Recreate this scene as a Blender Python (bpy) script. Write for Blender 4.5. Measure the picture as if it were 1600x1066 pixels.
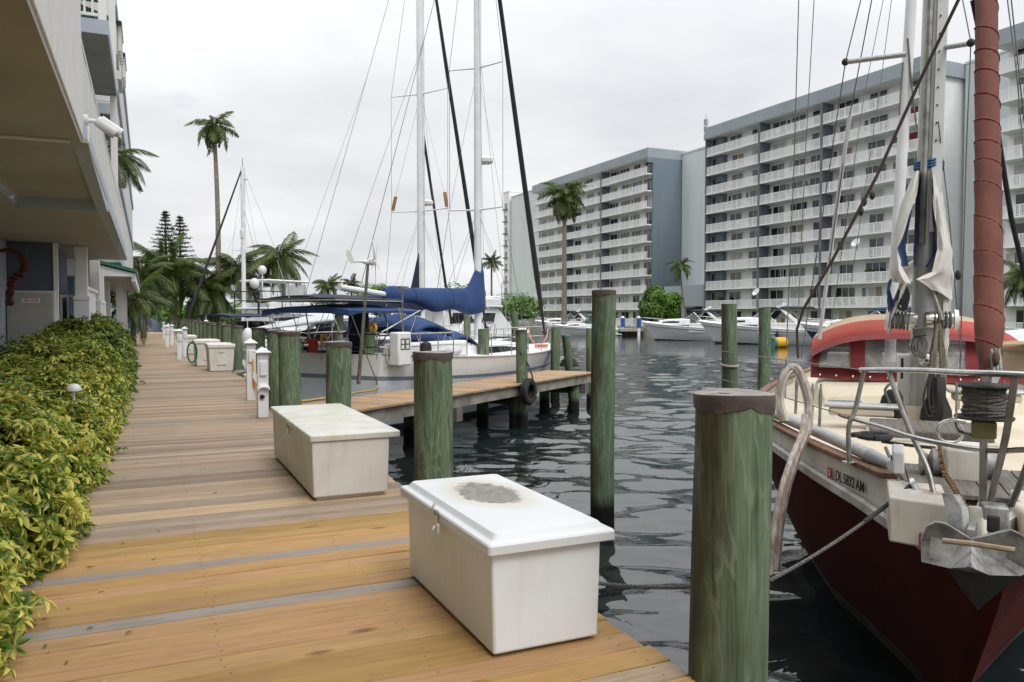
import bpy, math, random
import numpy as np
from mathutils import Vector, Matrix
from math import sin, cos, pi, radians, sqrt
random.seed(11)
sc = bpy.context.scene
COL = sc.collection
for _o in list(bpy.data.objects):
    bpy.data.objects.remove(_o)

# ------------------------------------------------------------------ camera
YAW, PITCH, FPX, EYE = radians(24.5), radians(1.88), 1250.0, 1.65
cd = bpy.data.cameras.new('camera')
cd.sensor_width = 36
cd.lens = FPX / 1600 * 36
cd.clip_start = 0.05
cd.clip_end = 3000
cam = bpy.data.objects.new('camera', cd)
cam.location = (0, 0, EYE)
cam.rotation_euler = (pi / 2 - PITCH, 0, -YAW)
COL.objects.link(cam)
sc.camera = cam

# ------------------------------------------------------------------ sky, sun, exposure
SUN_EL, SUN_AZ = radians(50), math.atan2(0.12, -1.0)     # azimuth from +Y towards +X: sun behind the camera
w = bpy.data.worlds.new('World')
sc.world = w
w.use_nodes = True
nt = w.node_tree
nt.nodes.clear()
def wn(t, **k):
    n = nt.nodes.new(t)
    for a, b in k.items(): setattr(n, a, b)
    return n
wout = wn('ShaderNodeOutputWorld')
wmix = wn('ShaderNodeMixShader')
bg1 = wn('ShaderNodeBackground'); bg1.inputs[1].default_value = 0.10
bg2 = wn('ShaderNodeBackground'); bg2.inputs[1].default_value = 1.0
sky = wn('ShaderNodeTexSky', sky_type='NISHITA', sun_disc=False, sun_elevation=SUN_EL, sun_rotation=SUN_AZ)
tc = wn('ShaderNodeTexCoord')
sep = wn('ShaderNodeSeparateXYZ')
nt.links.new(tc.outputs['Generated'], sep.inputs[0])
def wm(op, a, b=None, c=None, clamp=False):
    n = wn('ShaderNodeMath', operation=op, use_clamp=clamp)
    for i, v in enumerate((a, b, c)):
        if v is None: continue
        if isinstance(v, (int, float)): n.inputs[i].default_value = v
        else: nt.links.new(v, n.inputs[i])
    return n.outputs[0]
zc = wm('MAXIMUM', sep.outputs[2], 0.0)
den = wm('ADD', zc, 0.22)
cx = wm('DIVIDE', sep.outputs[0], den)
cy = wm('DIVIDE', sep.outputs[1], den)
comb = wn('ShaderNodeCombineXYZ')
nt.links.new(cx, comb.inputs[0]); nt.links.new(cy, comb.inputs[1])
n1 = wn('ShaderNodeTexNoise'); n1.inputs['Scale'].default_value = 0.95; n1.inputs['Detail'].default_value = 5; n1.inputs['Roughness'].default_value = 0.5
n2 = wn('ShaderNodeTexNoise'); n2.inputs['Scale'].default_value = 0.9; n2.inputs['Detail'].default_value = 6
mp2 = wn('ShaderNodeMapping'); mp2.inputs['Location'].default_value = (7.3, 2.1, 4)
nt.links.new(comb.outputs[0], n1.inputs['Vector'])
nt.links.new(comb.outputs[0], mp2.inputs[0]); nt.links.new(mp2.outputs[0], n2.inputs['Vector'])
# cloud brightness: an overcast sky brightens from the horizon to the zenith (CIE), broken by soft cloud lumps
grad = wm('MULTIPLY_ADD', wm('MULTIPLY', zc, zc), 1.70, 0.80)
lump = wn('ShaderNodeMapRange'); lump.inputs[1].default_value = 0.32; lump.inputs[2].default_value = 0.68; lump.inputs[3].default_value = 0.82; lump.inputs[4].default_value = 1.12
nt.links.new(n1.outputs['Fac'], lump.inputs[0])
lum = wm('MULTIPLY', grad, lump.outputs[0])
crgb = wn('ShaderNodeValToRGB')
crgb.color_ramp.elements[0].position = 0.34; crgb.color_ramp.elements[0].color = (0.93, 0.955, 1.0, 1)
crgb.color_ramp.elements[1].position = 0.62; crgb.color_ramp.elements[1].color = (0.985, 0.99, 1.0, 1)
nt.links.new(n1.outputs['Fac'], crgb.inputs[0])
vm = wn('ShaderNodeVectorMath', operation='SCALE')
nt.links.new(crgb.outputs[0], vm.inputs[0]); nt.links.new(lum, vm.inputs['Scale'])
nt.links.new(vm.outputs[0], bg2.inputs[0])
# gaps of blue between the clouds higher up
hgap = wn('ShaderNodeMapRange'); hgap.inputs[1].default_value = 0.42; hgap.inputs[2].default_value = 0.75; hgap.inputs[3].default_value = 0.0; hgap.inputs[4].default_value = 0.09
nt.links.new(zc, hgap.inputs[0])
thr = wm('ADD', n2.outputs['Fac'], hgap.outputs[0])
gap = wn('ShaderNodeMapRange'); gap.inputs[1].default_value = 0.62; gap.inputs[2].default_value = 0.72; gap.inputs[3].default_value = 1.0; gap.inputs[4].default_value = 0.12
nt.links.new(thr, gap.inputs[0])
nt.links.new(sky.outputs[0], bg1.inputs[0])
nt.links.new(gap.outputs[0], wmix.inputs[0]); nt.links.new(bg1.outputs[0], wmix.inputs[1]); nt.links.new(bg2.outputs[0], wmix.inputs[2])
nt.links.new(wmix.outputs[0], wout.inputs[0])
sl = bpy.data.lights.new('sun', 'SUN')
sl.energy = 1.5; sl.angle = radians(25); sl.color = (1.0, 0.965, 0.91)
sun = bpy.data.objects.new('sun', sl)
sdir = Vector((sin(SUN_AZ) * cos(SUN_EL), cos(SUN_AZ) * cos(SUN_EL), sin(SUN_EL)))
sun.rotation_euler = (-sdir).to_track_quat('-Z', 'Y').to_euler()
sun.location = sdir * 60
COL.objects.link(sun)
sc.view_settings.view_transform = 'Standard'
sc.view_settings.look = 'None'
sc.view_settings.gamma = 1
sc.view_settings.exposure = 0.12
sc.view_settings.use_curve_mapping = False
sc.cycles.max_bounces = 7
sc.cycles.transparent_max_bounces = 12
sc.cycles.caustics_reflective = False
sc.cycles.caustics_refractive = False
try: sc.cycles.use_denoising = True
except Exception: pass

# ------------------------------------------------------------------ calibration: photograph pixel (1600x1066) + real depth or plane -> point of the place
FW = Vector((sin(YAW) * cos(PITCH), cos(YAW) * cos(PITCH), -sin(PITCH)))
RT = Vector((cos(YAW), -sin(YAW), 0))
UP = RT.cross(FW)
CAM = Vector((0, 0, EYE))
def ray(px, py): return FW + RT * ((px - 800) / FPX) - UP * ((py - 533) / FPX)
def P(px, py, d): return CAM + ray(px, py) * d
def G(px, py, z=0.0):
    r = ray(px, py); return CAM + r * ((z - EYE) / r.z)
def XP(px, py, x):
    r = ray(px, py); return CAM + r * (x / r.x)
def depth(p): return (Vector(p) - CAM).dot(FW)
WATER = -1.15

# ------------------------------------------------------------------ mesh helpers
class MB:
    def __init__(s): s.v = []; s.f = []; s.mi = []; s.m = 0; s.tint = None
    def add(s, vs, fs):
        o = len(s.v); s.v += [tuple(v) for v in vs]
        for f in fs: s.f.append(tuple(i + o for i in f)); s.mi.append(s.m)
    def box(s, c, d, R=None):
        x, y, z = d[0] / 2, d[1] / 2, d[2] / 2
        vs = [Vector((a * x, b * y, e * z)) for a in (-1, 1) for b in (-1, 1) for e in (-1, 1)]
        if R is not None: vs = [R @ v for v in vs]
        c = Vector(c)
        s.add([v + c for v in vs], [(0, 1, 3, 2), (4, 6, 7, 5), (0, 4, 5, 1), (2, 3, 7, 6), (0, 2, 6, 4), (1, 5, 7, 3)])
    def b2(s, lo, hi):
        s.box([(a + b) / 2 for a, b in zip(lo, hi)], [b - a for a, b in zip(lo, hi)])
    def beam(s, a, b, wd, ht, up=(0, 0, 1)):
        a, b = Vector(a), Vector(b); d = b - a; L = d.length
        x = d.normalized(); y = Vector(up).cross(x)
        if y.length < 1e-4: y = Vector((0, 1, 0)).cross(x)
        y.normalize(); z = x.cross(y)
        s.box((a + b) / 2, (L, wd, ht), Matrix((x, y, z)).transposed())
    def tube(s, pts, r, n=8, cap=True):
        pts = [Vector(p) for p in pts]; k = len(pts)
        rs = [r] * k if isinstance(r, (int, float)) else list(r)
        ts = []
        for i in range(k):
            t = pts[min(i + 1, k - 1)] - pts[max(i - 1, 0)]
            ts.append(t.normalized() if t.length > 1e-9 else Vector((0, 0, 1)))
        nrm = ts[0].orthogonal().normalized()
        rings = []
        for i in range(k):
            nrm = (nrm - ts[i] * nrm.dot(ts[i]))
            nrm = nrm.normalized() if nrm.length > 1e-6 else ts[i].orthogonal().normalized()
            bi = ts[i].cross(nrm)
            rings.append([pts[i] + (nrm * cos(2 * pi * j / n) + bi * sin(2 * pi * j / n)) * rs[i] for j in range(n)])
        s.loft(rings, cap=cap)
    def loft(s, rings, closed=True, cap=True):
        n = len(rings[0]); vs = [p for r in rings for p in r]; fs = []
        for i in range(len(rings) - 1):
            for j in range(n if closed else n - 1):
                a = i * n + j; b = i * n + (j + 1) % n
                fs.append((a, b, b + n, a + n))
        if cap and closed:
            fs.append(tuple(range(n - 1, -1, -1))); o = (len(rings) - 1) * n
            fs.append(tuple(o + j for j in range(n)))
        s.add(vs, fs)
    def lathe(s, prof, n=16, c=(0, 0, 0), R=None):
        c = Vector(c); rings = []
        for (r, z) in prof:
            rr = [Vector((r * cos(2 * pi * j / n), r * sin(2 * pi * j / n), z)) for j in range(n)]
            if R is not None: rr = [R @ v for v in rr]
            rings.append([v + c for v in rr])
        s.loft(rings)
    def prism(s, poly, h0, h1, axis=2):
        k = len(poly)
        def mk(p, h):
            q = list(p); q.insert(axis, h); return q
        vs = [mk(p, h0) for p in poly] + [mk(p, h1) for p in poly]
        fs = [tuple(range(k - 1, -1, -1)), tuple(range(k, 2 * k))] + [(i, (i + 1) % k, (i + 1) % k + k, i + k) for i in range(k)]
        s.add(vs, fs)
    def ball(s, c, r, n=12, m=8, sq=(1, 1, 1)):
        c = Vector(c); rings = []
        for i in range(m + 1):
            a = -pi / 2 + pi * i / m; q = max(cos(a), 0.02)
            rings.append([c + Vector((r * sq[0] * q * cos(2 * pi * j / n), r * sq[1] * q * sin(2 * pi * j / n), r * sq[2] * sin(a))) for j in range(n)])
        s.loft(rings)
    def mesh(s, name, mat, ang=35):
        me = bpy.data.meshes.new(name)
        me.from_pydata(s.v, [], s.f)
        for m in (mat if isinstance(mat, (list, tuple)) else [mat]): me.materials.append(m)
        if len(me.materials) > 1: me.polygons.foreach_set('material_index', s.mi)
        if s.tint is not None:
            at = me.attributes.new('tint', 'FLOAT', 'POINT'); at.data.foreach_set('value', s.tint)
        me.validate(clean_customdata=False)
        if ang:
            me.shade_smooth()
            try: me.set_sharp_from_angle(angle=radians(ang))
            except Exception: pass
        me.update()
        return me
    def build(s, name, mat, parent=None, loc=(0, 0, 0), ang=35, bevel=0.0, seg=2):
        return inst(name, s.mesh(name, mat, ang), parent, loc, bevel, seg)
def inst(name, me, parent=None, loc=(0, 0, 0), bevel=0.0, seg=2, rot=None, scale=None):
    o = bpy.data.objects.new(name, me); COL.objects.link(o)
    o.parent = parent; o.location = loc
    if rot is not None: o.rotation_euler = rot
    if scale is not None: o.scale = scale
    if bevel:
        b = o.modifiers.new('edge', 'BEVEL'); b.width = bevel; b.segments = seg; b.limit_method = 'ANGLE'; b.angle_limit = radians(40)
    return o
def root(name, loc, label, cat, group=None, rz=0.0):
    o = bpy.data.objects.new(name, None); COL.objects.link(o)
    o.empty_display_size = 0.2; o.location = loc; o.rotation_euler = (0, 0, rz)
    return tag(o, label, cat, group)
def tag(o, label, cat, group=None):
    o['label'] = label; o['category'] = cat
    if group: o['group'] = group
    return o
def structure(o): o['kind'] = 'structure'; return o
def stuff(o): o['kind'] = 'stuff'; return o
def lerp(a, b, t): return a + (b - a) * t
def sag(a, b, drop, n=14):
    a, b = Vector(a), Vector(b)
    return [a.lerp(b, i / n) - Vector((0, 0, drop * 4 * (i / n) * (1 - i / n))) for i in range(n + 1)]
def smooth(pts, k=6):
    pts = [Vector(p) for p in pts]; out = []
    for i in range(len(pts) - 1):
        p0, p1, p2, p3 = pts[max(i - 1, 0)], pts[i], pts[i + 1], pts[min(i + 2, len(pts) - 1)]
        for j in range(k):
            t = j / k
            out.append(0.5 * ((2 * p1) + (p2 - p0) * t + (2 * p0 - 5 * p1 + 4 * p2 - p3) * t * t + (3 * p1 - p0 - 3 * p2 + p3) * t ** 3))
    out.append(pts[-1]); return out

# ------------------------------------------------------------------ materials
class NT:
    def __init__(s, name):
        s.mat = bpy.data.materials.new(name); s.mat.use_nodes = True
        s.t = s.mat.node_tree; s.b = s.t.nodes['Principled BSDF']; s.out = s.t.nodes['Material Output']
    def n(s, t, **k):
        n = s.t.nodes.new(t)
        for a, b in k.items(): setattr(n, a, b)
        return n
    def l(s, a, b): s.t.links.new(a, b)
    def val(s, sock, v):
        if hasattr(v, 'is_output') or hasattr(v, 'links'): s.l(v, sock)
        elif isinstance(v, (tuple, list)) and len(v) == 3 and len(sock.default_value) == 4: sock.default_value = (*v, 1)
        else: sock.default_value = v
    def coords(s, scale=(1, 1, 1), kind='Object', off=None):
        if kind == 'World': o = s.n('ShaderNodeNewGeometry').outputs['Position']
        else: o = s.n('ShaderNodeTexCoord').outputs[kind]
        m = s.n('ShaderNodeMapping'); m.inputs['Scale'].default_value = scale
        s.l(o, m.inputs[0])
        if off is not None: s.l(off, m.inputs['Location'])
        return m.outputs[0]
    def noise(s, vec, scale, detail=4, rough=0.5, dist=0.0):
        n = s.n('ShaderNodeTexNoise'); n.inputs['Scale'].default_value = scale; n.inputs['Detail'].default_value = detail
        n.inputs['Roughness'].default_value = rough; n.inputs['Distortion'].default_value = dist
        s.l(vec, n.inputs['Vector']); return n.outputs['Fac']
    def math(s, op, a, b=0.0, clamp=False):
        n = s.n('ShaderNodeMath', operation=op, use_clamp=clamp); s.val(n.inputs[0], a); s.val(n.inputs[1], b); return n.outputs[0]
    def rng(s, v, a, b, c=0.0, d=1.0):
        n = s.n('ShaderNodeMapRange'); s.l(v, n.inputs[0])
        for i, q in enumerate((a, b, c, d)): n.inputs[i + 1].default_value = q
        return n.outputs[0]
    def ramp(s, v, stops):
        n = s.n('ShaderNodeValToRGB'); s.l(v, n.inputs[0]); e = n.color_ramp.elements
        while len(e) < len(stops): e.new(0.5)
        for i, (p, c) in enumerate(stops): e[i].position = p; e[i].color = (*c, 1)
        return n.outputs[0]
    def mix(s, f, a, b, mode='MIX'):
        n = s.n('ShaderNodeMix', data_type='RGBA', blend_type=mode); s.val(n.inputs[0], f); s.val(n.inputs[6], a); s.val(n.inputs[7], b); return n.outputs[2]
    def bump(s, h, strength=0.3, dist=0.01, normal=None):
        n = s.n('ShaderNodeBump'); n.inputs['Strength'].default_value = strength; n.inputs['Distance'].default_value = dist
        s.l(h, n.inputs['Height'])
        if normal is not None: s.l(normal, n.inputs['Normal'])
        s.l(n.outputs[0], s.b.inputs['Normal']); return n.outputs[0]
    def set(s, **k):
        for a, v in k.items(): s.val(s.b.inputs[{'color': 'Base Color', 'rough': 'Roughness', 'metal': 'Metallic', 'spec': 'Specular IOR Level', 'ior': 'IOR'}[a]], v)
def M(name, c1, c2=None, rough=0.5, metal=0.0, scale=3.0, detail=5, bump=0.0, bscale=60.0, stretch=(1, 1, 1), lo=0.35, hi=0.65, kind='Object', spec=0.5, rvar=0.0):
    m = NT(name); vec = m.coords(stretch, kind)
    c2 = c2 or tuple(x * 0.8 for x in c1)
    f = m.noise(vec, scale, detail, 0.6)
    m.set(color=m.ramp(f, [(lo, c1), (hi, c2)]), rough=rough, metal=metal, spec=spec)
    if rvar: m.set(rough=m.rng(f, 0.3, 0.7, rough - rvar, rough + rvar))
    if bump: m.bump(m.noise(vec, bscale, 3), bump, 0.01)
    return m.mat

def wood_plank(name, from_obj=True):
    m = NT(name); oi = m.n('ShaderNodeObjectInfo')
    if from_obj:
        k = m.math('MULTIPLY', oi.outputs['Random'], 137.0); base = oi.outputs['Color']
        off = m.n('ShaderNodeCombineXYZ'); m.l(k, off.inputs[0]); m.l(k, off.inputs[1]); off = off.outputs[0]
        kind = 'Object'
    else:
        g = m.n('ShaderNodeNewGeometry'); sp = m.n('ShaderNodeSeparateXYZ'); m.l(g.outputs['Position'], sp.inputs[0])
        fl = m.math('FLOOR', m.math('DIVIDE', sp.outputs[1], 0.15))
        wnz = m.n('ShaderNodeTexWhiteNoise', noise_dimensions='1D'); m.l(fl, wnz.inputs['W'])
        base = m.ramp(wnz.outputs['Value'], [(0.0, (0.30, 0.21, 0.135)), (0.5, (0.42, 0.31, 0.21)), (1.0, (0.52, 0.41, 0.30))]); off = None; kind = 'World'
    v = m.coords((0.55, 13, 13), kind, off)
    gr = m.noise(v, 2.2, 8, 0.66, 0.9)
    fine = m.noise(m.coords((1.6, 150, 80), kind, off), 2.0, 3, 0.6, 0.3)
    col = m.mix(m.rng(gr, 0.34, 0.66, 0.0, 1.0), m.mix(1.0, base, (0.80, 0.765, 0.73), 'MULTIPLY'), m.mix(1.0, base, (1.07, 1.06, 1.05), 'MULTIPLY'))
    col = m.mix(m.rng(fine, 0.58, 0.72, 0.0, 0.30), col, m.mix(1.0, base, (0.55, 0.47, 0.41), 'MULTIPLY'))
    blot = m.noise(m.coords((1.3, 3.0, 1), kind, off), 1.6, 6, 0.65)
    col = m.mix(m.rng(blot, 0.48, 0.70, 0.0, 0.6), col, m.mix(1.0, col, (0.70, 0.71, 0.73), 'MULTIPLY'))
    spl = m.noise(m.coords((0.8, 60, 1), kind, off), 1.2, 2, 0.5); col = m.mix(m.rng(spl, 0.73, 0.77, 0.0, 0.7), col, (0.05, 0.03, 0.02))
    vo = m.n('ShaderNodeTexVoronoi'); vo.inputs['Scale'].default_value = 1.0; m.l(m.coords((1.6, 5.0, 0.01), kind, off), vo.inputs['Vector'])
    kn = m.rng(vo.outputs['Distance'], 0.05, 0.15, 1.0, 0.0)
    sel = m.n('ShaderNodeSeparateColor'); m.l(vo.outputs['Color'], sel.inputs[0])
    kn = m.math('MULTIPLY', kn, m.math('GREATER_THAN', sel.outputs[0], 0.48))
    col = m.mix(m.math('MULTIPLY', kn, 0.75), col, (0.10, 0.045, 0.02))
    m.set(color=col, rough=0.72, spec=0.3)
    m.bump(m.math('ADD', gr, m.math('MULTIPLY', fine, 0.6)), 0.35, 0.004)
    return m.mat
PLANK = wood_plank('deck_wood'); PLANK_FAR = wood_plank('deck_wood_far', False)

def pile_wood(name):
    m = NT(name); oi = m.n('ShaderNodeObjectInfo')
    k = m.math('MULTIPLY', oi.outputs['Random'], 60.0); off = m.n('ShaderNodeCombineXYZ'); m.l(k, off.inputs[0]); m.l(k, off.inputs[2])
    v = m.coords((9, 9, 1.0), 'Object', off.outputs[0])
    a = m.noise(v, 1.1, 8, 0.68, 1.6); b = m.noise(m.coords((1, 1, 0.4), 'Object', off.outputs[0]), 3.2, 3, 0.5)
    c = m.noise(m.coords((34, 34, 0.7), 'Object', off.outputs[0]), 1.0, 5, 0.62, 0.3)
    d = m.noise(m.coords((4.5, 4.5, 0.75), 'Object', off.outputs[0]), 1.0, 3, 0.55, 0.9)
    ringw = m.math('ABSOLUTE', m.math('SUBTRACT', m.math('FRACT', m.math('MULTIPLY', d, 9.0)), 0.5))
    line = m.rng(ringw, 0.03, 0.16, 1.0, 0.0)
    col = m.ramp(a, [(0.28, (0.045, 0.062, 0.034)), (0.45, (0.095, 0.140, 0.082)), (0.60, (0.135, 0.190, 0.118)), (0.75, (0.20, 0.235, 0.15))])
    col = m.mix(m.math('MULTIPLY', line, m.rng(b, 0.3, 0.6, 0.15, 0.6)), col, (0.25, 0.275, 0.18))
    brown = m.ramp(a, [(0.3, (0.022, 0.018, 0.010)), (0.55, (0.066, 0.056, 0.032)), (0.75, (0.125, 0.115, 0.07))])
    # browner towards the land side of each pile, greener towards the water
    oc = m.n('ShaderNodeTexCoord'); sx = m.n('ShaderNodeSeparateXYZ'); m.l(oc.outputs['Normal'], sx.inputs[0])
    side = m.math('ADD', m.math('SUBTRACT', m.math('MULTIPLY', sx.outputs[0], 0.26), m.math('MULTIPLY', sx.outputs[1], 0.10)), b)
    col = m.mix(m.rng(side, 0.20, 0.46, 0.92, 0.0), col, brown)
    col = m.mix(m.rng(c, 0.61, 0.68, 0.0, 0.75), col, (0.016, 0.016, 0.010))
    g = m.n('ShaderNodeNewGeometry'); sp = m.n('ShaderNodeSeparateXYZ'); m.l(g.outputs['Position'], sp.inputs[0])
    zz = m.math('ADD', sp.outputs[2], m.math('MULTIPLY', a, 0.25))
    wet = m.rng(zz, WATER + 0.42, WATER + 0.62, 1.0, 0.0)
    col = m.mix(wet, col, (0.006, 0.007, 0.006))
    m.set(color=col, rough=0.8, spec=0.25)
    m.bump(m.math('SUBTRACT', m.math('ADD', a, m.math('MULTIPLY', line, 0.2)), m.math('MULTIPLY', c, 1.3)), 0.6, 0.010)
    return m.mat
PILE = pile_wood('treated_pile')
def gel(name, c, dirt, amount=0.35, rough=0.28, rz=0.0):
    m = NT(name); v = m.coords((1, 1, 1), 'Object'); f = m.noise(v, 2.0, 7, 0.65); s2 = m.noise(m.coords((7, 7, 0.7)), 1.6, 6, 0.65)
    col = m.mix(m.rng(f, 0.42, 0.75, 0.0, amount), c, dirt)
    col = m.mix(m.rng(s2, 0.52, 0.8, 0.0, amount), col, dirt)
    m.set(color=col, rough=m.rng(f, 0.3, 0.7, rough, rough + 0.2), spec=0.5)
    m.bump(m.noise(v, 14, 3), 0.08, 0.01)
    return m.mat
WHITE_GEL = gel('white_gelcoat', (0.77, 0.79, 0.80), (0.52, 0.49, 0.43))
BOX_GEL = gel('dock_box_gelcoat', (0.72, 0.755, 0.785), (0.56, 0.54, 0.50), 0.35, 0.32)
BOX_OLD = gel('old_dock_box_gelcoat', (0.66, 0.64, 0.60), (0.50, 0.45, 0.37), 0.6, 0.4)
def lid_mat(name, stain, c, d):
    m = NT(name); v = m.coords((1, 1, 1), 'Object'); f = m.noise(v, 3.5, 8, 0.7); g = m.noise(v, 22, 6, 0.7)
    if stain:
        cx, cy, rx, ry = stain
        sp = m.n('ShaderNodeSeparateXYZ'); m.l(v, sp.inputs[0])
        ax = m.math('DIVIDE', m.math('SUBTRACT', sp.outputs[0], cx), rx); ay = m.math('DIVIDE', m.math('SUBTRACT', sp.outputs[1], cy), ry)
        dd = m.math('ADD', m.math('MULTIPLY', ax, ax), m.math('MULTIPLY', ay, ay))
        dd = m.math('ADD', dd, m.math('MULTIPLY', m.math('SUBTRACT', f, 0.5), 1.1))
        dd = m.math('ADD', dd, m.math('MULTIPLY', m.math('SUBTRACT', g, 0.5), 1.5))
        col = m.mix(m.rng(dd, 1.1, 2.6, 0.55, 0.0), c, (0.50, 0.44, 0.30))
        col = m.mix(m.rng(dd, 0.75, 1.05, 1.0, 0.0), col, m.ramp(g, [(0.3, (0.10, 0.085, 0.07)), (0.7, (0.30, 0.27, 0.24))]))
    else:
        col = m.mix(m.rng(f, 0.36, 0.62, 0.0, 1.0), c, d)
        col = m.mix(m.rng(g, 0.5, 0.8, 0.0, 0.35), col, (0.40, 0.38, 0.26))
    m.set(color=col, rough=m.rng(f, 0.3, 0.7, 0.28, 0.55)); m.bump(g, 0.12, 0.004)
    return m.mat
CAPM = M('pile_cap_tar', (0.105, 0.072, 0.062), (0.045, 0.032, 0.030), rough=0.75, scale=6, bump=0.5, bscale=25)
CAPTOP = M('pile_cap_top', (0.33, 0.31, 0.30), (0.17, 0.145, 0.14), rough=0.8, scale=7, bump=0.4, bscale=30)
STEEL = M('stainless_steel', (0.62, 0.62, 0.60), (0.45, 0.44, 0.41), rough=0.24, metal=1.0, scale=8, rvar=0.1)
DULLSTEEL = M('dull_steel', (0.36, 0.36, 0.34), (0.20, 0.19, 0.17), rough=0.42, metal=0.85, scale=9, bump=0.15)
GALV = M('galvanised_steel', (0.40, 0.40, 0.39), (0.15, 0.145, 0.14), rough=0.62, metal=0.35, scale=9, detail=8, bump=0.3, lo=0.38, hi=0.62)
ALU = M('mast_aluminium', (0.50, 0.51, 0.51), (0.38, 0.38, 0.37), rough=0.45, metal=0.35, scale=4, stretch=(6, 6, 0.5))
ALUW = M('white_mast_paint', (0.70, 0.72, 0.74), (0.60, 0.61, 0.62), rough=0.35, scale=2)
def hull_red():
    m = NT('dark_red_hull_paint'); v = m.coords((1, 1, 1)); f = m.noise(v, 1.4, 6, .6); s = m.noise(m.coords((1.2, 1.2, 5)), 3.0, 8, .7, .8); d = m.noise(m.coords((5, 5, .6)), 2.0, 5, .6)
    col = m.ramp(f, [(.35, (.090, .015, .011)), (.65, (.058, .011, .009))]); col = m.mix(m.rng(d, .52, .75, 0, .5), col, (.035, .012, .012))
    col = m.mix(m.rng(s, .66, .72, 0, .55), col, (.24, .10, .085)); m.set(color=col, rough=.75, spec=.1); m.bump(f, .05, .01); return m.mat
HULLRED = hull_red()
REDCHIP = M('chipped_red_paint', (0.26, 0.05, 0.045), (0.40, 0.30, 0.27), rough=0.6, scale=12, detail=7, lo=0.5, hi=0.62, bump=0.3)
CREAM = gel('cream_deck', (0.62, 0.55, 0.42), (0.46, 0.39, 0.28), 0.5, 0.5)
DIRTYWHITE = gel('dirty_white_bulwark', (0.62, 0.60, 0.54), (0.38, 0.33, 0.26), 0.7, 0.4)
TEAK = M('weathered_teak', (0.20, 0.10, 0.055), (0.11, 0.055, 0.03), rough=0.6, scale=4, stretch=(1, 9, 9), bump=0.3, bscale=20)
GREYTEAK = M('grey_teak', (0.17, 0.15, 0.135), (0.09, 0.075, 0.065), rough=0.8, scale=4, stretch=(1, 12, 12), bump=0.3, bscale=20)
BOWWOOD = M('laminated_wood', (0.52, 0.48, 0.44), (0.25, 0.17, 0.12), rough=0.55, scale=5, stretch=(5, 5, 1.5))
CANRED = M('red_canvas', (0.37, 0.066, 0.046), (0.30, 0.050, 0.038), rough=0.85, scale=3, bump=0.15, bscale=120)
CANDRED = M('dark_red_canvas', (0.21, 0.022, 0.022), (0.13, 0.015, 0.016), rough=0.85, scale=4, bump=0.2, bscale=40)
CANBROWN = M('faded_rust_canvas', (0.185, 0.068, 0.050), (0.115, 0.043, 0.033), rough=0.9, scale=3, bump=0.25, bscale=30, detail=7)
CANOLIVE = M('mildewed_canvas', (0.15, 0.09, 0.05), (0.10, 0.075, 0.04), rough=0.9, scale=6, bump=0.25, bscale=30)
CANBLUE = M('blue_canvas', (0.016, 0.052, 0.160), (0.010, 0.036, 0.115), rough=0.85, scale=2.5, bump=0.35, bscale=7)
CANNAVY = M('navy_canvas', (0.012, 0.016, 0.045), (0.008, 0.011, 0.03), rough=0.85, scale=3, bump=0.3, bscale=9)
CANWHITE = M('white_canvas', (0.64, 0.625, 0.60), (0.50, 0.47, 0.43), rough=0.9, scale=3, detail=7, bump=0.4, bscale=9)
CANPALE = M('pale_grey_canvas', (0.55, 0.57, 0.59), (0.46, 0.48, 0.50), rough=0.9, scale=2)
CANTAN = M('tan_canvas', (0.42, 0.33, 0.22), (0.33, 0.25, 0.16), rough=0.9, scale=3, bump=0.3, bscale=12)
BLACK = M('black_rubber', (0.018, 0.018, 0.018), (0.010, 0.010, 0.010), rough=0.7, scale=8, bump=0.3)
BLACKCLOTH = M('black_furled_cloth', (0.012, 0.012, 0.014), (0.020, 0.020, 0.022), rough=0.85, scale=6, bump=0.3)
ROPEG = M('grey_rope', (0.17, 0.165, 0.15), (0.07, 0.07, 0.063), rough=0.9, scale=1, stretch=(90, 90, 90), bump=0.6, bscale=2)
ROPEB = M('black_rope', (0.02, 0.02, 0.02), (0.035, 0.035, 0.032), rough=0.9, scale=30)
ROPEW = M('off_white_rope', (0.50, 0.47, 0.40), (0.30, 0.27, 0.22), rough=0.9, scale=40, bump=0.4)
ROPEY = M('yellow_rope', (0.50, 0.32, 0.07), (0.36, 0.22, 0.05), rough=0.8, scale=30)
WIRE = M('rigging_wire', (0.20, 0.20, 0.20), (0.12, 0.12, 0.12), rough=0.45, metal=0.5)
RUST = M('rusty_chain', (0.22, 0.11, 0.045), (0.09, 0.04, 0.018), rough=0.85, scale=20, bump=0.3)
ORANGE = M('orange_plastic', (0.62, 0.16, 0.03), rough=0.5)
YELLOW = M('yellow_plastic', (0.70, 0.38, 0.02), (0.60, 0.30, 0.02), rough=0.5)
RED = M('red_plastic', (0.40, 0.02, 0.02), rough=0.4)
GREENHOSE = M('green_hose', (0.015, 0.16, 0.075), rough=0.4)
TEAL = M('teal_paint', (0.05, 0.22, 0.17), (0.03, 0.14, 0.10), rough=0.6)
BLUEP = M('blue_plastic', (0.02, 0.09, 0.35), rough=0.45)
WPLASTIC = M('white_plastic', (0.72, 0.73, 0.74), (0.62, 0.62, 0.62), rough=0.4, scale=3)
GPLASTIC = M('grey_plastic', (0.34, 0.35, 0.36), rough=0.5)
def glass_dark(name, c, r=0.06):
    m = NT(name); m.set(color=m.ramp(m.noise(m.coords((1, 1, 1)), 1.3, 2), [(0.4, c), (0.6, tuple(x * 2.2 for x in c))]), rough=r, spec=0.6); return m.mat
GLASS = glass_dark('dark_glass', (0.012, 0.014, 0.016)); TINT = glass_dark('tinted_windshield', (0.02, 0.035, 0.035))
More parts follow.
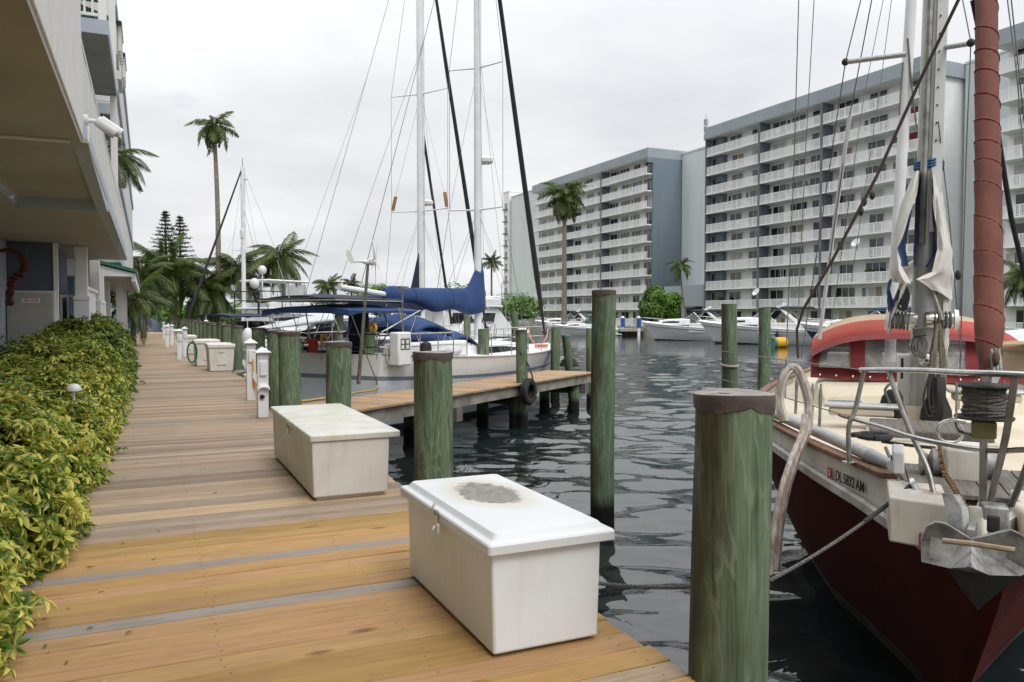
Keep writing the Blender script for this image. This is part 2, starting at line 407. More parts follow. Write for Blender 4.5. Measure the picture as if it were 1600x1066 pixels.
def vinyl(name, tr=0.55):
    m = NT(name); f = m.noise(m.coords((1.5, 1.5, 1.5)), 2.2, 5, 0.6, 1.2)
    m.set(color=m.ramp(f, [(0.4, (0.22, 0.21, 0.20)), (0.65, (0.46, 0.45, 0.43))]), rough=m.rng(f, 0.3, 0.7, 0.05, 0.25)); m.bump(f, 0.5, 0.02)
    t = m.n('ShaderNodeBsdfTransparent'); x = m.n('ShaderNodeMixShader'); x.inputs[0].default_value = tr
    m.l(m.b.outputs[0], x.inputs[1]); m.l(t.outputs[0], x.inputs[2]); m.l(x.outputs[0], m.out.inputs[0]); return m.mat
VINYL = vinyl('clear_vinyl', 0.55)
# building paints
STUCCO = M('white_stucco', (0.74, 0.73, 0.71), (0.62, 0.61, 0.59), rough=0.9, scale=4, stretch=(3, 3, 0.7), bump=0.6, bscale=26)
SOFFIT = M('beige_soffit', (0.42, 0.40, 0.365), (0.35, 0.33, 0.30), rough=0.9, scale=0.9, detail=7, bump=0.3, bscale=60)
GREYSOFFIT = M('grey_soffit', (0.26, 0.28, 0.28), rough=0.9, scale=2)
PALEBLUE = M('pale_blue_trim', (0.42, 0.47, 0.55), (0.37, 0.42, 0.50), rough=0.7, scale=2, bump=0.2)
BLUEWALL = M('blue_grey_siding', (0.22, 0.33, 0.42), (0.19, 0.29, 0.37), rough=0.75, scale=2)
SLATE = M('dark_blue_grey_wall', (0.105, 0.125, 0.16), (0.09, 0.108, 0.14), rough=0.8, scale=2, bump=0.2, bscale=40)
WHITEP = M('white_paint', (0.80, 0.80, 0.80), (0.74, 0.74, 0.74), rough=0.55, scale=2)
OFFWHITE = M('off_white_siding', (0.64, 0.64, 0.61), (0.55, 0.55, 0.52), rough=0.6, scale=2.5, stretch=(1, 1, 0.4))
GREENROOF = M('green_metal_roof', (0.03, 0.17, 0.085), (0.025, 0.13, 0.07), rough=0.45)
BGREY = M('slate_blue_render', (0.165, 0.205, 0.245), (0.135, 0.17, 0.205), rough=0.85, scale=0.5, detail=8, stretch=(1, 1, .12), lo=.3, hi=.75)
BFASCIA = M('grey_blue_fascia', (0.30, 0.34, 0.37), (0.265, 0.30, 0.33), rough=0.85, scale=0.3)
BLIGHT = M('pale_grey_render', (0.60, 0.64, 0.65), (0.52, 0.555, 0.565), rough=0.9, scale=0.5, detail=8, stretch=(1, 1, .12), lo=.3, hi=.75)
BWHITE = M('white_render', (0.79, 0.80, 0.80), (0.71, 0.72, 0.72), rough=0.9, scale=0.5, detail=6)
BDIV = M('dark_partition_paint', (0.15, 0.165, 0.195), rough=0.85)
CONC = M('concrete', (0.38, 0.36, 0.32), (0.26, 0.24, 0.21), rough=0.9, scale=1.5, bump=0.4, bscale=12)
GRASS = M('lawn_grass', (0.11, 0.17, 0.03), (0.075, 0.12, 0.025), rough=0.95, scale=2, bump=0.6, bscale=40)
SOIL = M('sandy_ground', (0.20, 0.18, 0.13), (0.12, 0.12, 0.07), rough=0.95, scale=0.6)
CURT = [glass_dark('room_glass', (0.014, 0.016, 0.018), 0.08), M('beige_curtain', (0.34, 0.28, 0.20), (0.24, 0.19, 0.14), rough=0.9, scale=1, stretch=(9, 9, 0.3)),
        M('white_curtain', (0.50, 0.49, 0.47), (0.38, 0.37, 0.35), rough=0.9, scale=1, stretch=(9, 9, 0.3)), glass_dark('grey_glass', (0.06, 0.066, 0.07), 0.08), M('red_curtain', (0.22, 0.03, 0.035), rough=0.9)]
def leafmat(name, stops, trans=0.25, rough=0.45):
    m = NT(name); a = m.n('ShaderNodeAttribute'); a.attribute_name = 'tint'
    c = m.ramp(a.outputs['Fac'], stops)
    m.set(color=c, rough=rough, spec=0.35)
    tb = m.n('ShaderNodeBsdfTranslucent'); m.l(c, tb.inputs[0]); x = m.n('ShaderNodeMixShader'); x.inputs[0].default_value = trans
    m.l(m.b.outputs[0], x.inputs[1]); m.l(tb.outputs[0], x.inputs[2]); m.l(x.outputs[0], m.out.inputs[0]); return m.mat
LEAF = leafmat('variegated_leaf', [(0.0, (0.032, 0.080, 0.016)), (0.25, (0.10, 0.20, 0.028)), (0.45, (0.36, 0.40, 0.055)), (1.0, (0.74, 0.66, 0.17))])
TREELEAF = leafmat('broad_tree_leaf', [(0.0, (0.030, 0.075, 0.012)), (0.5, (0.085, 0.19, 0.020)), (1.0, (0.17, 0.28, 0.040))])
FROND = leafmat('palm_frond', [(0.0, (0.026, 0.050, 0.012)), (0.5, (0.070, 0.115, 0.022)), (0.8, (0.18, 0.19, 0.035)), (1.0, (0.32, 0.26, 0.06))])
PINE = leafmat('pine_needle', [(0.0, (0.030, 0.050, 0.022)), (1.0, (0.075, 0.105, 0.045))])
TRUNK = M('palm_trunk', (0.24, 0.21, 0.17), (0.13, 0.11, 0.085), rough=0.9, scale=2, stretch=(1, 1, 6), bump=0.5, bscale=8)
DARKTRUNK = M('dark_trunk', (0.075, 0.060, 0.045), (0.04, 0.032, 0.024), rough=0.9, scale=2, stretch=(2, 2, 5), bump=0.5, bscale=8)
CROWNSHAFT = M('palm_crownshaft', (0.10, 0.15, 0.05), (0.07, 0.11, 0.035), rough=0.5)

def water_mat():
    m = NT('harbour_water')
    b = m.noise(m.coords((1.0, 1.6, 1), 'World'), 3.2, 2, 0.5, 0.6)
    c = m.noise(m.coords((0.5, 0.9, 1), 'World'), 0.8, 2, 0.5, 0.4)
    g = m.n('ShaderNodeNewGeometry'); sp = m.n('ShaderNodeSeparateXYZ'); m.l(g.outputs['Position'], sp.inputs[0])
    h = m.math('ADD', m.math('MULTIPLY', b, 0.16), m.math('MULTIPLY', c, 0.5))
    m.set(color=(0.012, 0.017, 0.017), rough=0.02, ior=1.65, spec=0.6)
    m.bump(h, 0.35, 0.10)
    return m.mat
WATERM = water_mat()
# ================================================================== SETTING
def wave_sheet():
    r_ = np.random.default_rng(21); x0, x1, y0, y1 = 1.9, 34.0, -3.0, 62.0
    xs = np.concatenate([np.arange(x0, 12, .075), np.arange(12, x1 + .01, .16)]); ys = np.concatenate([np.arange(y0, 22, .075), np.arange(22, y1 + .01, .16)])
    X, Y = np.meshgrid(xs, ys, indexing='ij'); Z = np.zeros_like(X)
    for k in range(64):
        lam = .34 * (8 ** r_.random()); th = radians(30) + r_.normal(0, .6); kk = 2 * pi / lam
        Z += 0.0043 * lam ** .9 * np.sin(kk * (X * sin(th) + Y * cos(th)) + r_.uniform(0, 6.28))
    edge = np.minimum.reduce([np.clip((X - x0) / .4, 0, 1), np.clip((x1 - X) / 3, 0, 1), np.clip((Y - y0) / .4, 0, 1), np.clip((y1 - Y) / 3, 0, 1)])
    lull = .75 + .35 * np.sin(X * .31 + 1) * np.sin(Y * .23 + X * .12)
    Z = Z * edge * lull + WATER
    nx, ny = len(xs), len(ys); V = np.stack([X, Y, Z], -1).reshape(-1, 3)
    a = (np.arange(nx - 1)[:, None] * ny + np.arange(ny - 1)[None]).ravel(); Q = np.stack([a, a + ny, a + ny + 1, a + 1], -1)
    n0 = len(V); F = [(-900, -200), (900, -200), (900, 1500), (-900, 1500)]
    ex = np.array([[-900, -200], [x0, -200], [x1, -200], [900, -200], [-900, y0], [x0, y0], [x1, y0], [900, y0], [-900, y1], [x0, y1], [x1, y1], [900, y1], [-900, 1500], [x0, 1500], [x1, 1500], [900, 1500]], float)
    ev = np.concatenate([ex, np.full((16, 1), WATER)], 1); eq = []
    for j in range(3):
        for i in range(3):
            if i == 1 and j == 1: continue
            o = n0 + j * 4 + i; eq.append([o, o + 1, o + 5, o + 4])
    V = np.concatenate([V, ev]); Q = np.concatenate([Q, np.array(eq)])
    me = bpy.data.meshes.new('water'); me.vertices.add(len(V)); me.vertices.foreach_set('co', V.ravel()); me.loops.add(Q.size); me.loops.foreach_set('vertex_index', Q.ravel().astype(np.int32))
    me.polygons.add(len(Q)); me.polygons.foreach_set('loop_start', np.arange(0, Q.size, 4, dtype=np.int32)); me.update(calc_edges=True); me.validate(); me.shade_smooth(); me.materials.append(WATERM); return me
structure(inst('water', wave_sheet()))
b = MB()
b.b2((-900, -200, -4), (-0.72, 1500, -0.10)); b.b2((-0.72, 86, -4), (14, 1500, -0.102)); b.b2((14, 150, -4), (61, 1500, -0.104)); b.b2((61, -200, -4), (900, 1500, -0.10))
structure(b.build('ground', SOIL, ang=0))
b = MB(); b.add([(61.6, -30, -0.09), (73.6, -30, -0.09), (73.6, 190, -0.09), (61.6, 190, -0.09)], [(0, 1, 2, 3)])
structure(b.build('lawn', GRASS, ang=0))
b = MB(); b.b2((60.4, -40, -2.5), (61.6, 149, 0.02))
t = b.build('seawall', CONC, ang=0, bevel=0.03); tag(t, 'grey concrete seawall along the far bank below the apartment blocks', 'seawall')

# ------------------------------------------------------------------ boardwalk: every plank of the nearest 300 an object
b = MB()
for x in (-0.62, 0.3, 1.2, 2.12): b.b2((x - 0.05, -2, -0.26), (x + 0.05, 84, -0.042))
b.b2((2.185, -2, -0.36), (2.235, 84, -0.044))
for y in range(-1, 84, 4): b.b2((-0.68, y - 0.1, -0.5), (2.2, y + 0.1, -0.262))
walk = structure(b.build('boardwalk', GREYTEAK, ang=0))
_pl = {}; NAIL = M('nail_head', (.05, .04, .035), (.10, .075, .06), rough=.7)
def plank_mesh(wd, L, var=0):
    k = (wd, L, var)
    if k not in _pl:
        m = MB(); c = 0.006; t = 0.04; h = wd / 2; rr = random.Random(var)
        n = 5; rings = []
        for i in range(n + 1):
            x = -L / 2 + L * i / n; dz = rr.uniform(-0.0015, 0.0015); dy = rr.uniform(-0.0015, 0.0015)
            rings.append([(x, -h + dy, -t), (x, h + dy, -t), (x, h + dy, dz - c), (x, h - c + dy, dz), (x, -h + c + dy, dz), (x, -h + dy, dz - c)])
        m.loft(rings); m.m = 1
        if L > 2:
            for x in (-1.375, -.455, .445, 1.365):
                for yv in (-h * .55, h * .55):
                    cx_, cy_ = x + rr.uniform(-.012, .012), yv + rr.uniform(-.008, .008); m.add([(cx_ + .0055 * cos(a), cy_ + .0055 * sin(a), .0022) for a in np.linspace(0, 2 * pi, 7)[:-1]], [tuple(range(6))])
        _pl[k] = m.mesh('plank', [PLANK, NAIL], ang=25)
    return _pl[k]
rng = random.Random(4)
y = 6.47; rows = []
def pick(kind):
    if kind == 'new':
        k = rng.uniform(0.80, 1.14); return (0.41 * k, 0.252 * k * rng.uniform(0.96, 1.05), 0.100 * k * rng.uniform(.8, 1.2))
    if kind == 'grey':
        k = rng.uniform(0.9, 1.1); return (0.30 * k, 0.265 * k, 0.235 * k)
    k = rng.choice((0.72, 0.85, 0.95, 1.0, 1.08, 1.2)); wv = rng.random()
    if wv < 0.06: return (0.46 * k, 0.34 * k, 0.21 * k)
    if wv < 0.45: return (0.31 * k, 0.245 * k, 0.185 * k)
    return (0.365 * k, 0.275 * k, 0.192 * k)
yy = 6.45; seq = ['new'] * 4 + ['grey'] + ['new'] * 4 + ['grey'] + ['new'] * 8 + ['grey2'] + ['new'] * 30
for s in seq:
    wd = 0.135 if s == 'grey' else (0.16 if s == 'grey2' else 0.180)
    yy -= wd / 2 + 0.005; rows.append((yy, wd, 'weath' if s == 'grey2' else s)); yy -= wd / 2 + 0.005
    if yy < -1.2: break
yy = 6.455
npl = len(rows)
while npl < 300:
    wd = rng.choice((0.135, 0.14, 0.14, 0.145)); yy += wd / 2 + 0.004
    rows.append((yy, wd, 'weath')); yy += wd / 2 + 0.004; npl += 1
for (py, wd, kind) in rows:
    e = rng.choice((0, 0, 0, 0.012, -0.015, 0.028)) if kind != 'new' else rng.choice((0, 0.01, 0.02, 0.03))
    L = 2.95
    o = inst('plank', plank_mesh(wd, L, rng.randrange(4)), walk, (-0.72 + L / 2 + e, py, rng.uniform(-0.0025, 0.0025)), rot=(0, rng.uniform(-.0008, .0008), rng.uniform(-0.002, 0.002)))
    o.color = (*pick(kind), 1)
b = MB(); yf = yy
while yf < 84:
    b.b2((-0.72, yf + 0.003, -0.04), (2.24 + rng.uniform(-.02, .02), yf + 0.147, rng.uniform(-.003, .001))); yf += 0.15
o = stuff(b.build('plank_strip', PLANK_FAR, walk, ang=0))
# a low kerb timber along the far stretch, on the water side

# ------------------------------------------------------------------ finger pier
U = Vector((0.8012, 0.5983, 0)); N = Vector((-0.5983, 0.8012, 0)); A0 = Vector((3.321, 13.965, 0)); FAZ = math.atan2(U.y, U.x)
def S(s, n, z=0.0): return A0 + U * s + N * n + Vector((0, 0, z))
def finger(name, label, s0, s1, wid, n0=0.0):
    r = root(name, S(s0, n0), label, 'finger pier', 'finger piers between the boat slips', FAZ)
    L = s1 - s0
    f = MB()
    for yv in (0.10, wid - 0.10): f.b2((0, yv - 0.07, -0.33), (L, yv + 0.07, -0.075))
    f.build('beam', CONCW, r, ang=0)
    q = 1.2
    while q < L:
        g = MB(); g.b2((q - 0.12, -0.05, -0.62), (q + 0.12, wid + 0.05, -0.332)); q += 3.4
        g.build('cross_beam', GREYTEAK, r, ang=0)
    x = 0.0; rr = random.Random(len(label))
    while x < L:
        o = inst('plank', plank_mesh(0.14, 1.56, rr.randrange(4)), r, (x + 0.07, wid / 2, -0.03 + rr.uniform(-.003, .003)), rot=(0, 0, pi / 2 + rr.uniform(-.006, .006)))
        k = rr.uniform(0.75, 1.1); o.color = (0.43 * k, 0.28 * k, 0.155 * k, 1) if rr.random() < .75 else (.34 * k, .27 * k, .2 * k, 1)
        x += 0.148
    return r
CONCW = M('bleached_beam', (0.33, 0.32, 0.28), (0.16, 0.15, 0.12), rough=0.9, scale=2.2, detail=8, bump=0.4, bscale=20)
finger('finger_pier', 'orange planked finger pier with a tyre hung on its near edge', -1.25, 10.7, 1.45)
finger('finger_pier', 'weathered finger pier behind the blue canvas sailboat', 4.0, 16, 1.2, 6.0)

# ------------------------------------------------------------------ pilings
_used = set()
def piling(label, x, y, zt, r, cap=True, zb=-2.4, lean=(0, 0), group='green treated wood pilings', capmat=None):
    t = root('piling', (x, y, 0), label, 'piling', group)
    rr = random.Random(hash((round(x, 2), round(y, 2))) & 0xffff); n = 24; m = MB(); rings = []
    ph = [rr.uniform(0, 6.28) for _ in range(4)]
    zs = np.linspace(zb, zt, 16)
    for z in zs:
        rad = r * (1.0 + 0.035 * (zt - z) / 3.5); ox, oy = lean[0] * z + .012 * sin(z * 1.3 + ph[2]) , lean[1] * z + .012 * sin(z * 1.1 + ph[3])
        rings.append([(ox + rad * (1 + .018 * sin(2 * a + ph[0] + z) + .012 * sin(3 * a + ph[1] - .7 * z) + rr.uniform(-.006, .006)) * cos(a),
                       oy + rad * (1 + .018 * sin(2 * a + ph[0] + z) + .012 * sin(3 * a + ph[1] - .7 * z) + rr.uniform(-.006, .006)) * sin(a), z) for a in [2 * pi * j / n for j in range(n)]])
    m.loft(rings); m.build('post', PILE, t, ang=50)
    if cap:
        m = MB(); ox, oy = lean[0] * zt + .012 * sin(zt * 1.3 + ph[2]), lean[1] * zt + .012 * sin(zt * 1.1 + ph[3]); rings = []
        hb = 0.056 * min(1, r / 0.17); jag = [rr.uniform(-.014, .012) for _ in range(n)]; out_ = [rr.uniform(-.012, .018) for _ in range(n)]
        for (k, z) in ((1.0, zt - hb), (1.035, zt - hb * .97), (1.045, zt - hb * .5), (1.05, zt + 0.004), (1.03, zt + 0.012), (0.9, zt + 0.015), (0.5, zt + 0.016), (0.02, zt + 0.016)):
            rings.append([(ox + r * (k + (.010 * sin(5 * a + ph[2]) + out_[j] if k > .8 else 0)) * cos(a), oy + r * (k + (.010 * sin(5 * a + ph[2]) + out_[j] if k > .8 else 0)) * sin(a),
                           z + ((jag[j] + 0.010 * sin(3 * a + ph[3])) * min(1, r / .17) if z < zt - hb * .9 else (.004 * sin(2 * a + ph[1]) if k > .8 else 0))) for j, a in enumerate([2 * pi * j / n for j in range(n)])])
        m.loft(rings[:6]); o = m.build('cap', capmat or CAPM, t, ang=40); m = MB(); m.loft([[(x, y, z + .0008) for x, y, z in q] for q in rings[4:]]); m.build('cap_top', capmat or CAPTOP, t, ang=40)
    return t
EDGE = [('nearest thick green piling beside the bow of the red sailboat', 2.40, 2.86, 1.285, .172), ('thick green piling between the two white dock boxes', 2.29, 6.72, 1.31, .170),
        ('thick green piling behind the long dock box', 2.36, 10.85, 1.27, .168), ('dark piling in front of its twin beside the power pedestals', 2.08, 13.25, 1.37, .172),
        ('dark piling half hidden behind its twin near the power pedestals', 2.07, 14.45, 1.37, .165),
        ('piling just behind the far power pedestal', 2.42, 20.0, 1.33, .155), ('piling standing beside the square white dock box', 2.42, 25.0, 1.30, .17)]
for (l, x, y, z, r) in EDGE: piling(l, x, y, z, r)
for i, y in enumerate([28.6, 30.6, 33, 36, 38.6, 41.5, 45, 49, 53, 57, 61, 66, 71, 76, 81]):
    nm = ['first', 'second', 'third', 'fourth', 'fifth', 'sixth', 'seventh', 'eighth', 'ninth', 'tenth', 'eleventh', 'twelfth', 'thirteenth', 'fourteenth', 'last'][i]
    piling('%s green piling of the far row past the square dock box' % nm, 2.42, y, 1.30 + 0.05 * sin(i * 2.1), .17)
d = 10.35; p = P(943, 455, d); piling('tall slim piling standing alone in the water off the finger pier end', p.x, p.y, p.z, .152)
# pilings of the finger pier, seen against the sailboat
def pile_deck(label, px, yt, yb, r, z=-0.03, **k):
    g = G(px, yb, z); zt = P(px, yt, depth(g)).z; return piling(label, g.x, g.y, zt, r, **k)
pile_deck('slim piling by the sailboat stern at the near end of the finger pier', 577, 515, 604, .155)
pile_deck('ragged topped piling below the blue bimini of the sailboat', 655, 517, 585, .17)
pile_deck('middle piling of the finger pier in front of the sailboat cabin windows', 755, 514, 585, .16, cap=False)
pile_deck('piling with the hanging tyre rope wound round it', 815, 516, 598, .145)
pile_deck('piling near the outer end of the finger pier beside a leaning one', 868, 511, 574, .15, cap=False)
pile_deck('short leaning piling with a teal top at the finger pier end', 889, 524, 573, .135, cap=True, capmat=TEAL, lean=(-0.20, -0.12))
pile_deck('outermost piling of the finger pier half hidden by the tall slim one', 923, 513, 578, .13, cap=False)
def pile_water(label, px, yt, wpx, r=.15, **k):
    dd = 2 * r * FPX / wpx; q = P(px, yt, dd); return piling(label, q.x, q.y, q.z, r, cap=False, **k)
pile_water('green piling with a rope turn standing left of the red sailboat', 1140, 475, 24, .15)
pile_water('thinner green piling just left of the red dodger', 1194, 481, 18.5, .15)
pile_water('pale green piling behind the sailboat cockpit', 530, 487, 14)
pile_water('green piling right of the blue mainsail cover', 730, 487, 10.5)
pile_water('stained piling below the leaning black furled sail', 804, 487, 10.5)
pile_water('faint green piling showing under the blue sail cover', 640, 478, 10)
# under the finger pier: bents
for s, nm in ((3.3, 'inner end'), (6.4, 'middle'), (9.9, 'outer end')):
    for n_, sd_ in ((0.25, 'near side'), (1.2, 'far side')):
        q = S(s, n_); piling('short dark support pile under the %s of the finger pier, %s' % (nm, sd_), q.x, q.y, -0.36, .15, cap=False, group='support piles under the finger pier')

# ------------------------------------------------------------------ dock boxes
def taper_box(m, x0, x1, y0, y1, z0, z1, t):
    m.add([(x0 + t, y0 + t, z0), (x1 - t, y0 + t, z0), (x1 - t, y1 - t, z0), (x0 + t, y1 - t, z0), (x0, y0, z1), (x1, y0, z1), (x1, y1, z1), (x0, y1, z1)],
          [(3, 2, 1, 0), (4, 5, 6, 7), (0, 1, 5, 4), (1, 2, 6, 5), (2, 3, 7, 6), (3, 0, 4, 7)])
def latch(par, x, y, z):
    m = MB(); m.b2((x - 0.012, y - 0.022, z - 0.02), (x - 0.002, y + 0.022, z + 0.05)); m.tube(smooth([(x - .016, y, z + .02), (x - .03, y, z + .06), (x - .012, y + .005, z + .085)], 4), .007, 6)
    m.tube([(x - .014, y - .02, z + .045), (x - .014, y + .02, z + .045)], .006, 6)
    m.build('latch', STEEL, par, ang=40)
    m = MB(); m.b2((x - 0.014, y - 0.035, z - 0.075), (x - 0.001, y + 0.035, z - 0.02)); m.tube([(x - .018, y, z - .035), (x - .03, y, z - .06)], .008, 6); m.build('hasp', WPLASTIC, par, bevel=.004)
BX = (1.478, 3.45, 0)
r = root('dock_box', BX, 'nearest white dock box with a dark rubbed patch on its lid', 'dock box', 'white dock boxes along the water edge')
m = MB(); taper_box(m, 0.0, .60, 0.02, 1.38, .014, .515, .010); m.build('body', BOX_GEL, r, bevel=.016, seg=3)
m = MB()
for (x, y) in ((.05, .09), (.43, .09), (.05, 1.2), (.43, 1.2)): m.b2((x, y, 0), (x + .12, y + .1, .016))
m.build('foot', BOX_GEL, r, bevel=.004)
m = MB()
def rr_ring(x0, x1, y0, y1, z, rad, n=5):
    out = []
    for (cx, cy, a0) in ((x1 - rad, y1 - rad, 0), (x0 + rad, y1 - rad, pi / 2), (x0 + rad, y0 + rad, pi), (x1 - rad, y0 + rad, 1.5 * pi)):
        for i in range(n): a = a0 + pi / 2 * i / (n - 1); out.append((cx + rad * cos(a), cy + rad * sin(a), z))
    return out
def lid(m, x0, x1, y0, y1, z, lip=.055, tier=.034, ins=.045):
    R = []
    for (g, zz, rad) in ((.003, z, .02), (0, z + .004, .02), (0, z + lip - .012, .022), (.006, z + lip - .003, .024), (.016, z + lip, .026), (ins - .012, z + lip + .002, .03), (ins - .004, z + lip + .008, .032), (ins + .006, z + lip + tier - .010, .034), (ins + .014, z + lip + tier - .002, .034), (ins + .03, z + lip + tier, .034), (ins + .2, z + lip + tier + .004, .06)):
        R.append(rr_ring(x0 + g, x1 - g, y0 + g, y1 - g, zz, rad))
    m.loft(R)
lid(m, -.035, .665, -.02, 1.44, .513)
m.build('lid', lid_mat('stained_lid_gelcoat', (.33, .86, .175, .30), (.62, .645, .66), (.6, .57, .5)), r, ang=30)
latch(r, -.036, .70, .525)
r2 = root('dock_box', (1.30, 7.09, 0), 'long white dock box with a plain mildewed lid', 'dock box', 'white dock boxes along the water edge')
m = MB(); taper_box(m, 0, .70, 0.0, 2.42, .03, .535, .012); m.build('body', BOX_OLD, r2, bevel=.015, seg=3)
m = MB(); m.b2((.05, .06, 0), (.65, .5, .03)); m.b2((.05, 1.4, 0), (.65, 2.3, .03)); m.build('foot', BOX_OLD, r2)
m = MB(); R = []
for (g, zz) in ((.002, .535), (0, .538), (0, .58), (.006, .588), (.02, .592), (.2, .60)): R.append(rr_ring(-.02 + g, .80 - g, -.02 + g, 2.47 - g, zz, .02))
m.loft(R); m.build('lid', lid_mat('mildewed_lid_gelcoat', None, (.64, .65, .64), (.50, .49, .38)), r2, ang=30)
m = MB(); m.tube([(-.005, 1.28, .50), (-.022, 1.24, .53), (-.02, 1.22, .565)], .008, 6); m.b2((-.012, 1.22, .44), (-.001, 1.30, .51)); m.build('latch', STEEL, r2)
def small_box(label, x, y, wd, dp, h, mat=BOX_OLD, handle=True):
    q = root('dock_box', (x, y, 0), label, 'dock box', 'white dock boxes along the water edge')
    m = MB(); taper_box(m, 0, wd, 0, dp, .01, h - .09, -.0 + .03); m.build('body', mat, q, bevel=.02)
    m = MB(); m.loft([rr_ring(-.03 + g, wd + .03 - g, -.03 + g, dp + .03 - g, z, .03) for g, z in ((0, h - .1), (0, h - .02), (.02, h), (.2, h + .015))]); m.build('lid', mat, q)
    m = MB(); m.b2((wd * .32, -.002, h * .25), (wd * .68, .012, h * .62)); m.tube([(wd * .4, .0, h * .76), (wd * .4, -.03, h * .73), (wd * .6, -.03, h * .73), (wd * .6, 0, h * .76)], .01, 6); m.build('handle', mat, q)
    return q
small_box('square white dock box with a handle on its end', 1.60, 24.6, .70, 1.3, .80)
small_box('lower white dock box partly behind the square one', 1.38, 27.3, .72, 1.3, .84)
small_box('far white dock box beside the last power pedestals', 1.15, 36.0, .7, 1.3, .78)

# ------------------------------------------------------------------ power pedestals
PED = {}
def pedestal(label, x, y, sc_=1.0, arch=False, h=1.17):
    q = root('power_pedestal', (x, y, 0), label, 'power pedestal', 'white shore power pedestals on the boardwalk')
    a = .085; m = MB(); m.b2((-a, -a, 0), (a, a, h - .20)); m.build('column', WPLASTIC, q, bevel=.012)
    m = MB(); m.b2((-a * 1.0, -a, h - .199), (a * 1.0, a, h - .10)); m.build('lens', GPLASTIC, q, bevel=.006)
    m = MB()
    for k in range(5): m.b2((-a * 1.05, -a * 1.05, h - .195 + k * .018), (a * 1.05, a * 1.05, h - .187 + k * .018))
    m.build('louvre', WPLASTIC, q)
    m = MB(); e = a * 1.45
    m.add([(-e, -e, h - .10), (e, -e, h - .10), (e, e, h - .10), (-e, e, h - .10), (-e, -e, h - .085), (e, -e, h - .085), (e, e, h - .085), (-e, e, h - .085), (0, 0, h)],
          [(3, 2, 1, 0), (0, 1, 5, 4), (1, 2, 6, 5), (2, 3, 7, 6), (3, 0, 4, 7), (4, 5, 8), (5, 6, 8), (6, 7, 8), (7, 4, 8)])
    m.build('roof', WPLASTIC, q, ang=20)
    m = MB(); m.b2((-.05, -a - .035, h - .46), (.06, -a - .001, h - .23)); m.build('cover_flap', WPLASTIC, q, bevel=.01)
    m = MB(); m.prism([(-a - .001, h - .62), (-a - .075, h - .48), (-a - .06, h - .40), (-a - .001, h - .44)], -.05, .05, 1)
    m.build('outlet_hood', WPLASTIC, q, bevel=.006)
    if arch:
        m = MB(); R = []
        for i in range(9):
            t = pi * i / 8; R.append([(-.1 * cos(t), -a, h * .42 + .085 * sin(t)), (-.1 * cos(t), -a - .075, h * .42 + .06 * sin(t) - .03), (-.085 * cos(t), -a - .075, h * .42 + .045 * sin(t) - .03), (-.085 * cos(t), -a, h * .42 + .07 * sin(t))])
        m.loft(R); m.build('hood', WPLASTIC, q)
        m = MB(); m.tube([(-.02, -a, h * .30), (-.02, -a - .03, h * .30)], .035, 12); m.tube([(-.05, -a - .02, h * .285), (.02, -a - .045, h * .31)], .012, 6); m.build('valve', BLACK, q)
    return q
pedestal('nearest white power pedestal with an arched hood over its tap', 1.67, 13.33, arch=True, h=1.14)
q = pedestal('second white power pedestal with an orange cord hanging from it', 1.80, 16.1, h=1.2)
m = MB(); m.tube(smooth([(.03, -.12, .80), (.04, -.15, .55), (.06, -.14, .33), (.10, -.16, .2), (.18, -.1, .12), (.26, 0, .16), (.34, .1, .05)], 6), .017, 6)
cord = m.build('extension_cord', YELLOW, None, (1.80, 16.1, 0)); tag(cord, 'orange power cord hanging from the second pedestal', 'cord')
m = MB(); m.tube([(.055, -.13, .45), (.065, -.13, .28)], .035, 8); m.build('plug', ORANGE, cord)
pedestal('third power pedestal beside the green hose', 1.05, 31.5, h=1.15)
pedestal('fourth power pedestal with a thin rod above it', 1.32, 33.6, h=1.2)
pedestal('fifth power pedestal near the boardwalk end', 0.9, 44.0, h=1.15); pedestal('sixth power pedestal near the boardwalk end', 1.2, 47.0, h=1.15); pedestal('seventh and farthest power pedestal on the boardwalk', 1.0, 58.0, h=1.2)
m = MB()
hc = Vector((1.27, 27.2, 0))
for k in range(4): m.tube([hc + Vector((.13 * cos(t) * (1 + k * .05), -.03 - .02 * k, .46 + .30 * sin(t) * (1 + .04 * k))) for t in np.linspace(0, 2 * pi, 22)], .016, 6, cap=False)
h = m.build('garden_hose', GREENHOSE); tag(h, 'green garden hose coiled on the side of a far dock box', 'hose')

# ------------------------------------------------------------------ ropes lying about the docks, tyre, fenders
def rope(label, pts, r, mat, group=None, n=8, name='mooring_rope', cat='rope'):
    m = MB(); m.tube(pts, r, n); o = m.build(name, mat); tag(o, label, cat, group); return o
def twisted(label, pts, r, mat, turns=40, name='mooring_rope'):
    """three laid strands"""
    m = MB(); pts = [Vector(p) for p in pts]
    seg = [0.0]
    for i in range(1, len(pts)): seg.append(seg[-1] + (pts[i] - pts[i - 1]).length)
    L = seg[-1]; k = int(L / (r * 1.6)); 
    def at(s):
        for i in range(1, len(pts)):
            if s <= seg[i] or i == len(pts) - 1:
                f = (s - seg[i - 1]) / max(seg[i] - seg[i - 1], 1e-6); return pts[i - 1].lerp(pts[i], f), (pts[i] - pts[i - 1]).normalized()
    for st in range(3):
        out = []
        for i in range(k + 1):
            p, t = at(L * i / k); nx = t.orthogonal().normalized(); ny = t.cross(nx)
            nx = (Vector((0, 0, 1)) - t * t.z).normalized() if abs(t.z) < .95 else nx; ny = t.cross(nx)
            a = 2 * pi * (L * i / k) / (r * 9) + st * 2 * pi / 3
            out.append(p + (nx * cos(a) + ny * sin(a)) * r * .5)
        m.tube(out, r * .56, 5)
    o = m.build(name, mat); tag(o, label, 'rope'); return o
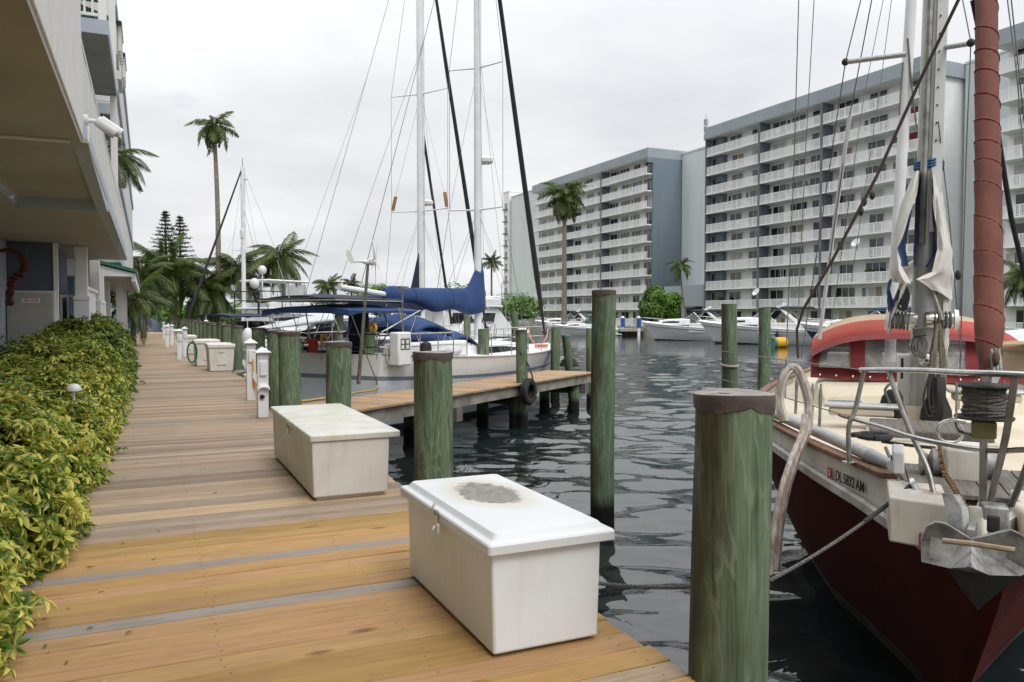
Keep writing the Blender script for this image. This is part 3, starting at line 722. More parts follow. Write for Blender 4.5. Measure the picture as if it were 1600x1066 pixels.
twisted('grey laid rope from the near piling back under the near dock box', sag(Vector((2.40, 2.98, .385)), Vector((2.26, 4.55, .02)), .05, 16), .012, ROPEG)
tp = S(7.3, -0.03, -.45)
tp = G(826, 612, -0.22); t = root('tyre', tp, 'worn black tyre hung as a fender on the finger pier edge', 'tyre', None, FAZ)
m = MB(); m.lathe([(.175, -.07), (.20, -.085), (.26, -.09), (.305, -.075), (.315, -.05), (.315, .05), (.305, .075), (.26, .09), (.20, .085), (.175, .07), (.19, .03), (.19, -.03), (.175, -.07)], 28, R=Matrix.Rotation(pi / 2, 3, 'X'))
m.build('casing', BLACK, t, ang=50)
m = MB()
for k in range(28):
    a = 2 * pi * k / 28; Rm = Matrix.Rotation(-a, 3, 'Y'); m.box(Rm @ Vector((.316, 0, 0)), (.012, .12, .04), Rm)
m.build('tread', BLACK, t)
g815 = G(815, 598, -.03)
rope('dark rope from the piling holding the hanging tyre', smooth([g815 + Vector((-.1, -.12, .75)), g815 + Vector((.1, -.16, .45)), tp + Vector((.05, -.12, .33)), tp + Vector((0, -.1, .2))], 5), .02, ROPEB)
rope('yellow rope lying along the finger pier from the sailboat stern', smooth([G(440, 629, -.02), G(480, 626, -.02), G(520, 620, -.02), G(560, 613, -.02), G(590, 606, -.02), G(602, 580, .1), G(604, 560, .3)], 6), .022, ROPEY)
c = G(889, 572, -.02)
for k in range(1):
    m = MB()
    for j in range(5): m.tube([c + Vector((.30 * cos(t) * (1 - .1 * j), .25 * sin(t) * (1 - .1 * j), .03 + .045 * j)) for t in np.linspace(0, 2 * pi, 20)], .035, 6, cap=False)
    o = m.build('rope_coil', ROPEB); tag(o, 'thick dark rope coiled round the foot of the leaning piling', 'rope')
m = MB(); q = G(755, 585, -.03)
m.tube([q + Vector((.19 * cos(t), .19 * sin(t), .05)) for t in np.linspace(0, 2 * pi, 16)], .03, 6, cap=False); o = m.build('rope_coil', ROPEB); tag(o, 'dark rope ring at the foot of the middle finger pier piling', 'rope')
d1140 = 2 * .15 * FPX / 24
for yy_, lb in ((571, 'pale rope turned round the piling left of the red sailboat'),):
    q = P(1140, yy_, d1140); m = MB()
    for j in range(2): m.tube([q + Vector((.165 * cos(t), .165 * sin(t), .02 * j + .02 * sin(t))) for t in np.linspace(0, 2 * pi, 18)], .012, 6, cap=False)
    o = m.build('mooring_rope', ROPEW); tag(o, lb, 'rope')
q = G(375, 583, 0)
m = MB()
for j in range(3): m.tube([q + Vector((.22 * cos(t) + .05 * j, .16 * sin(t), .02 + .02 * j)) for t in np.linspace(0, 2 * pi, 16)], .014, 5, cap=False)
o = m.build('rope_coil', ROPEW); tag(o, 'small pale rope coil at the foot of the piling by the square dock box', 'rope')
for i, (px, yt, yb, dd, lb) in enumerate(((387, 512, 548, 21.5, 'white inflated fender hanging behind the piling near the pedestals'), (322, 500, 514, 40, 'white fender hung among the far pilings'), (428, 548, 565, 17, 'white rounded fender low behind the pedestals'))):
    a_, b_ = P(px, yt, dd), P(px, yb, dd); hh = (a_.z - b_.z) / 2; m = MB(); m.ball((0, 0, 0), .16, 12, 10, (1, 1, max(hh / .16, 1))); m.tube([(0, 0, hh), (0, 0, hh + .25)], .01, 5)
    o = m.build('boat_fender', WPLASTIC, None, (a_ + b_) / 2); tag(o, lb, 'boat fender')

# ------------------------------------------------------------------ hedge of variegated leaves
def palmate(seed):
    rr = random.Random(seed); m = MB(); m.tint = []
    nl = rr.choice((6, 7, 7, 8)); base = rr.random()
    for i in range(nl):
        a = 2 * pi * i / nl + rr.uniform(-.15, .15); L = rr.uniform(.078, .108); wd = L * rr.uniform(.34, .44); dr = rr.uniform(.1, .55)
        t0 = min(1, max(0, rr.gauss(.53 + .45 * base, .27)))
        ca, sa = cos(a), sin(a)
        def pt(u, v, h): return (ca * u - sa * v, sa * u + ca * v, h)
        z = lambda u: -dr * u * u / L + .15 * u
        vs = [pt(.012, 0, z(.012)), pt(L * .5, wd * .5, z(L * .5) + .010), pt(L * .5, 0, z(L * .5) - .004), pt(L * .5, -wd * .5, z(L * .5) + .010), pt(L, 0, z(L)), pt(L * .8, wd * .33, z(L * .8) + .006), pt(L * .8, -wd * .33, z(L * .8) + .006)]
        o = len(m.v); m.v += vs; 
        for f in ((0, 2, 1), (0, 3, 2), (2, 4, 5, 1), (2, 3, 6, 4)): m.f.append(tuple(q + o for q in f)); m.mi.append(0)
        g = max(0, t0 - rr.uniform(.25, .55))
        m.tint += [g * .6, t0, g, min(1, t0 * rr.uniform(.8, 1.1)), t0, t0, t0]
    return m
PAL = [palmate(i) for i in range(12)]; PALM = [p_.mesh('leaf', LEAF, ang=0) for p_ in PAL]
rg = np.random.default_rng(5)
hedge = root('hedge', (-1.5, 12, 0), 'long hedge of yellow and green variegated leaves beside the boardwalk', 'hedge')
def hprof(y, th, shrink=0.0):
    """th 0..1 from the foot of the walk side up and over to the building side"""
    lump = .10 * sin(y * 1.9) + .07 * sin(y * 4.3 + 1) + .05 * sin(y * 7.1 + 2)
    xr = -0.62 + .14 * lump + lerp(0, .22, min(1, max(0, (y - 8) / 12))) - .24 * max(0, min(1, (6.5 - y) / 3)); ht = 0.93 + .52 * min(1, max(0, (y - 11) / 9)) + lump * .8 - .15 * max(0, (5 - y) / 3); wid = 2.5 if y < 14 else 1.6
    a = th * pi; n_ = 2.6
    cx, cz = cos(a), sin(a)
    k = (abs(cx) ** n_ + abs(cz) ** n_) ** (-1 / n_)
    bul = 1 + .06 * sin(y * 3.1 + th * 9) + .05 * sin(y * 6.7 - th * 14)
    px_ = xr - wid / 2 + (wid / 2 - shrink) * k * cx * bul
    return np.array([px_, y, max(0.02, (ht - shrink) * k * cz * bul - (.16 * min(1, max(0, (-1.5 - px_) / .6)) if y < 15 else 0))])
leaves = []
def hs(count, shrink, dens_near=True):
    for _ in range(count):
        y = 2.0 + 21.0 * rg.random() ** 1.25; th = .0 + .70 * rg.random() ** 1.1
        p0 = hprof(y, th, shrink); e = 1e-2
        tv = hprof(y, th + e, shrink) - p0; nn = np.array([tv[2], 0, -tv[0]]); l = np.linalg.norm(nn)
        nn = nn / l if l > 1e-6 else np.array([0, 0, 1.])
        if nn[2] < -.2: nn = -nn
        p0 = p0 + nn * rg.normal(0, .05) + rg.normal(0, .03, 3)
        d_ = nn * .75 + np.array([0, 0, .55]) + rg.normal(0, .42, 3); leaves.append((p0, d_, rg.uniform(.72, 1.25), shrink))
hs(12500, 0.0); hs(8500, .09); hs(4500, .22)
def leafmat4(p0, d_, s_):
    z = Vector(d_).normalized(); q = z.to_track_quat('Z', 'Y') @ Matrix.Rotation(rg.uniform(0, 6.28), 3, 'Z').to_quaternion()
    return Matrix.LocRotScale(Vector(p0), q, Vector((s_,) * 3))
order = sorted(range(len(leaves)), key=lambda i: (leaves[i][3] > 0, (Vector(leaves[i][0]) - CAM).length if (leaves[i][0][1] > 3.3 and leaves[i][0][0] > -2.2) else 99))
vis = [i for i in order]
V_, F_, T_ = [], [], []; off_ = 0; hb = Vector((-1.5, 12, 0))
arr = [(np.array(p_.v), p_.f, np.array(p_.tint)) for p_ in PAL]
for k_, i in enumerate(vis):
    p0, d_, s_, sh = leaves[i]; M4 = leafmat4(p0, d_, s_); v_ = rg.integers(0, 12)
    if k_ < 300:
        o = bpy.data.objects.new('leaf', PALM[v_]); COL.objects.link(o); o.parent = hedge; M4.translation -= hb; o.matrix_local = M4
    else:
        mm = np.array(M4); vv, ff, tt = arr[v_]; y_ = p0[1]
        V_.append(vv @ mm[:3, :3].T + mm[:3, 3] - np.array(hb)); F_ += [tuple(q + off_ for q in f) for f in ff]; off_ += len(vv); T_.append(np.clip(tt * rg.uniform(.75, 1.15) - (.35 if sh > .2 else (.12 if sh > 0 else 0)) - (.40 if (p0[0] < -1.75 and y_ < 14) else 0) - .28 * min(1, max(0, (y_ - 13) / 5)), 0, 1))  # leaves at the back have the overhang's shade put into their tint
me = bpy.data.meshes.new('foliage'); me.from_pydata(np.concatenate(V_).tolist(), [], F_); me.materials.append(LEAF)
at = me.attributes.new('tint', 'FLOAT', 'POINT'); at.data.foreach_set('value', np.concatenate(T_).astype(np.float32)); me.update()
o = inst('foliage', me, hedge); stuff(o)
m = MB(); rr = random.Random(3)
for k in range(110):
    y = rr.uniform(2.4, 22.8); x = rr.uniform(-2.6, -.85); hgt = rr.uniform(.5, .85)
    m.tube([(x, y, -.1), (x + rr.uniform(-.1, .1), y + rr.uniform(-.1, .1), hgt * .5), (x + rr.uniform(-.25, .25), y + rr.uniform(-.25, .25), hgt)], [.018, .014, .006], 5)
stuff(m.build('stems', DARKTRUNK, hedge, (1.5, -12, 0)))
m = MB(); m.tint = []; rr = random.Random(77)
for k in range(46):
    y = rr.uniform(3.6, 19); x = -.52 + abs(rr.gauss(0, .28)) + (rr.uniform(0, 2.2) if rr.random() < .22 else 0); a = rr.uniform(0, 6.28); L = rr.uniform(.03, .06); ca, sa = cos(a), sin(a); wd = L * .36; tt = rr.choice((.1, .5, .8, 1.0))
    if x > 2.15 or (x > 1.2 and (3.3 < y < 5 or 7 < y < 9.6)): continue
    o_ = len(m.v); m.v += [(x + ca * u - sa * v, y + sa * u + ca * v, .006 + h) for u, v, h in ((0, 0, 0), (L * .5, wd * .5, .008), (L, 0, .002), (L * .5, -wd * .5, .005))]; m.f.append((o_, o_ + 1, o_ + 2, o_ + 3)); m.mi.append(0); m.tint += [tt] * 4
o = stuff(m.build('leaf_litter', leafmat('dry_leaf', [(0, (.10, .055, .025)), (.6, (.26, .19, .06)), (1, (.45, .38, .12))], .1), ang=0)); tag(o, 'few dry leaves scattered on the planks beside the hedge', 'leaf litter')
q = P(115, 606, 8.7)
t = root('path_light', (q.x, q.y, -.1), 'small white mushroom path light poking out of the hedge', 'path light')
zt = q.z + .1
m = MB(); m.lathe([(.070, zt - .035), (.074, zt - .02), (.064, zt + .018), (.038, zt + .04), (.006, zt + .046)], 18); m.build('shade', WPLASTIC, t, ang=50)
m = MB(); m.tube([(0, 0, 0), (0, 0, zt - .01)], .014, 8); m.build('stem', WPLASTIC, t)

# ------------------------------------------------------------------ the building on the left
lb = root('waterfront_building', (-3, 12, 0), 'white and blue waterfront building overhanging the hedge', 'building')
LO = (3, -12, 0)
def part(name, mat, fn, parent=lb, **k):
    m = MB(); fn(m); return m.build(name, mat, parent, LO if parent is lb else (0, 0, 0), **k)
part('stucco_wall', STUCCO, lambda m: m.b2((-7, -5, 3.25), (-.505, 8.22, 14)), ang=0, bevel=.012)
def _s(m):
    m.b2((-7, -5, 3.20), (-.52, 8.215, 3.248))
    m.add([(-7, 8.22, 3.20), (-1.55, 8.22, 3.20), (-1.55, 12.3, 3.06), (-7, 12.3, 3.06)], [(0, 3, 2, 1)])
    m.b2((-1.55, 8.217, 3.20), (-.47, 12.3, 3.24))
    m.b2((-7, 12.3, 3.055), (-.45, 22.9, 3.10))
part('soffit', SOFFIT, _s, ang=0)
part('beam', PALEBLUE, lambda m: (m.b2((-1.50, 12.26, 3.06), (-.471, 12.299, 3.245)), m.add([(-1.5, 12.27, 3.07), (-1.62, 12.27, 3.19), (-1.5, 12.27, 3.24)], [(0, 1, 2)])), ang=0)
part('fascia', PALEBLUE, lambda m: m.prism([(8.225, 3.205), (12.3, 3.05), (22.95, 3.05), (22.95, 3.36), (8.225, 3.36)], -.60, -.475, 0), ang=0)
bd = MB(); bd.b2((-.02, -.21, 0), (.02, .21, 1.03)); bdm = bd.mesh('siding_board', OFFWHITE, 0)
y = 8.46
while y < 22.8:
    inst('siding_board', bdm, lb, (-.597 + 3 + .004 * ((int(y * 7)) % 2), y - 12, 3.361), bevel=0); y += .435
part('parapet_cap', OFFWHITE, lambda m: m.b2((-.68, 8.23, 4.392), (-.568, 22.9, 4.46)), ang=0, bevel=.01)
part('inner_wall', OFFWHITE, lambda m: m.b2((-7, 8.23, 4.0), (-1.8, 23, 14)), ang=0)
def slab(z, y0, y1, x1):
    part('balcony_slab', GREYSOFFIT, lambda m: m.b2((-7, y0 + .03, z), (x1 - .03, y1, z + .24)), ang=0)
    part('balcony_fascia', PALEBLUE, lambda m: (m.b2((-7, y0, z - .01), (x1, y0 + .029, z + .27)), m.b2((x1 - .029, y0 + .03, z - .01), (x1, y1, z + .27))), ang=0)
slab(7.2, 17.9, 22.9, -.62); slab(10.05, 17.9, 24.5, -1.0); slab(7.05, 24.2, 28, -.78); slab(12.6, 12, 20, -1.0)
def rail_(m, y, x0, x1, z):
    m.b2((x0, y, z + .95), (x1, y + .06, z + 1.02)); m.b2((x0, y, z + .08), (x1, y + .06, z + .14)); x = x0
    while x <= x1: m.b2((x - .02, y + .01, z + .08), (x + .02, y + .05, z + .96)); x += .14
part('balcony_rail', WHITEP, lambda m: rail_(m, 17.95, -3.0, -.66, 7.46), ang=0); part('balcony_rail', WHITEP, lambda m: rail_(m, 24.25, -3, -.82, 7.3), ang=0)
for lo_, hi_ in (((-.80, 17.93, 7.48), (-.66, 18.1, 10.04)), ((-.78, 22.7, 4.77), (-.63, 22.9, 7.18)), ((-.78, 22.7, 7.48), (-.63, 22.9, 10.04)), ((-1.1, 24.2, 10.33), (-.95, 24.4, 14))):
    part('corner_post', WHITEP, lambda m: m.b2(lo_, hi_), ang=0)
part('rear_wall', OFFWHITE, lambda m: (m.b2((-7, 28.2, 3.3), (-.82, 60, 11.5)), m.b2((-7, 23.0, 3.3), (-1.5, 28.2, 13))), ang=0)
part('trim_band', PALEBLUE, lambda m: [m.b2((-.86, 28.15, z), (-.74, 60, z + .3)) for z in (3.3, 6.0, 8.7, 11.3)], ang=0)
for (y0, y1, z0, z1, x1) in ((23.6, 25.2, 8.5, 9.3, -.50), (28.6, 30.4, 9.15, 9.95, -.52)):
    part('bay_window', OFFWHITE, lambda m: (m.b2((-1.8, y0, z0), (x1 - .12, y1, z1)), [m.b2((x1 - .1, y0 + .1 + .3 * k, z0 + .1), (x1 - .02, y0 + .2 + .3 * k, z1 - .05)) for k in range(5)]), ang=0)
    part('bay_roof', GREENROOF, lambda m: m.add([(-1.9, y0 - .15, z1), (x1, y0 - .15, z1), (x1, y1 + .15, z1), (-1.9, y1 + .15, z1), (-1.9, y0 - .15, z1 + .45), (-1.9, y1 + .15, z1 + .45)], [(3, 2, 1, 0), (0, 1, 4), (2, 3, 5), (1, 2, 5, 4), (0, 4, 5, 3)]), ang=0)
# ground floor
part('service_wall', SLATE, lambda m: m.b2((-2.43, 18.0, -.1), (-1.66, 21, 3.05)), ang=0)
part('corner_trim', WHITEP, lambda m: m.b2((-1.658, 17.96, -.1), (-1.58, 18.1, 3.05)), ang=0)
part('side_wall', PALEBLUE, lambda m: m.b2((-7, 17.3, -.1), (-2.44, 21, 3.05)), ang=0)
part('porch_wall', BLUEWALL, lambda m: (m.b2((-7, 21.2, -.1), (-2.9, 60, 3.05)), m.b2((-7, 26.2, -.1), (-1.9, 27.6, 3.05))), ang=0)
part('porch_window', GLASS, lambda m: (m.b2((-2.898, 22.5, .5), (-2.86, 23.7, 2.2)), m.b2((-2.6, 26.15, 1.0), (-2.1, 26.198, 2.1))), ang=0)
part('porch_door', OFFWHITE, lambda m: m.b2((-2.898, 20.0 + 1.3, 0), (-2.84, 22.2, 2.3)), ang=0)
def column(y, x=-1.22, wd=.115):
    def f(m):
        m.b2((x - wd, y - wd, -.1), (x + wd, y + wd, 3.05)); m.b2((x - wd * 1.35, y - wd * 1.35, 1.95), (x + wd * 1.35, y + wd * 1.35, 2.03)); m.b2((x - wd * 1.25, y - wd * 1.25, -.1), (x + wd * 1.25, y + wd * 1.25, 1.94)); m.b2((x - wd * 1.5, y - wd * 1.5, -.1), (x + wd * 1.5, y + wd * 1.5, .55))
    part('column', WHITEP, f, ang=0, bevel=.008)
for y in (18.7, 23.4, 25.6, 29.4): column(y)
y = 18.95
pb = MB(); pb.b2((-.02, -.1, 0), (.02, .1, 1.75)); pbm = pb.mesh('balustrade_board', WHITEP, 0)
while y < 23.2: inst('balustrade_board', pbm, lb, (-1.22 + 3, y - 12, .45)); y += .215
part('balustrade_cap', WHITEP, lambda m: m.b2((-1.29, 18.85, 2.2), (-1.15, 23.25, 2.27)), ang=0)
def pick_(m):
    m.b2((-1.62, 18.75, 2.0), (-1.36, 18.8, 2.06)); x = -1.6
    while x < -1.34: m.b2((x - .02, 18.76, .4), (x + .02, 18.79, 2.0)); x += .12
part('picket_rail', WHITEP, pick_, ang=0)
def prf(m): m.add([(-3.5, 25.4, 3.75), (-.25, 25.4, 2.95), (-.25, 40, 2.95), (-3.5, 40, 3.75), (-3.5, 25.4, 3.68), (-.25, 25.4, 2.86), (-.25, 40, 2.86), (-3.5, 40, 3.68)], [(0, 1, 2, 3), (4, 7, 6, 5), (0, 4, 5, 1), (1, 5, 6, 2), (2, 6, 7, 3), (3, 7, 4, 0)])
part('porch_roof', GREENROOF, prf, ang=0)
part('porch_gable', WHITEP, lambda m: (m.prism([(-3.4, 2.75), (-.35, 2.75), (-.35, 2.85), (-3.4, 3.6)], 25.5, 25.6, 1), m.b2((-.40, 25.6, 2.62), (-.30, 40, 2.85))), ang=0)
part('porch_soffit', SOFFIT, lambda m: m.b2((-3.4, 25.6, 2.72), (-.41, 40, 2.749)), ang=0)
for y in (31.5, 35, 39): part('porch_post', WHITEP, lambda m: m.b2((-.9 - .1, y - .1, -.1), (-.9 + .1, y + .1, 2.72)), ang=0)
# things fixed to or standing by the building
cb = root('hose_cabinet', (-2.02, 17.99, .75), 'white fire hose cabinet with red lettering on the dark wall', 'cabinet')
m = MB(); m.b2((-.40, -.22, 0), (.40, 0, 1.36)); m.build('case', BOX_OLD, cb, bevel=.01)
m = MB(); m.b2((-.365, -.235, .03), (.365, -.222, 1.32)); m.build('door', M('cabinet_door_paint', (.42, .41, .38), (.36, .35, .32), rough=.5, scale=3), cb, bevel=.006)
m = MB(); m.b2((-.15, -.2375, 1.13), (.15, -.2355, 1.21)); m.build('sign', WHITEP, cb)
m = MB(); m.b2((.28, -.255, .62), (.31, -.236, .70)); m.build('handle', DULLSTEEL, cb)
def text(name, body, size, mat, parent, loc, rot, ext=.001, sx=1.0):
    c_ = bpy.data.curves.new(name, 'FONT'); c_.body = body; c_.size = size; c_.extrude = ext; c_.align_x = 'CENTER'; c_.align_y = 'CENTER'; c_.materials.append(mat); c_.offset = size * .012
    tmp = bpy.data.objects.new(name, c_); COL.objects.link(tmp)
    me = bpy.data.meshes.new_from_object(tmp); bpy.data.objects.remove(tmp)
    return inst(name, me, parent, loc, rot=rot, scale=(sx, 1, 1))
text('lettering', 'FIRE HOSE', .066, RED, cb, (0, -.239, 1.17), (pi / 2, 0, 0), sx=.82)
scam = root('security_camera', XP(131, 188, -.505), 'white bullet security camera bolted to the stucco corner', 'camera')
scam.scale = (.78,) * 3
m = MB(); m.lathe([(.07, 0), (.07, .03), (.055, .045), (.02, .05)], 16, R=Matrix.Rotation(pi / 2, 3, 'Y')); m.build('base', WPLASTIC, scam)
m = MB(); m.b2((-.0, -.075, -.28), (.06, .06, -.08)); m.build('junction_box', WPLASTIC, scam, bevel=.012)
m = MB(); m.tube(smooth([(.04, 0, 0), (.10, .0, .0), (.15, .02, .0)], 4), .026, 10); m.build('arm', WPLASTIC, scam)
m = MB(); ax = Vector((.80, .10, -.52)).normalized(); c0 = Vector((.13, .02, .02)); m.tube([c0, c0 + ax * .02, c0 + ax * .25], [.05, .068, .072], 16); m.build('housing', WPLASTIC, scam, ang=50)
m = MB(); m.tube([c0 + ax * .245, c0 + ax * .255], [.066, .05], 16); m.build('lens', BLACK, scam)
m = MB(); m.tube([c0 + ax * .05 + Vector((0, 0, .03)), c0 + ax * .31 + Vector((0, 0, .035))], [.062, .062], 16); m.build('sunshade', WPLASTIC, scam, ang=50)
m = MB(); m.tube([(-7, 8.12, 3.185), (-.6, 8.12, 3.185)], .018, 8); o = m.build('conduit', WPLASTIC); tag(o, 'thin white conduit pipe running across the brown soffit', 'pipe')
gl = MB(); pth = smooth([P(-8, 394, 13.2), P(12, 391, 13.2), P(30, 397, 13.2), P(38, 412, 13.2), P(33, 428, 13.2), P(20, 436, 13.2), P(16, 452, 13.2), P(15, 478, 13.2)], 6)
gl.tube(pth, [.03 if i < 14 else .055 + .02 * sin(i * 1.9) for i in range(len(pth))], 8)
o = gl.build('garland', M('dark_red_tinsel', (.09, .009, .009), (.035, .005, .006), rough=.8, scale=14, bump=1.0, bscale=30)); tag(o, 'dark red tinsel garland bent round a hook by the building', 'garland')
# ================================================================== APARTMENT BLOCKS ACROSS THE WATER
FH = 2.75
def win_mesh(wd, ht, ci, n=2, fr=None):
    m = MB()
    for k in range(n): m.m = 1 + k; m.b2((-.03 - .004 * (k % 2), -wd / 2 + wd * k / n + .001, 0), (.02, -wd / 2 + wd * (k + 1) / n - .001, ht))
    m.m = 0
    for y in [-wd / 2, wd / 2] + [(-wd / 2 + wd * k / n) for k in range(1, n)]: m.b2((-.06, y - .035, -.03), (.0, y + .035, ht + .03))
    for z in (0, ht): m.b2((-.061, -wd / 2, z - .03), (.0, wd / 2, z + .03))
    return m.mesh('window', [fr or WHITEP] + [CURT[ci if k == 0 or n == 1 else (ci, 0, 2, 3, 0)[(k + ci + int(wd * 10)) % 5]] for k in range(n)], 0)
WINS = {}
def window(par, x, y, z, wd, ht, ci, n=2, fr=None):
    k = (wd, ht, ci, n, fr.name if fr else '')
    if k not in WINS: WINS[k] = win_mesh(wd, ht, ci, n, fr)
    return inst('window', WINS[k], par, (x, y, z))
RAILS = {}
def rail_mesh(L):
    m = MB(); m.b2((-.03, 0, .98), (.03, L, 1.06)); m.b2((-.025, 0, .06), (.025, L, .12)); n = max(2, round(L / 1.12)); 
    for k in range(n + 1):
        y = L * k / n; m.b2((-.032, max(0, y - .04), 0), (.032, min(L, y + .04), 1.0))
    k = int(L / .135)
    for i in range(k): y = L * (i + .5) / k; m.b2((-.012, y - .034, .1), (.012, y + .034, 1.0))
    return m.mesh('railing', WHITEP, 0)
def apartment(label, ya, ybs, seed, strip=False, end_len=6.5):
    """facade in the plane x=74 facing the canal; ybs are bay limits along y, local to ya"""
    rr = random.Random(seed); L = ybs[-1]
    r = root('apartment_block', (74, ya, -.1), label, 'apartment block', 'balconied apartment blocks across the canal')
    m = MB(); m.b2((1.75, .05, 0), (13, L - .05, 27.4)); m.build('facade_wall', BWHITE, r, ang=0)
    m = MB(); m.b2((-.12, -.35, 27.2), (14, L + .25, 28.75)); m.build('roof_fascia', BFASCIA, r, ang=0)
    m = MB(); m.b2((.0, -.1, 27.12), (1.74, L, 27.195)); m.build('roof_soffit', BWHITE, r, ang=0)
    m = MB(); m.b2((1.0, -.34, 0), (end_len, .04, 27.19)); m.b2((-.1, -.345, 26.4), (1.0, .03, 27.19)); m.build('end_wall', BGREY, r, ang=0)
    m = MB(); m.b2((1.745, -.1, 0), (1.95, .049, 27)); m.build('corner_strip', BWHITE, r, ang=0)
    for y in ybs[1:-1]:
        m = MB(); m.b2((-.08, y - .13, 0), (1.74, y + .13, 27.11)); m.build('partition', BDIV, r, ang=0)
    if strip:
        m = MB(); m.b2((.9, L - 2.6, 0), (1.748, L - .06, 27.1)); m.build('slate_panel', BGREY, r, ang=0)
        m = MB(); m.b2((-.06, L - .06, 0), (1.7, L + .1, 27.1)); m.build('partition', BDIV, r, ang=0)
    for k in range(0, 10):
        z = FH * k
        if k:
            m = MB(); m.b2((.0, .05, z - .20), (1.74, L - .06, z)); m.build('balcony_slab', BWHITE, r, ang=0)
        for i in range(len(ybs) - 1):
            a, c = ybs[i] + .16, ybs[i + 1] - .16; Lb = round(c - a, 2)
            if Lb not in RAILS: RAILS[Lb] = rail_mesh(Lb)
            inst('railing', RAILS[Lb], r, (.07 if k else -2.5, a, z))
            if strip and i == len(ybs) - 2:
                for yy in (L - 1.9, L - .85): window(r, .87, yy, z + 1.15, .72, 1.0, 0, 1, BGREY)
                c = L - 2.7
            n = max(2, round((c - a) / 3.9)); cell = (c - a) / n
            for j in range(n):
                y0 = a + cell * (j + .5) + rr.uniform(-.25, .25); wd = rr.choice((2.0, 2.4, 2.4, 2.9)); ci = rr.choices((0, 1, 2, 3, 4), (6, 2.2, 3.2, 4, .12))[0]
                window(r, 1.72, y0, z + .08, wd, 2.15, ci, 2 if wd < 2.6 else 3)
                if rr.random() < .35: window(r, 1.72, y0 + wd / 2 + .55, z + .95, .62, 1.2, rr.choice((0, 2, 3)), 1)
    return r
apartment('far apartment block with slate end wall, beside the rounded green tree', 109.6, [0, 14.5, 28.1, 42.1], 3)
apartment('near apartment block of three balcony bays behind the red sailboat mast', 59.4, [0, 13.3, 24.1, 35.2], 8, strip=True, end_len=3.0)
apartment('apartment block cut by the right edge beyond the furled rust sail', 28.0, [0, 11, 23.0], 5)
def block(label, lo, hi, mat=BLIGHT, wins=None):
    r = root('stair_block', (lo[0], lo[1], -.1), label, 'building', 'windowless pale blocks between the apartments')
    m = MB(); m.b2((0, 0, 0), tuple(h - l for l, h in zip(lo, hi))); m.build('wall', mat, r, ang=0)
    m = MB(); m.b2((-.1, -.1, hi[2] - lo[2] + .001), (hi[0] - lo[0] + .1, hi[1] - lo[1] + .1, hi[2] - lo[2] + .25)); m.build('coping', mat, r, ang=0)
    return r
block('windowless pale grey block between the two middle apartment facades', (80.6, 94.8, -.1), (100, 109.2, 28.0))
block('windowless pale grey block behind the red sailboat mast', (80.6, 51.3, -.1), (100, 59.0, 28.6))
block('narrow pale grey block at the far left end of the apartments', (75.5, 151.9, -.1), (90, 166, 28.2))
r = block('farthest white block with a column of small windows', (75.2, 166.6, -.1), (92, 169.6, 29.6), BWHITE)
for k in range(10):
    window(r, -.02, 1.6, 1.2 + FH * k, 1.4, 1.3, 3, 2); m = MB(); m.b2((-.6, .6, 1.0 + FH * k), (0, 2.8, 1.15 + FH * k)); m.build('ledge', BGREY, r, ang=0)
t = root('entrance_canopy', (79.5, 100.5, -.1), 'low grey entrance canopy between the two apartment blocks', 'canopy')
m = MB(); m.b2((-5, -5, 3.0), (1, 5, 6.2)); m.build('roof', BFASCIA, t, ang=0)
m = MB(); [m.b2((-4.9, y - .2, 0), (-4.5, y + .2, 2.99)) for y in (-4.7, 0, 4.7)]; m.build('post', BFASCIA, t, ang=0)
m = MB(); m.b2((-1.2, -4.8, 0), (.9, 4.8, 2.9)); m.build('entrance', GLASS, t, ang=0)
for (px, py, dd, lb) in ((1182, 457, 103, 'white satellite dish mounted on the partition above the cruiser canopy'), (1338, 380, 90, 'white satellite dish on a fifth floor balcony')):
    q = P(px, py, dd); t = root('satellite_dish', q, lb, 'satellite dish', 'satellite dishes on the balconies')
    m = MB(); m.lathe([(.02, 0), (.35, .05), (.55, .16), (.56, .15), (.35, .03), (.02, -.02)], 16, R=Matrix.Rotation(-1.0, 3, 'Y')); m.build('dish', WPLASTIC, t, ang=60)
    m = MB(); m.tube([(0, 0, 0), (.15, 0, -.3), (.15, 0, -1.0)], .05, 6); m.tube([(0, 0, 0), (-.5, 0, .32)], .025, 5); m.build('arm', GPLASTIC, t)
FL = ['ground', 'second', 'third', 'fourth', 'fifth', 'sixth', 'seventh', 'eighth', 'ninth', 'top']
def chair_mesh(mat):
    m = MB(); m.b2((-.25, -.25, .38), (.25, .25, .44)); m.b2((.2, -.25, .44), (.26, .25, .95)); [m.b2((x - .03, y - .03, 0), (x + .03, y + .03, .38)) for x in (-.22, .22) for y in (-.22, .22)]; [m.b2((-.25, y - .03, .6), (.25, y + .03, .65)) for y in (-.25, .25)]; return m.mesh('chair', mat, 0)
def plant_mesh():
    m = MB(); m.tint = []; m.tube([(0, 0, 0), (0, 0, .4)], [.18, .24], 10); m.tint += [0.0] * len(m.v); rr = random.Random(9)
    for _ in range(120):
        d_ = Vector((rr.gauss(0, 1), rr.gauss(0, 1), rr.gauss(.6, .8))).normalized(); p = Vector((0, 0, .7)) + d_ * .45 * rr.uniform(.3, 1); s_ = d_.orthogonal().normalized() * .09; o_ = len(m.v); m.v += [tuple(p - s_), tuple(p + s_), tuple(p + d_ * .28)]; m.f.append((o_, o_ + 1, o_ + 2)); m.mi.append(0); m.tint += [rr.random()] * 3
    return m.mesh('plant', TREELEAF, 0)
CHW, CHB, PLM = chair_mesh(WPLASTIC), chair_mesh(GPLASTIC), plant_mesh()
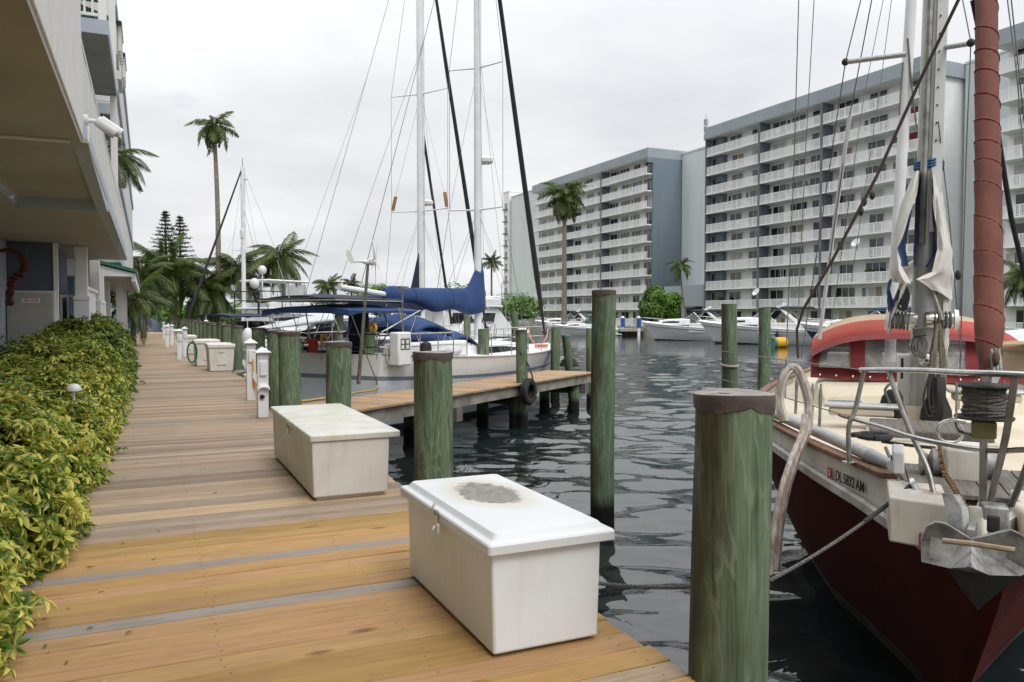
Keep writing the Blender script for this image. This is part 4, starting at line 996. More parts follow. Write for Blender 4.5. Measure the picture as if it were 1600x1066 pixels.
for i, (k, y, kind, bay) in enumerate(((1, 92.0, 'p', 'left'), (7, 92.6, 'p', 'left'), (2, 80, 'w', 'middle'), (3, 76, 'b', 'middle'), (5, 78.5, 'w', 'middle'), (6, 75, 'p', 'middle'), (4, 68, 'w', 'right'), (2, 66, 'p', 'right'), (7, 69, 'b', 'right'), (8, 65.5, 'w', 'right'), (3, 63, 'w', 'right'), (1, 70.5, 'b', 'right'), (9, 81.2, 'w', 'middle'), (5, 88.5, 'w', 'left'), (3, 87, 'b', 'left'))):
    nm, me_, tx = {'p': ('potted_plant', PLM, 'leafy potted plant'), 'w': ('balcony_chair', CHW, 'white plastic chair'), 'b': ('balcony_chair', CHB, 'grey chair')}[kind]
    o_ = inst(nm, me_, None, (74.75, y, FH * k - .1), rot=(0, 0, (i * 1.3) % 1.0 - .5), scale=(1.25,) * 3); tag(o_, '%s on the %s floor, %s bay of the near apartment block' % (tx, FL[k], bay), 'plant' if kind == 'p' else 'chair', 'things set out on the balconies')
# white lawn fences and blue-capped dock posts of the far bank
for (y0, y1, lb) in ((92, 150, 'white picket fence along the lawn of the far apartment block'), (48, 88, 'white picket fence along the lawn of the near apartment block')):
    t = root('picket_fence', (66, y0, -.1), lb, 'fence'); Lf = y1 - y0
    m = MB(); m.b2((-.03, 0, 1.1), (.03, Lf, 1.2)); m.b2((-.03, 0, .12), (.03, Lf, .2))
    y = 0
    while y < Lf: m.b2((-.015, y, .13), (.015, y + .05, 1.15)); y += .15
    m.build('pickets', WHITEP, t, ang=0)
    for k in range(int(Lf / 2.4) + 1):
        m = MB(); m.b2((-.06, k * 2.4 - .06, 0), (.06, k * 2.4 + .06, 1.28)); m.build('post', WHITEP, t, ang=0)
for i, (px, lb) in enumerate(((973, 'left'), (998, 'right'), (1186, 'hidden'))):
    if lb == 'hidden': continue
    g = XP(px, 520, 59.6); t = root('dock_post', (g.x, g.y, 0), 'blue wrapped white dock post nearest the %s' % ('tall slim piling' if i == 0 else 'white cruiser under the round tree'), 'dock post', 'blue wrapped dock posts on the far bank')
    m = MB(); m.tube([(0, 0, -1.6), (0, 0, -.05)], .22, 12); m.build('post', WHITEP, t)
    m = MB(); m.tube([(0, 0, -.049), (0, 0, 1.2)], .30, 12); m.build('sleeve', BLUEP, t)
    m = MB(); m.lathe([(.30, 1.201), (.28, 1.3), (.02, 1.5)], 12); m.build('cap', WPLASTIC, t)
t = root('floating_dock', (58, 104, 0), 'low concrete dock below the lawn between the far cruisers', 'dock')
m = MB(); m.b2((-1.2, -14, -.55), (2.3, 9, -.22)); m.build('deck', CONC, t, ang=0)
m = MB(); [m.tube([(-1, y, -2.4), (-1, y, -.56)], .2, 8) for y in (-12, -6, 0, 6)]; m.build('pile', DARKTRUNK, t)

# ================================================================== TREES
_fr = {}
def frond_mesh(kind, var):
    k = (kind, var)
    if k in _fr: return _fr[k]
    rr = random.Random(var * 7 + len(kind)); m = MB(); m.tint = []
    L = 1.0; droop = {'coco': (.35, .75, .95, .55)[var % 4], 'royal': (.55, .85, 1.15, .7)[var % 4], 'fan': .2}[kind]
    n = 9; spine = []
    for i in range(n + 1):
        u = i / n; spine.append(Vector((u * L * (1 - .22 * droop * u), 0, .32 * u - droop * u * u)))
    o = len(m.v); m.tube(spine, [.014 * (1 - .8 * i / n) + .003 for i in range(n + 1)], 4); m.tint += [.75] * (len(m.v) - o)
    nl = 52 if kind == 'coco' else 46
    base = rr.uniform(.25, .6)
    for i in range(nl):
        u = .10 + .88 * (i + .5) / nl; f = u * n; a = int(min(f, n - 1)); p = spine[a].lerp(spine[a + 1], f - a); tg = (spine[a + 1] - spine[a]).normalized()
        ll = .27 * (sin(pi * min(1, u * .9 + .12)) ** .7) * rr.uniform(.85, 1.1); wd = .012 if kind == 'coco' else .022
        for sd in (-1, 1):
            hang = rr.uniform(.35, .9) if kind == 'coco' else rr.uniform(.0, 1.3)
            d_ = (tg * .62 + Vector((0, sd, 0)) * .8 + Vector((0, 0, -hang * .55 + (.45 if kind == 'royal' and rr.random() < .5 else 0)))).normalized()
            q = p + d_ * ll * .5 + Vector((0, 0, .01)); e = p + d_ * ll + Vector((0, 0, -.10 * ll / .27))
            wv = tg * wd
            o = len(m.v); m.v += [tuple(p), tuple(q - wv), tuple(q + wv), tuple(e)]; m.f += [(o, o + 1, o + 2), (o + 1, o + 3, o + 2)]; m.mi += [0, 0]
            tt = min(1, max(0, base + rr.uniform(-.3, .25))); m.tint += [tt] * 4
    _fr[k] = m.mesh('frond', FROND, 0); return _fr[k]
def palm(label, base, top, r0, r1, flen, n, kind='coco', seed=1, bend=0.0, dead=0, trunkmat=None, spread=(-.75, 1.1)):
    base, top = Vector(base), Vector(top); rr = random.Random(seed)
    t = root('palm_tree', base, label, 'palm tree', 'palm trees')
    m = MB(); d = top - base; side = Vector((d.y, -d.x, 0)); side = side.normalized() if side.length > .01 else Vector((1, 0, 0)); pts = []
    for i in range(11):
        u = i / 10; pts.append(d * u + side * bend * sin(pi * u))
    rad = [lerp(r0, r1, (i / 10) ** .8) * (1.25 if i == 0 else 1) * (1 + .03 * sin(i * 4)) for i in range(11)]
    m.tube(pts, rad, 10); m.build('trunk', trunkmat or TRUNK, t, ang=60)
    if kind == 'royal':
        m = MB(); m.tube([d, d + Vector((0, 0, flen * .12)), d + Vector((0, 0, flen * .42))], [r1 * 1.25, r1 * 1.35, r1 * .5], 10); m.build('crownshaft', CROWNSHAFT, t)
        d = d + Vector((0, 0, flen * .36))
    if kind == 'coco': n = int(n * 1.35)
    for i in range(n):
        u = (i + .5) / n; az = i * 2.399 + rr.uniform(-.2, .2); el = lerp(spread[1], spread[0], u ** .9) + rr.uniform(-.12, .12)
        o = inst('frond', frond_mesh(kind, rr.randrange(4)), t, d, rot=(rr.uniform(-.25, .25), -el, az), scale=(flen * rr.uniform(.85, 1.1),) * 3)
    for i in range(dead):
        az = rr.uniform(0, 6.28); o = inst('frond', frond_mesh(kind, 0), t, d - Vector((0, 0, .1)), rot=(0, 1.25, az), scale=(flen * .75,) * 3)
    return t
def palm_px(label, px, pytop, dd, zb, **k):
    tp = P(px, pytop, dd); bx = k.pop('bx', 0); return palm(label, (tp.x + bx, tp.y, zb), tp, **k)
palm_px('very tall royal palm rising above the left tree line', 335, 213, 66, -.1, r0=.27, r1=.16, flen=2.25, n=20, kind='royal', seed=5, bend=.2, spread=(-1.1, 1.0))
palm_px('big coconut palm at the end of the boardwalk', 263, 425, 64, -.1, r0=.22, r1=.15, flen=4.1, n=24, seed=2, bend=.5, spread=(-1.0, 1.2))
palm_px('coconut palm right of the big one, behind the flybridge yacht', 372, 425, 68, -.1, r0=.2, r1=.14, flen=4.0, n=20, seed=8, bend=.4)
palm_px('coconut palm with yellowing fronds behind the furled black sail', 322, 452, 66, -.1, r0=.2, r1=.14, flen=3.6, n=20, seed=12, bend=.3, dead=2)
palm_px('coconut palm standing over the flybridge yacht', 437, 405, 66, -.1, r0=.2, r1=.14, flen=3.4, n=19, seed=4, bend=.3, dead=1)
palm_px('low bushy palm beside the porch roof', 222, 430, 56, -.1, r0=.18, r1=.13, flen=3.0, n=17, seed=14, bend=.2)
palm_px('short palm between the porch and the big coconut palm', 208, 470, 42, -.1, r0=.14, r1=.1, flen=2.3, n=16, seed=15)
palm_px('distant palm left of the wind turbine', 513, 446, 120, -.1, r0=.2, r1=.14, flen=2.7, n=18, seed=22)
palm_px('distant smaller palm just left of the wind turbine', 549, 443, 130, -.1, r0=.2, r1=.13, flen=2.2, n=18, seed=23)
palm_px('fan shaped palm behind the blue mainsail cover', 768, 410, 140, -.1, r0=.22, r1=.15, flen=2.4, n=18, seed=25, spread=(-.5, 1.2))
palm_px('tall palm standing in front of the far apartment block', 882, 322, 112, -.1, r0=.42, r1=.26, flen=4.1, n=26, kind='royal', seed=31, spread=(-1.15, 1.2))
palm_px('slender leaning palm by the pale block between the apartments', 1063, 425, 112, -.1, r0=.14, r1=.1, flen=2.3, n=14, kind='royal', seed=33, bx=1.5, bend=.3)
palm_px('palm on the right edge behind the white yacht', 1605, 432, 56, -.1, r0=.2, r1=.14, flen=2.6, n=18, seed=37, dead=2)
palm_px('palm leaning out between the balconies of the left building', 178, 246, 22.5, -.1, bx=-1.3, r0=.12, r1=.09, flen=1.35, n=11, seed=41, spread=(-.9, .7))
def pine(label, px, pt, dd, wd, seed):
    rr = random.Random(seed); tp = P(px, pt, dd); hgt = tp.z + .1
    t = root('pine_tree', (tp.x, tp.y, -.1), label, 'pine tree', 'two pines behind the coconut palms')
    m = MB(); m.tube([(0, 0, 0), (0, 0, hgt)], [.28, .04], 8); m.build('trunk', DARKTRUNK, t)
    m = MB(); m.tint = []
    z = hgt * .30
    while z < hgt - .1:
        k = (1 - z / hgt); L = wd * min(1, k * 2.4 + .08) * rr.uniform(.7, 1.15); nb = 8
        a0 = rr.uniform(0, 6)
        for i in range(nb):
            a = a0 + 2 * pi * i / nb; q = Vector((0, 0, z)); e = Vector((cos(a) * L, sin(a) * L, z + .12 * L))
            for j in range(6):
                u = .15 + .85 * j / 5; c = q.lerp(e, u)
                for h in range(3):
                    d_ = Vector((rr.gauss(0, 1), rr.gauss(0, 1), rr.gauss(.6, .8))).normalized() * rr.uniform(.16, .32); s_ = d_.cross(Vector((rr.random(), rr.random(), rr.random()))).normalized() * .05
                    o = len(m.v); m.v += [tuple(c - s_), tuple(c + s_), tuple(c + d_)]; m.f.append((o, o + 1, o + 2)); m.mi.append(0); m.tint += [rr.random()] * 3
            o = len(m.v); m.tube([q, e], [.03, .012], 3); m.tint += [0.0] * (len(m.v) - o)
        z += rr.uniform(.42, .62) * (.55 + k)
    m.build('crown', PINE, t, ang=0)
pine('taller slim pine behind the big coconut palm', 258, 330, 82, 2.0, 1); pine('second slim pine just right of the taller one', 281, 336, 84, 1.9, 2)
def leafy(label, c, rad, hgt, n, seed, mat=TREELEAF, name='broad_tree', cat='tree', zb=-.1, ls=.34, trunk=True, group=None):
    rr = random.Random(seed); t = root(name, (c[0], c[1], zb), label, cat, group)
    m = MB()
    if trunk:
        m.tube([(0, 0, 0), (0, 0, hgt * .35)], [.25, .18], 8)
        for i in range(6):
            a = i * 1.05; m.tube([(0, 0, hgt * .3), (cos(a) * rad * .3, sin(a) * rad * .3, hgt * .5), (cos(a) * rad * .7, sin(a) * rad * .7, hgt * .7)], [.1, .07, .03], 5)
        m.build('trunk', DARKTRUNK, t)
    m = MB(); m.tint = []; cz = hgt * .56; rz = hgt * .46
    lumps = [(Vector((rr.gauss(0, 1), rr.gauss(0, 1), rr.gauss(0, .9))).normalized(), rr.uniform(.30, .5)) for _ in range(26)]
    for _ in range(n):
        d_, k = rr.choice(lumps); v = Vector((rr.gauss(0, 1), rr.gauss(0, 1), rr.gauss(0, 1))).normalized()
        p = d_ * .68 + v * k * rr.uniform(.75, 1.0); p = Vector((p.x * rad, p.y * rad, cz + p.z * rz))
        if p.z < .15: continue
        nn = (v + d_ * .5 + Vector((0, 0, .4)) + Vector((rr.gauss(0, .5), rr.gauss(0, .5), rr.gauss(0, .5)))).normalized(); x = nn.orthogonal().normalized(); y = nn.cross(x); a = rr.uniform(0, 6.28)
        x, y = x * cos(a) + y * sin(a), y * cos(a) - x * sin(a); s_ = ls * rr.uniform(.6, 1.2)
        o = len(m.v); m.v += [tuple(p - x * s_ * .5), tuple(p + y * s_ * .28 + nn * s_ * .1), tuple(p + x * s_ * .6), tuple(p - y * s_ * .28 + nn * s_ * .1)]
        m.f += [(o, o + 1, o + 2), (o, o + 2, o + 3)]; m.mi += [0, 0]; m.tint += [min(1, max(0, rr.gauss(.45 + .2 * v.z, .25)))] * 4
    m.build('crown', mat, t, ang=0); return t
q = P(1031, 500, 108); leafy('rounded bright green tree in front of the slate end wall', (q.x, q.y), 2.9, 5.5, 9000, 3, ls=.5)
for i, (px, pt, dd, rd, lb) in enumerate(((585, 444, 150, 5, 'distant tree rising behind the grey boom end'), (722, 440, 150, 4.5, 'dark tree behind the fan shaped palm'), (800, 460, 150, 6, 'low yellowish tree beside the farthest white block'), (500, 462, 140, 6, 'dark low trees below the distant palms'),
                                         (340, 470, 80, 4.5, 'dense green trees behind the coconut palms'), (420, 468, 84, 5, 'dense green tree behind the flybridge yacht'), (295, 472, 78, 3.6, 'leafy tree behind the far pilings'))):
    q = P(px, pt, dd); leafy(lb, (q.x, q.y), rd, q.z + .1, 3000, 40 + i, ls=.55 if dd > 100 else .4, group='trees along the end of the basin')
# end of the boardwalk: blue-grey wall and a gate
t = root('boundary_wall', (-2, 86.5, -.1), 'pale blue grey wall closing the far end of the boardwalk', 'wall')
m = MB(); m.b2((-6, 0, 0), (15, .3, 2.6)); m.build('wall', M('blue_grey_wall', (.24, .29, .38), (.21, .255, .335), rough=.85, scale=.5), t, ang=0)
m = MB(); m.b2((-6, -.06, 2.601), (15, .36, 2.72)); m.build('coping', WHITEP, t, ang=0)
t = root('lattice_gate', (3.1, 85.5, 0), 'dark lattice gate at the far end of the boardwalk', 'gate')
m = MB()
for k in range(9): m.b2((-.9 + .22 * k, 0, .2), (-.86 + .22 * k, .04, 2.1)); 
for k in range(9): m.b2((-.9, .005, .2 + .22 * k), (.9, .035, .24 + .22 * k))
m.build('lattice', BLACK, t, ang=0); m = MB(); [m.b2((x - .06, -.03, 0), (x + .06, .07, 2.2)) for x in (-.95, .95)]; m.build('post', DARKTRUNK, t, ang=0)
for (px, pt, dd, lb) in ((784, 443, 120, 'slim street lamp on the far bank left of the apartments'), (790, 466, 118, 'short street lamp beside the farthest white block')):
    q = P(px, pt, dd); t = root('street_lamp', (q.x, q.y, -.1), lb, 'street lamp'); m = MB(); m.tube([(0, 0, 0), (0, 0, q.z + .1)], .06, 6); m.build('pole', GPLASTIC, t)
    m = MB(); m.tube([(0, 0, q.z + .08), (.7, 0, q.z + .2)], .045, 6); m.box((.85, 0, q.z + .2), (.5, .18, .1)); m.build('lamp', GPLASTIC, t)
for (px0, px1, y0, y1, dd, lb) in ((1092, 1098, 205, 0, 116, 'roof'),):
    q = P(1100, 236, 117); t = root('antenna_mast', (74.2, 94.9, 26), 'thin antenna mast on the corner of the near apartment roof', 'antenna'); m = MB(); m.tube([(0, 0, 0), (0, 0, 4.6)], .05, 6); m.build('pole', GPLASTIC, t)
    m = MB(); [m.b2((-.2, -.25, z), (.2, .25, z + .8)) for z in (1.0, 2.2, 3.2)]; m.build('panel', GPLASTIC, t, ang=0)

# ================================================================== BOATS
def hull_grid(L, B, sheer, keel, bow_over, stern_over, full=(.34, .95), ns=26, nu=10, tail=.55, bpow=.62):
    """local frame: x forward (bow tip x=0, stern x=-L), y to port"""
    g = []
    for i in range(ns + 1):
        t = i / ns; tt = t ** 1.0
        b_ = B / 2 * max(0, 1 - max(0, (t - .42) / .58) ** 2.0) ** bpow if t > .42 else B / 2 * lerp(tail, 1, sin(pi / 2 * t / .42))
        b_ = max(b_, .02); zs, zk = sheer(t), keel(t); p = lerp(full[0], full[1], t ** 2.2); row = []
        for j in range(nu + 1):
            u = j / nu; x = -L + L * t - bow_over * (1 - u) * t ** 3 + stern_over * (1 - u) * (1 - t) ** 3
            row.append(Vector((x, b_ * u ** p, lerp(zk, zs, u))))
        g.append(row)
    return g
def hull_build(g, par, bands, name='hull'):
    """bands: list of (name, u0, u1, mat) as index ranges; a closed transom"""
    ns = len(g) - 1
    for (nm, j0, j1, mat) in bands:
        m = MB()
        for sd in (1, -1):
            rows = [[Vector((p.x, p.y * sd, p.z)) for p in g[i][j0:j1 + 1]] for i in range(ns + 1)]
            m.loft(rows if sd == -1 else [r_[::-1] for r_ in rows], closed=False)
        tr = [Vector((p.x, p.y, p.z)) for p in g[0][j0:j1 + 1]]; k = len(tr)
        m.add([(p.x, p.y, p.z) for p in tr] + [(p.x, -p.y, p.z) for p in tr], [(q, q + 1, k + q + 1, k + q) for q in range(k - 1)])
        tr = [Vector(p) for p in g[-1][j0:j1 + 1]]
        m.add([(p.x, -p.y, p.z) for p in tr] + [(p.x, p.y, p.z) for p in tr], [(q, q + 1, k + q + 1, k + q) for q in range(k - 1)])
        m.build(nm, mat, par, ang=40)
def deck_build(g, par, mat, dz=0.0, camber=.06, inset=.02, name='deck'):
    m = MB(); rows = []
    for row in g:
        p = row[-1]; y = max(p.y - inset, .005); rows.append([Vector((p.x, y * c, p.z + dz + camber * (1 - c * c))) for c in (1, .6, .2, -.2, -.6, -1)])
    m.loft(rows, closed=False); return m.build(name, mat, par, ang=40)
def rail_line(g, sd, u=-1, dy=0, dz=0, i0=0, i1=None):
    return [Vector((r_[u].x, (r_[u].y + dy) * sd, r_[u].z + dz)) for r_ in g[i0:i1]]
def stanchions(g, par, i0, i1, step, h=.62, lines=2, mat=STEEL, inset=-.06):
    for sd in (1, -1):
        pts = [Vector((r_[-1].x, (r_[-1].y + inset) * sd, r_[-1].z)) for r_ in g]
        m = MB(); m.tube([(0, 0, 0), (0, 0, h)], .014, 6); sm_ = m.mesh('stanchion', mat)
        for i in range(i0, i1 + 1, step): inst('stanchion', sm_, par, pts[i])
        m = MB()
        for k in range(lines): m.tube([pts[i] + Vector((0, 0, h * (1 - .48 * k))) for i in range(i0, i1 + 1)], .006, 5)
        m.build('lifeline', WIRE, par)
def bow_pulpit(g, par, i0, h=.66, mat=STEEL):
    n = len(g); up = []
    for sd in (1, -1):
        q = [Vector((r_[-1].x, max(r_[-1].y - .05, .02) * sd, r_[-1].z)) for r_ in g[i0:]]
        up.append(q)
    m = MB(); top = [p + Vector((.12, 0, h)) for p in up[0]] + [p + Vector((.12, 0, h)) for p in up[1][::-1]]
    m.tube(top, .016, 6); mid = [p + Vector((.06, 0, h * .5)) for p in up[0]] + [p + Vector((.06, 0, h * .5)) for p in up[1][::-1]]; m.tube(mid, .012, 6)
    for q in up:
        for k in (0, len(q) // 2, len(q) - 2): m.tube([q[k], q[k] + Vector((.12, 0, h))], .015, 6)
    m.build('bow_pulpit', mat, par)
def cabin(par, x0, x1, w0, w1, z0, h, mat, name='cabin', tuck=.12, winmat=None, wz=(.35, .75), wx=(.2, .8), nose=.5):
    """x0 aft end, x1 forward end"""
    m = MB(); R = []
    for (u, hh) in ((0, h), (.35, h), (.7, h * .92), (.92, h * .72), (1.0, h * .15)):
        x = lerp(x0, x1, u); w_ = lerp(w0, w1, u ** 1.6) / 2
        R.append([(x, w_, z0), (x, w_ - tuck * .7 * hh / h, z0 + hh * .8), (x, w_ - tuck * 1.6, z0 + hh), (x, 0, z0 + hh * 1.06), (x, -w_ + tuck * 1.6, z0 + hh), (x, -w_ + tuck * .7 * hh / h, z0 + hh * .8), (x, -w_, z0)])
    m.loft(R, closed=False); m.add([R[0][k] for k in range(7)], [tuple(range(7))]); m.build(name, mat, par, ang=30)
    if winmat:
        for sd in (1, -1):
            m = MB(); A_, B_ = lerp(x0, x1, wx[0]), lerp(x0, x1, wx[1]); q = []
            for u in np.linspace(wx[0], wx[1], 6):
                x = lerp(x0, x1, u); w_ = lerp(w0, w1, u ** 1.6) / 2; hh = h * (1 if u < .4 else lerp(1, .9, (u - .4) / .4)); f = lambda v: w_ - tuck * .7 * v / .8
                tp = lerp(wz[1], wz[0] + .12, max(0, (u - .6) / .4))
                q.append([(x, (f(wz[0]) + .006) * sd, z0 + hh * wz[0]), (x, (f(tp) + .006) * sd, z0 + hh * tp)])
            m.loft(q, closed=False); m.build('window', winmat, par, ang=0)
def mast_rig(par, xm, zb, H, r, mat, spread, L, bowx, bowz, sternx, sternz, beam, chain=None, rake=0.0, furl=None, furl_r=.05, backstay=True, radar=None, sp_w=.85):
    m = MB(); pts = [Vector((xm + rake * u, 0, lerp(zb, zb + H, u))) for u in (0, .25, .5, .75, 1)]
    ring = []
    for p in pts: ring.append([p + Vector((r * 1.25 * cos(a), r * sin(a), 0)) for a in np.linspace(0, 2 * pi, 15)[:-1]])
    m.loft(ring); m.build('mast', mat, par, ang=60)
    top = pts[-1]; at = lambda z: Vector((xm + rake * (z - zb) / H, 0, z))
    tips = []
    for z in spread:
        p = at(z)
        for sd in (1, -1):
            m = MB(); e = p + Vector((-.12, sd * sp_w, .03)); m.tube([p, e], [.03, .02], 6); m.build('spreader', mat, par); tips.append(e)
    cz = bowz
    for sd in (1, -1):
        m = MB(); c = Vector((xm - .1, sd * beam * .48, cz)); e = [t_ for t_ in tips if t_.y * sd > 0]
        m.tube([c] + e + [top], .008, 5); m.tube([c + Vector((.3, -.1 * sd, 0)), at(spread[0]) if spread else top], .0055, 5); m.tube([c + Vector((-.4, -.05 * sd, 0)), at(spread[0]) if spread else top], .0055, 5)
        if len(spread) > 1: m.tube([e[0], at(spread[1])], .005, 5)
        m.build('shroud', WIRE, par)
    if backstay:
        m = MB(); m.tube([top, Vector((sternx, 0, sternz))], .009, 5); m.build('backstay', WIRE, par)
    if furl:
        a, b_ = Vector((bowx - .25, 0, bowz + .45)), top; m = MB(); k = 40; pp = [a.lerp(b_, i / k) for i in range(k + 1)]
        m.tube(pp, [furl_r * (.35 + .95 * min(1, i / 5) * (1 - .72 * i / k)) for i in range(k + 1)], 8); m.build('furled_jib', furl, par)
        m = MB(); m.tube([Vector((bowx - .12, 0, bowz)), a], .012, 6); m.tube([a - Vector((0, 0, .02)), a + Vector((0, 0, .06))], .09, 12); m.build('furler', BLACK, par)
    for k_, (dx_, dy_) in enumerate(((.5, .35), (-.35, -.4), (.25, -.6))):
        m = MB(); m.tube([Vector((xm + dx_ * 1.6, dy_ * 1.5, zb - .2)), at(zb + H * (.98, .8, .62)[k_])], .005, 5); m.build('halyard', WIRE, par)
    m = MB(); m.tube([Vector((sternx + .6, beam * .38, sternz)), top.lerp(Vector((sternx, 0, sternz)), .45)], .006, 5); m.build('topping_lift', WIRE, par)
    if radar:
        p = at(radar); m = MB(); m.tube([p + Vector((r, 0, -.05)), p + Vector((.38, 0, -.02))], .03, 6); m.lathe([(.20, -.02), (.26, .02), (.27, .12), (.2, .19), (.02, .21)], 16, c=p + Vector((.42, 0, 0))); m.build('radar', WPLASTIC, par, ang=50)
    return at, top
def boom_cover(par, at, xm, zg, Lb, r0, mat, tall=.8, up=0.04, endgrey=.0):
    """furled mainsail under a canvas cover: a long tapering sack rising up the mast"""
    m = MB(); R = []; n = 22
    for i in range(n + 1):
        u = i / n; x = xm + .10 - Lb * u
        hh = lerp(r0 * 2.3, r0 * .9, min(1, u * 1.25)) + tall * max(0, 1 - u / .16) ** 1.5; wd = lerp(r0 * .95, r0 * .55, u) * (1 + .08 * sin(u * 23)); z0 = zg + up * u * Lb
        drop = r0 * (.55 + .25 * sin(u * 15) + .35 * max(0, sin(u * pi)))
        if u > .93: k = (1 - u) / .07 * .4 + .6; hh *= k; wd *= k
        ring = []
        for a in np.linspace(0, 2 * pi, 15)[:-1]:
            yy = wd * sin(a) * (1 - .35 * max(0, cos(a))); zz = (hh * cos(a) if cos(a) > 0 else drop * cos(a)); ring.append((x + .10 * max(0, 1 - u / .1) * max(0, cos(a)), yy * (1 + .05 * sin(u * 40 + a * 3)), z0 + zz))
        R.append(ring)
    m.loft(R); o = m.build('sail_cover', mat, par, ang=60)
    m = MB(); m.tube([(xm, 0, zg - .02), (xm - Lb - endgrey, 0, zg + up * (Lb + endgrey) - .02)], .075, 10); m.build('boom', ALUW, par)
    m = MB()
    for u in (.34, .72):
        x = xm - Lb * u; z0 = zg + up * u * Lb; hh = lerp(r0 * 2.3, r0 * .9, min(1, u * 1.25)); m.tube([(x, r0 * 1.02 * cos(a) * lerp(.95, .55, u) , z0 + (hh if sin(a) > 0 else r0 * .8) * sin(a) * 1.02) for a in np.linspace(0, 2 * pi, 14)], .007, 4, cap=False)
    m.build('cover_tie', CANNAVY, par)
def canopy(par, x0, x1, wd, z, rise, mat, legs=True, thick=.03, name='bimini', zdeck=0, drop=0.0):
    m = MB(); R = []
    for u in np.linspace(0, 1, 9):
        x = lerp(x0, x1, u); row = []
        for v in np.linspace(-1, 1, 11): row.append((x, v * wd / 2, z + rise * (1 - v * v) * (.6 + .4 * sin(pi * u)) + drop * (2 * abs(u - .5)) ** 2 - .012 * sin(u * 3 * pi) ** 2))
        R.append([Vector(p) for p in row] + [Vector(p) - Vector((0, 0, thick + .10 * (1 if abs(u - .5) > .49 else .25))) for p in row[::-1]])
    m.loft(R); m.build(name, mat, par, ang=40)
    if legs:
        for x in (x0 + .1, x1 - .1):
            for sd in (1, -1): m = MB(); m.tube([((x0 + x1) / 2 + (x - (x0 + x1) / 2) * .25, sd * wd / 2 * .97, zdeck), (x, sd * wd / 2 * .96, z - .02)], .014, 6); m.build(name + '_strut', STEEL, par)
def boat_root(name, label, pos, heading, cat, group=None):
    """heading: world direction of the bow; local +x = bow"""
    h = Vector(heading); return root(name, pos, label, cat, group, math.atan2(h.y, h.x))

# ---- sailboat with the blue canvas, beside the finger pier
H1 = U; b1 = S(15.0, 3.55, 0)
sb = boat_root('sailboat', 'white sailboat with blue sail cover and blue dodger beside the orange finger pier', (b1.x, b1.y, WATER), H1, 'sailboat')
L1, B1 = 11.4, 3.75
g1 = hull_grid(L1, B1, lambda t: 1.50 + .22 * t ** 2 + .38 * (1 - t) ** 2.5, lambda t: -.5, 1.3, -.25, ns=30, nu=24, tail=.72, full=(.30, .85))
LB1 = gel('pale_blue_white_hull', (.68, .73, .77), (.45, .48, .50), .3, .25)
hull_build(g1, sb, [('bottom_paint', 0, 6, CANNAVY), ('boot_stripe', 6, 7, CANNAVY), ('hull', 7, 18, LB1), ('cove_stripe', 18, 19, M('grey_stripe', (.22, .25, .30), rough=.4)), ('topside', 19, 24, WHITE_GEL)])
deck_build(g1, sb, WHITE_GEL, camber=.08)
m = MB(); [m.tube(rail_line(g1, s_, dz=.02), .028, 6) for s_ in (1, -1)]; m.build('toe_rail', ALU, sb)
cabin(sb, -7.8, -2.7, 2.3, 1.1, 1.52, .50, WHITE_GEL, winmat=GLASS, wz=(.30, .70), wx=(.30, .84))
for x in (-3.4, -4.6, -5.9):
    m = MB(); m.b2((x - .25, -.25, 2.04), (x + .25, .25, 2.10)); m.build('hatch', TINT, sb, bevel=.02)
stanchions(g1, sb, 5, 26, 3); bow_pulpit(g1, sb, 25)
at1, top1 = mast_rig(sb, -4.95, 2.0, 15.3, .105, ALUW, (6.0, 10.3), L1, -.1, 1.70, -L1 + .2, 1.8, B1, furl=BLACKCLOTH, furl_r=.085, radar=7.5, sp_w=.95)
boom_cover(sb, at1, -5.0, 3.0, 4.7, .265, CANBLUE, tall=1.0, endgrey=1.6, up=.075)
canopy(sb, -9.9, -8.1, 2.2, 2.55, .28, CANBLUE, zdeck=1.6, name='dodger', drop=-.22)
canopy(sb, -8.1, -6.6, 2.0, 2.22, .22, CANBLUE, zdeck=1.6, name='spray_hood', drop=-.25)
canopy(sb, -12.5, -9.8, 2.6, 2.90, .16, CANBLUE, zdeck=1.2)
_before = set(sb.children)
m = MB(); m.b2((-12.6, -1.0, 3.14), (-10.2, 1.25, 3.18)); m.build('solar_panel', GLASS, sb, bevel=.008)
m = MB(); m.b2((-12.64, -1.04, 3.115), (-10.16, 1.29, 3.139)); m.build('panel_frame', ALU, sb)
m = MB(); m.b2((-10.6, -.1, 1.2), (-10.3, .35, 2.9)); m.build('enclosure', CANNAVY, sb, bevel=.05)
# cockpit coamings, wheel, rails at the stern
_keep = set(sb.children)
m = MB(); m.b2((-10.9, .95, 1.2), (-7.7, 1.35, 1.62)); m.b2((-10.9, -1.35, 1.2), (-7.7, -.95, 1.62)); m.build('coaming', WHITE_GEL, sb, bevel=.06)
m = MB(); m.tube([(-10.1, .5 * cos(a), 2.0 + .5 * sin(a)) for a in np.linspace(0, 2 * pi, 20)], .018, 6, cap=False)
for k in range(3): m.tube([(-10.1, .5 * cos(k * 1.05), 2 + .5 * sin(k * 1.05)), (-10.1, -.5 * cos(k * 1.05), 2 - .5 * sin(k * 1.05))], .01, 5)
m.build('wheel', STEEL, sb)
m = MB()
for z in (1.85, 1.55): m.tube(smooth([(-8.9, -1.66, z), (-10.6, -1.5, z), (-11.4, -1.25, z), (-11.5, 0, z), (-11.4, 1.25, z), (-10.6, 1.5, z), (-8.9, 1.66, z)], 4), .016, 6)
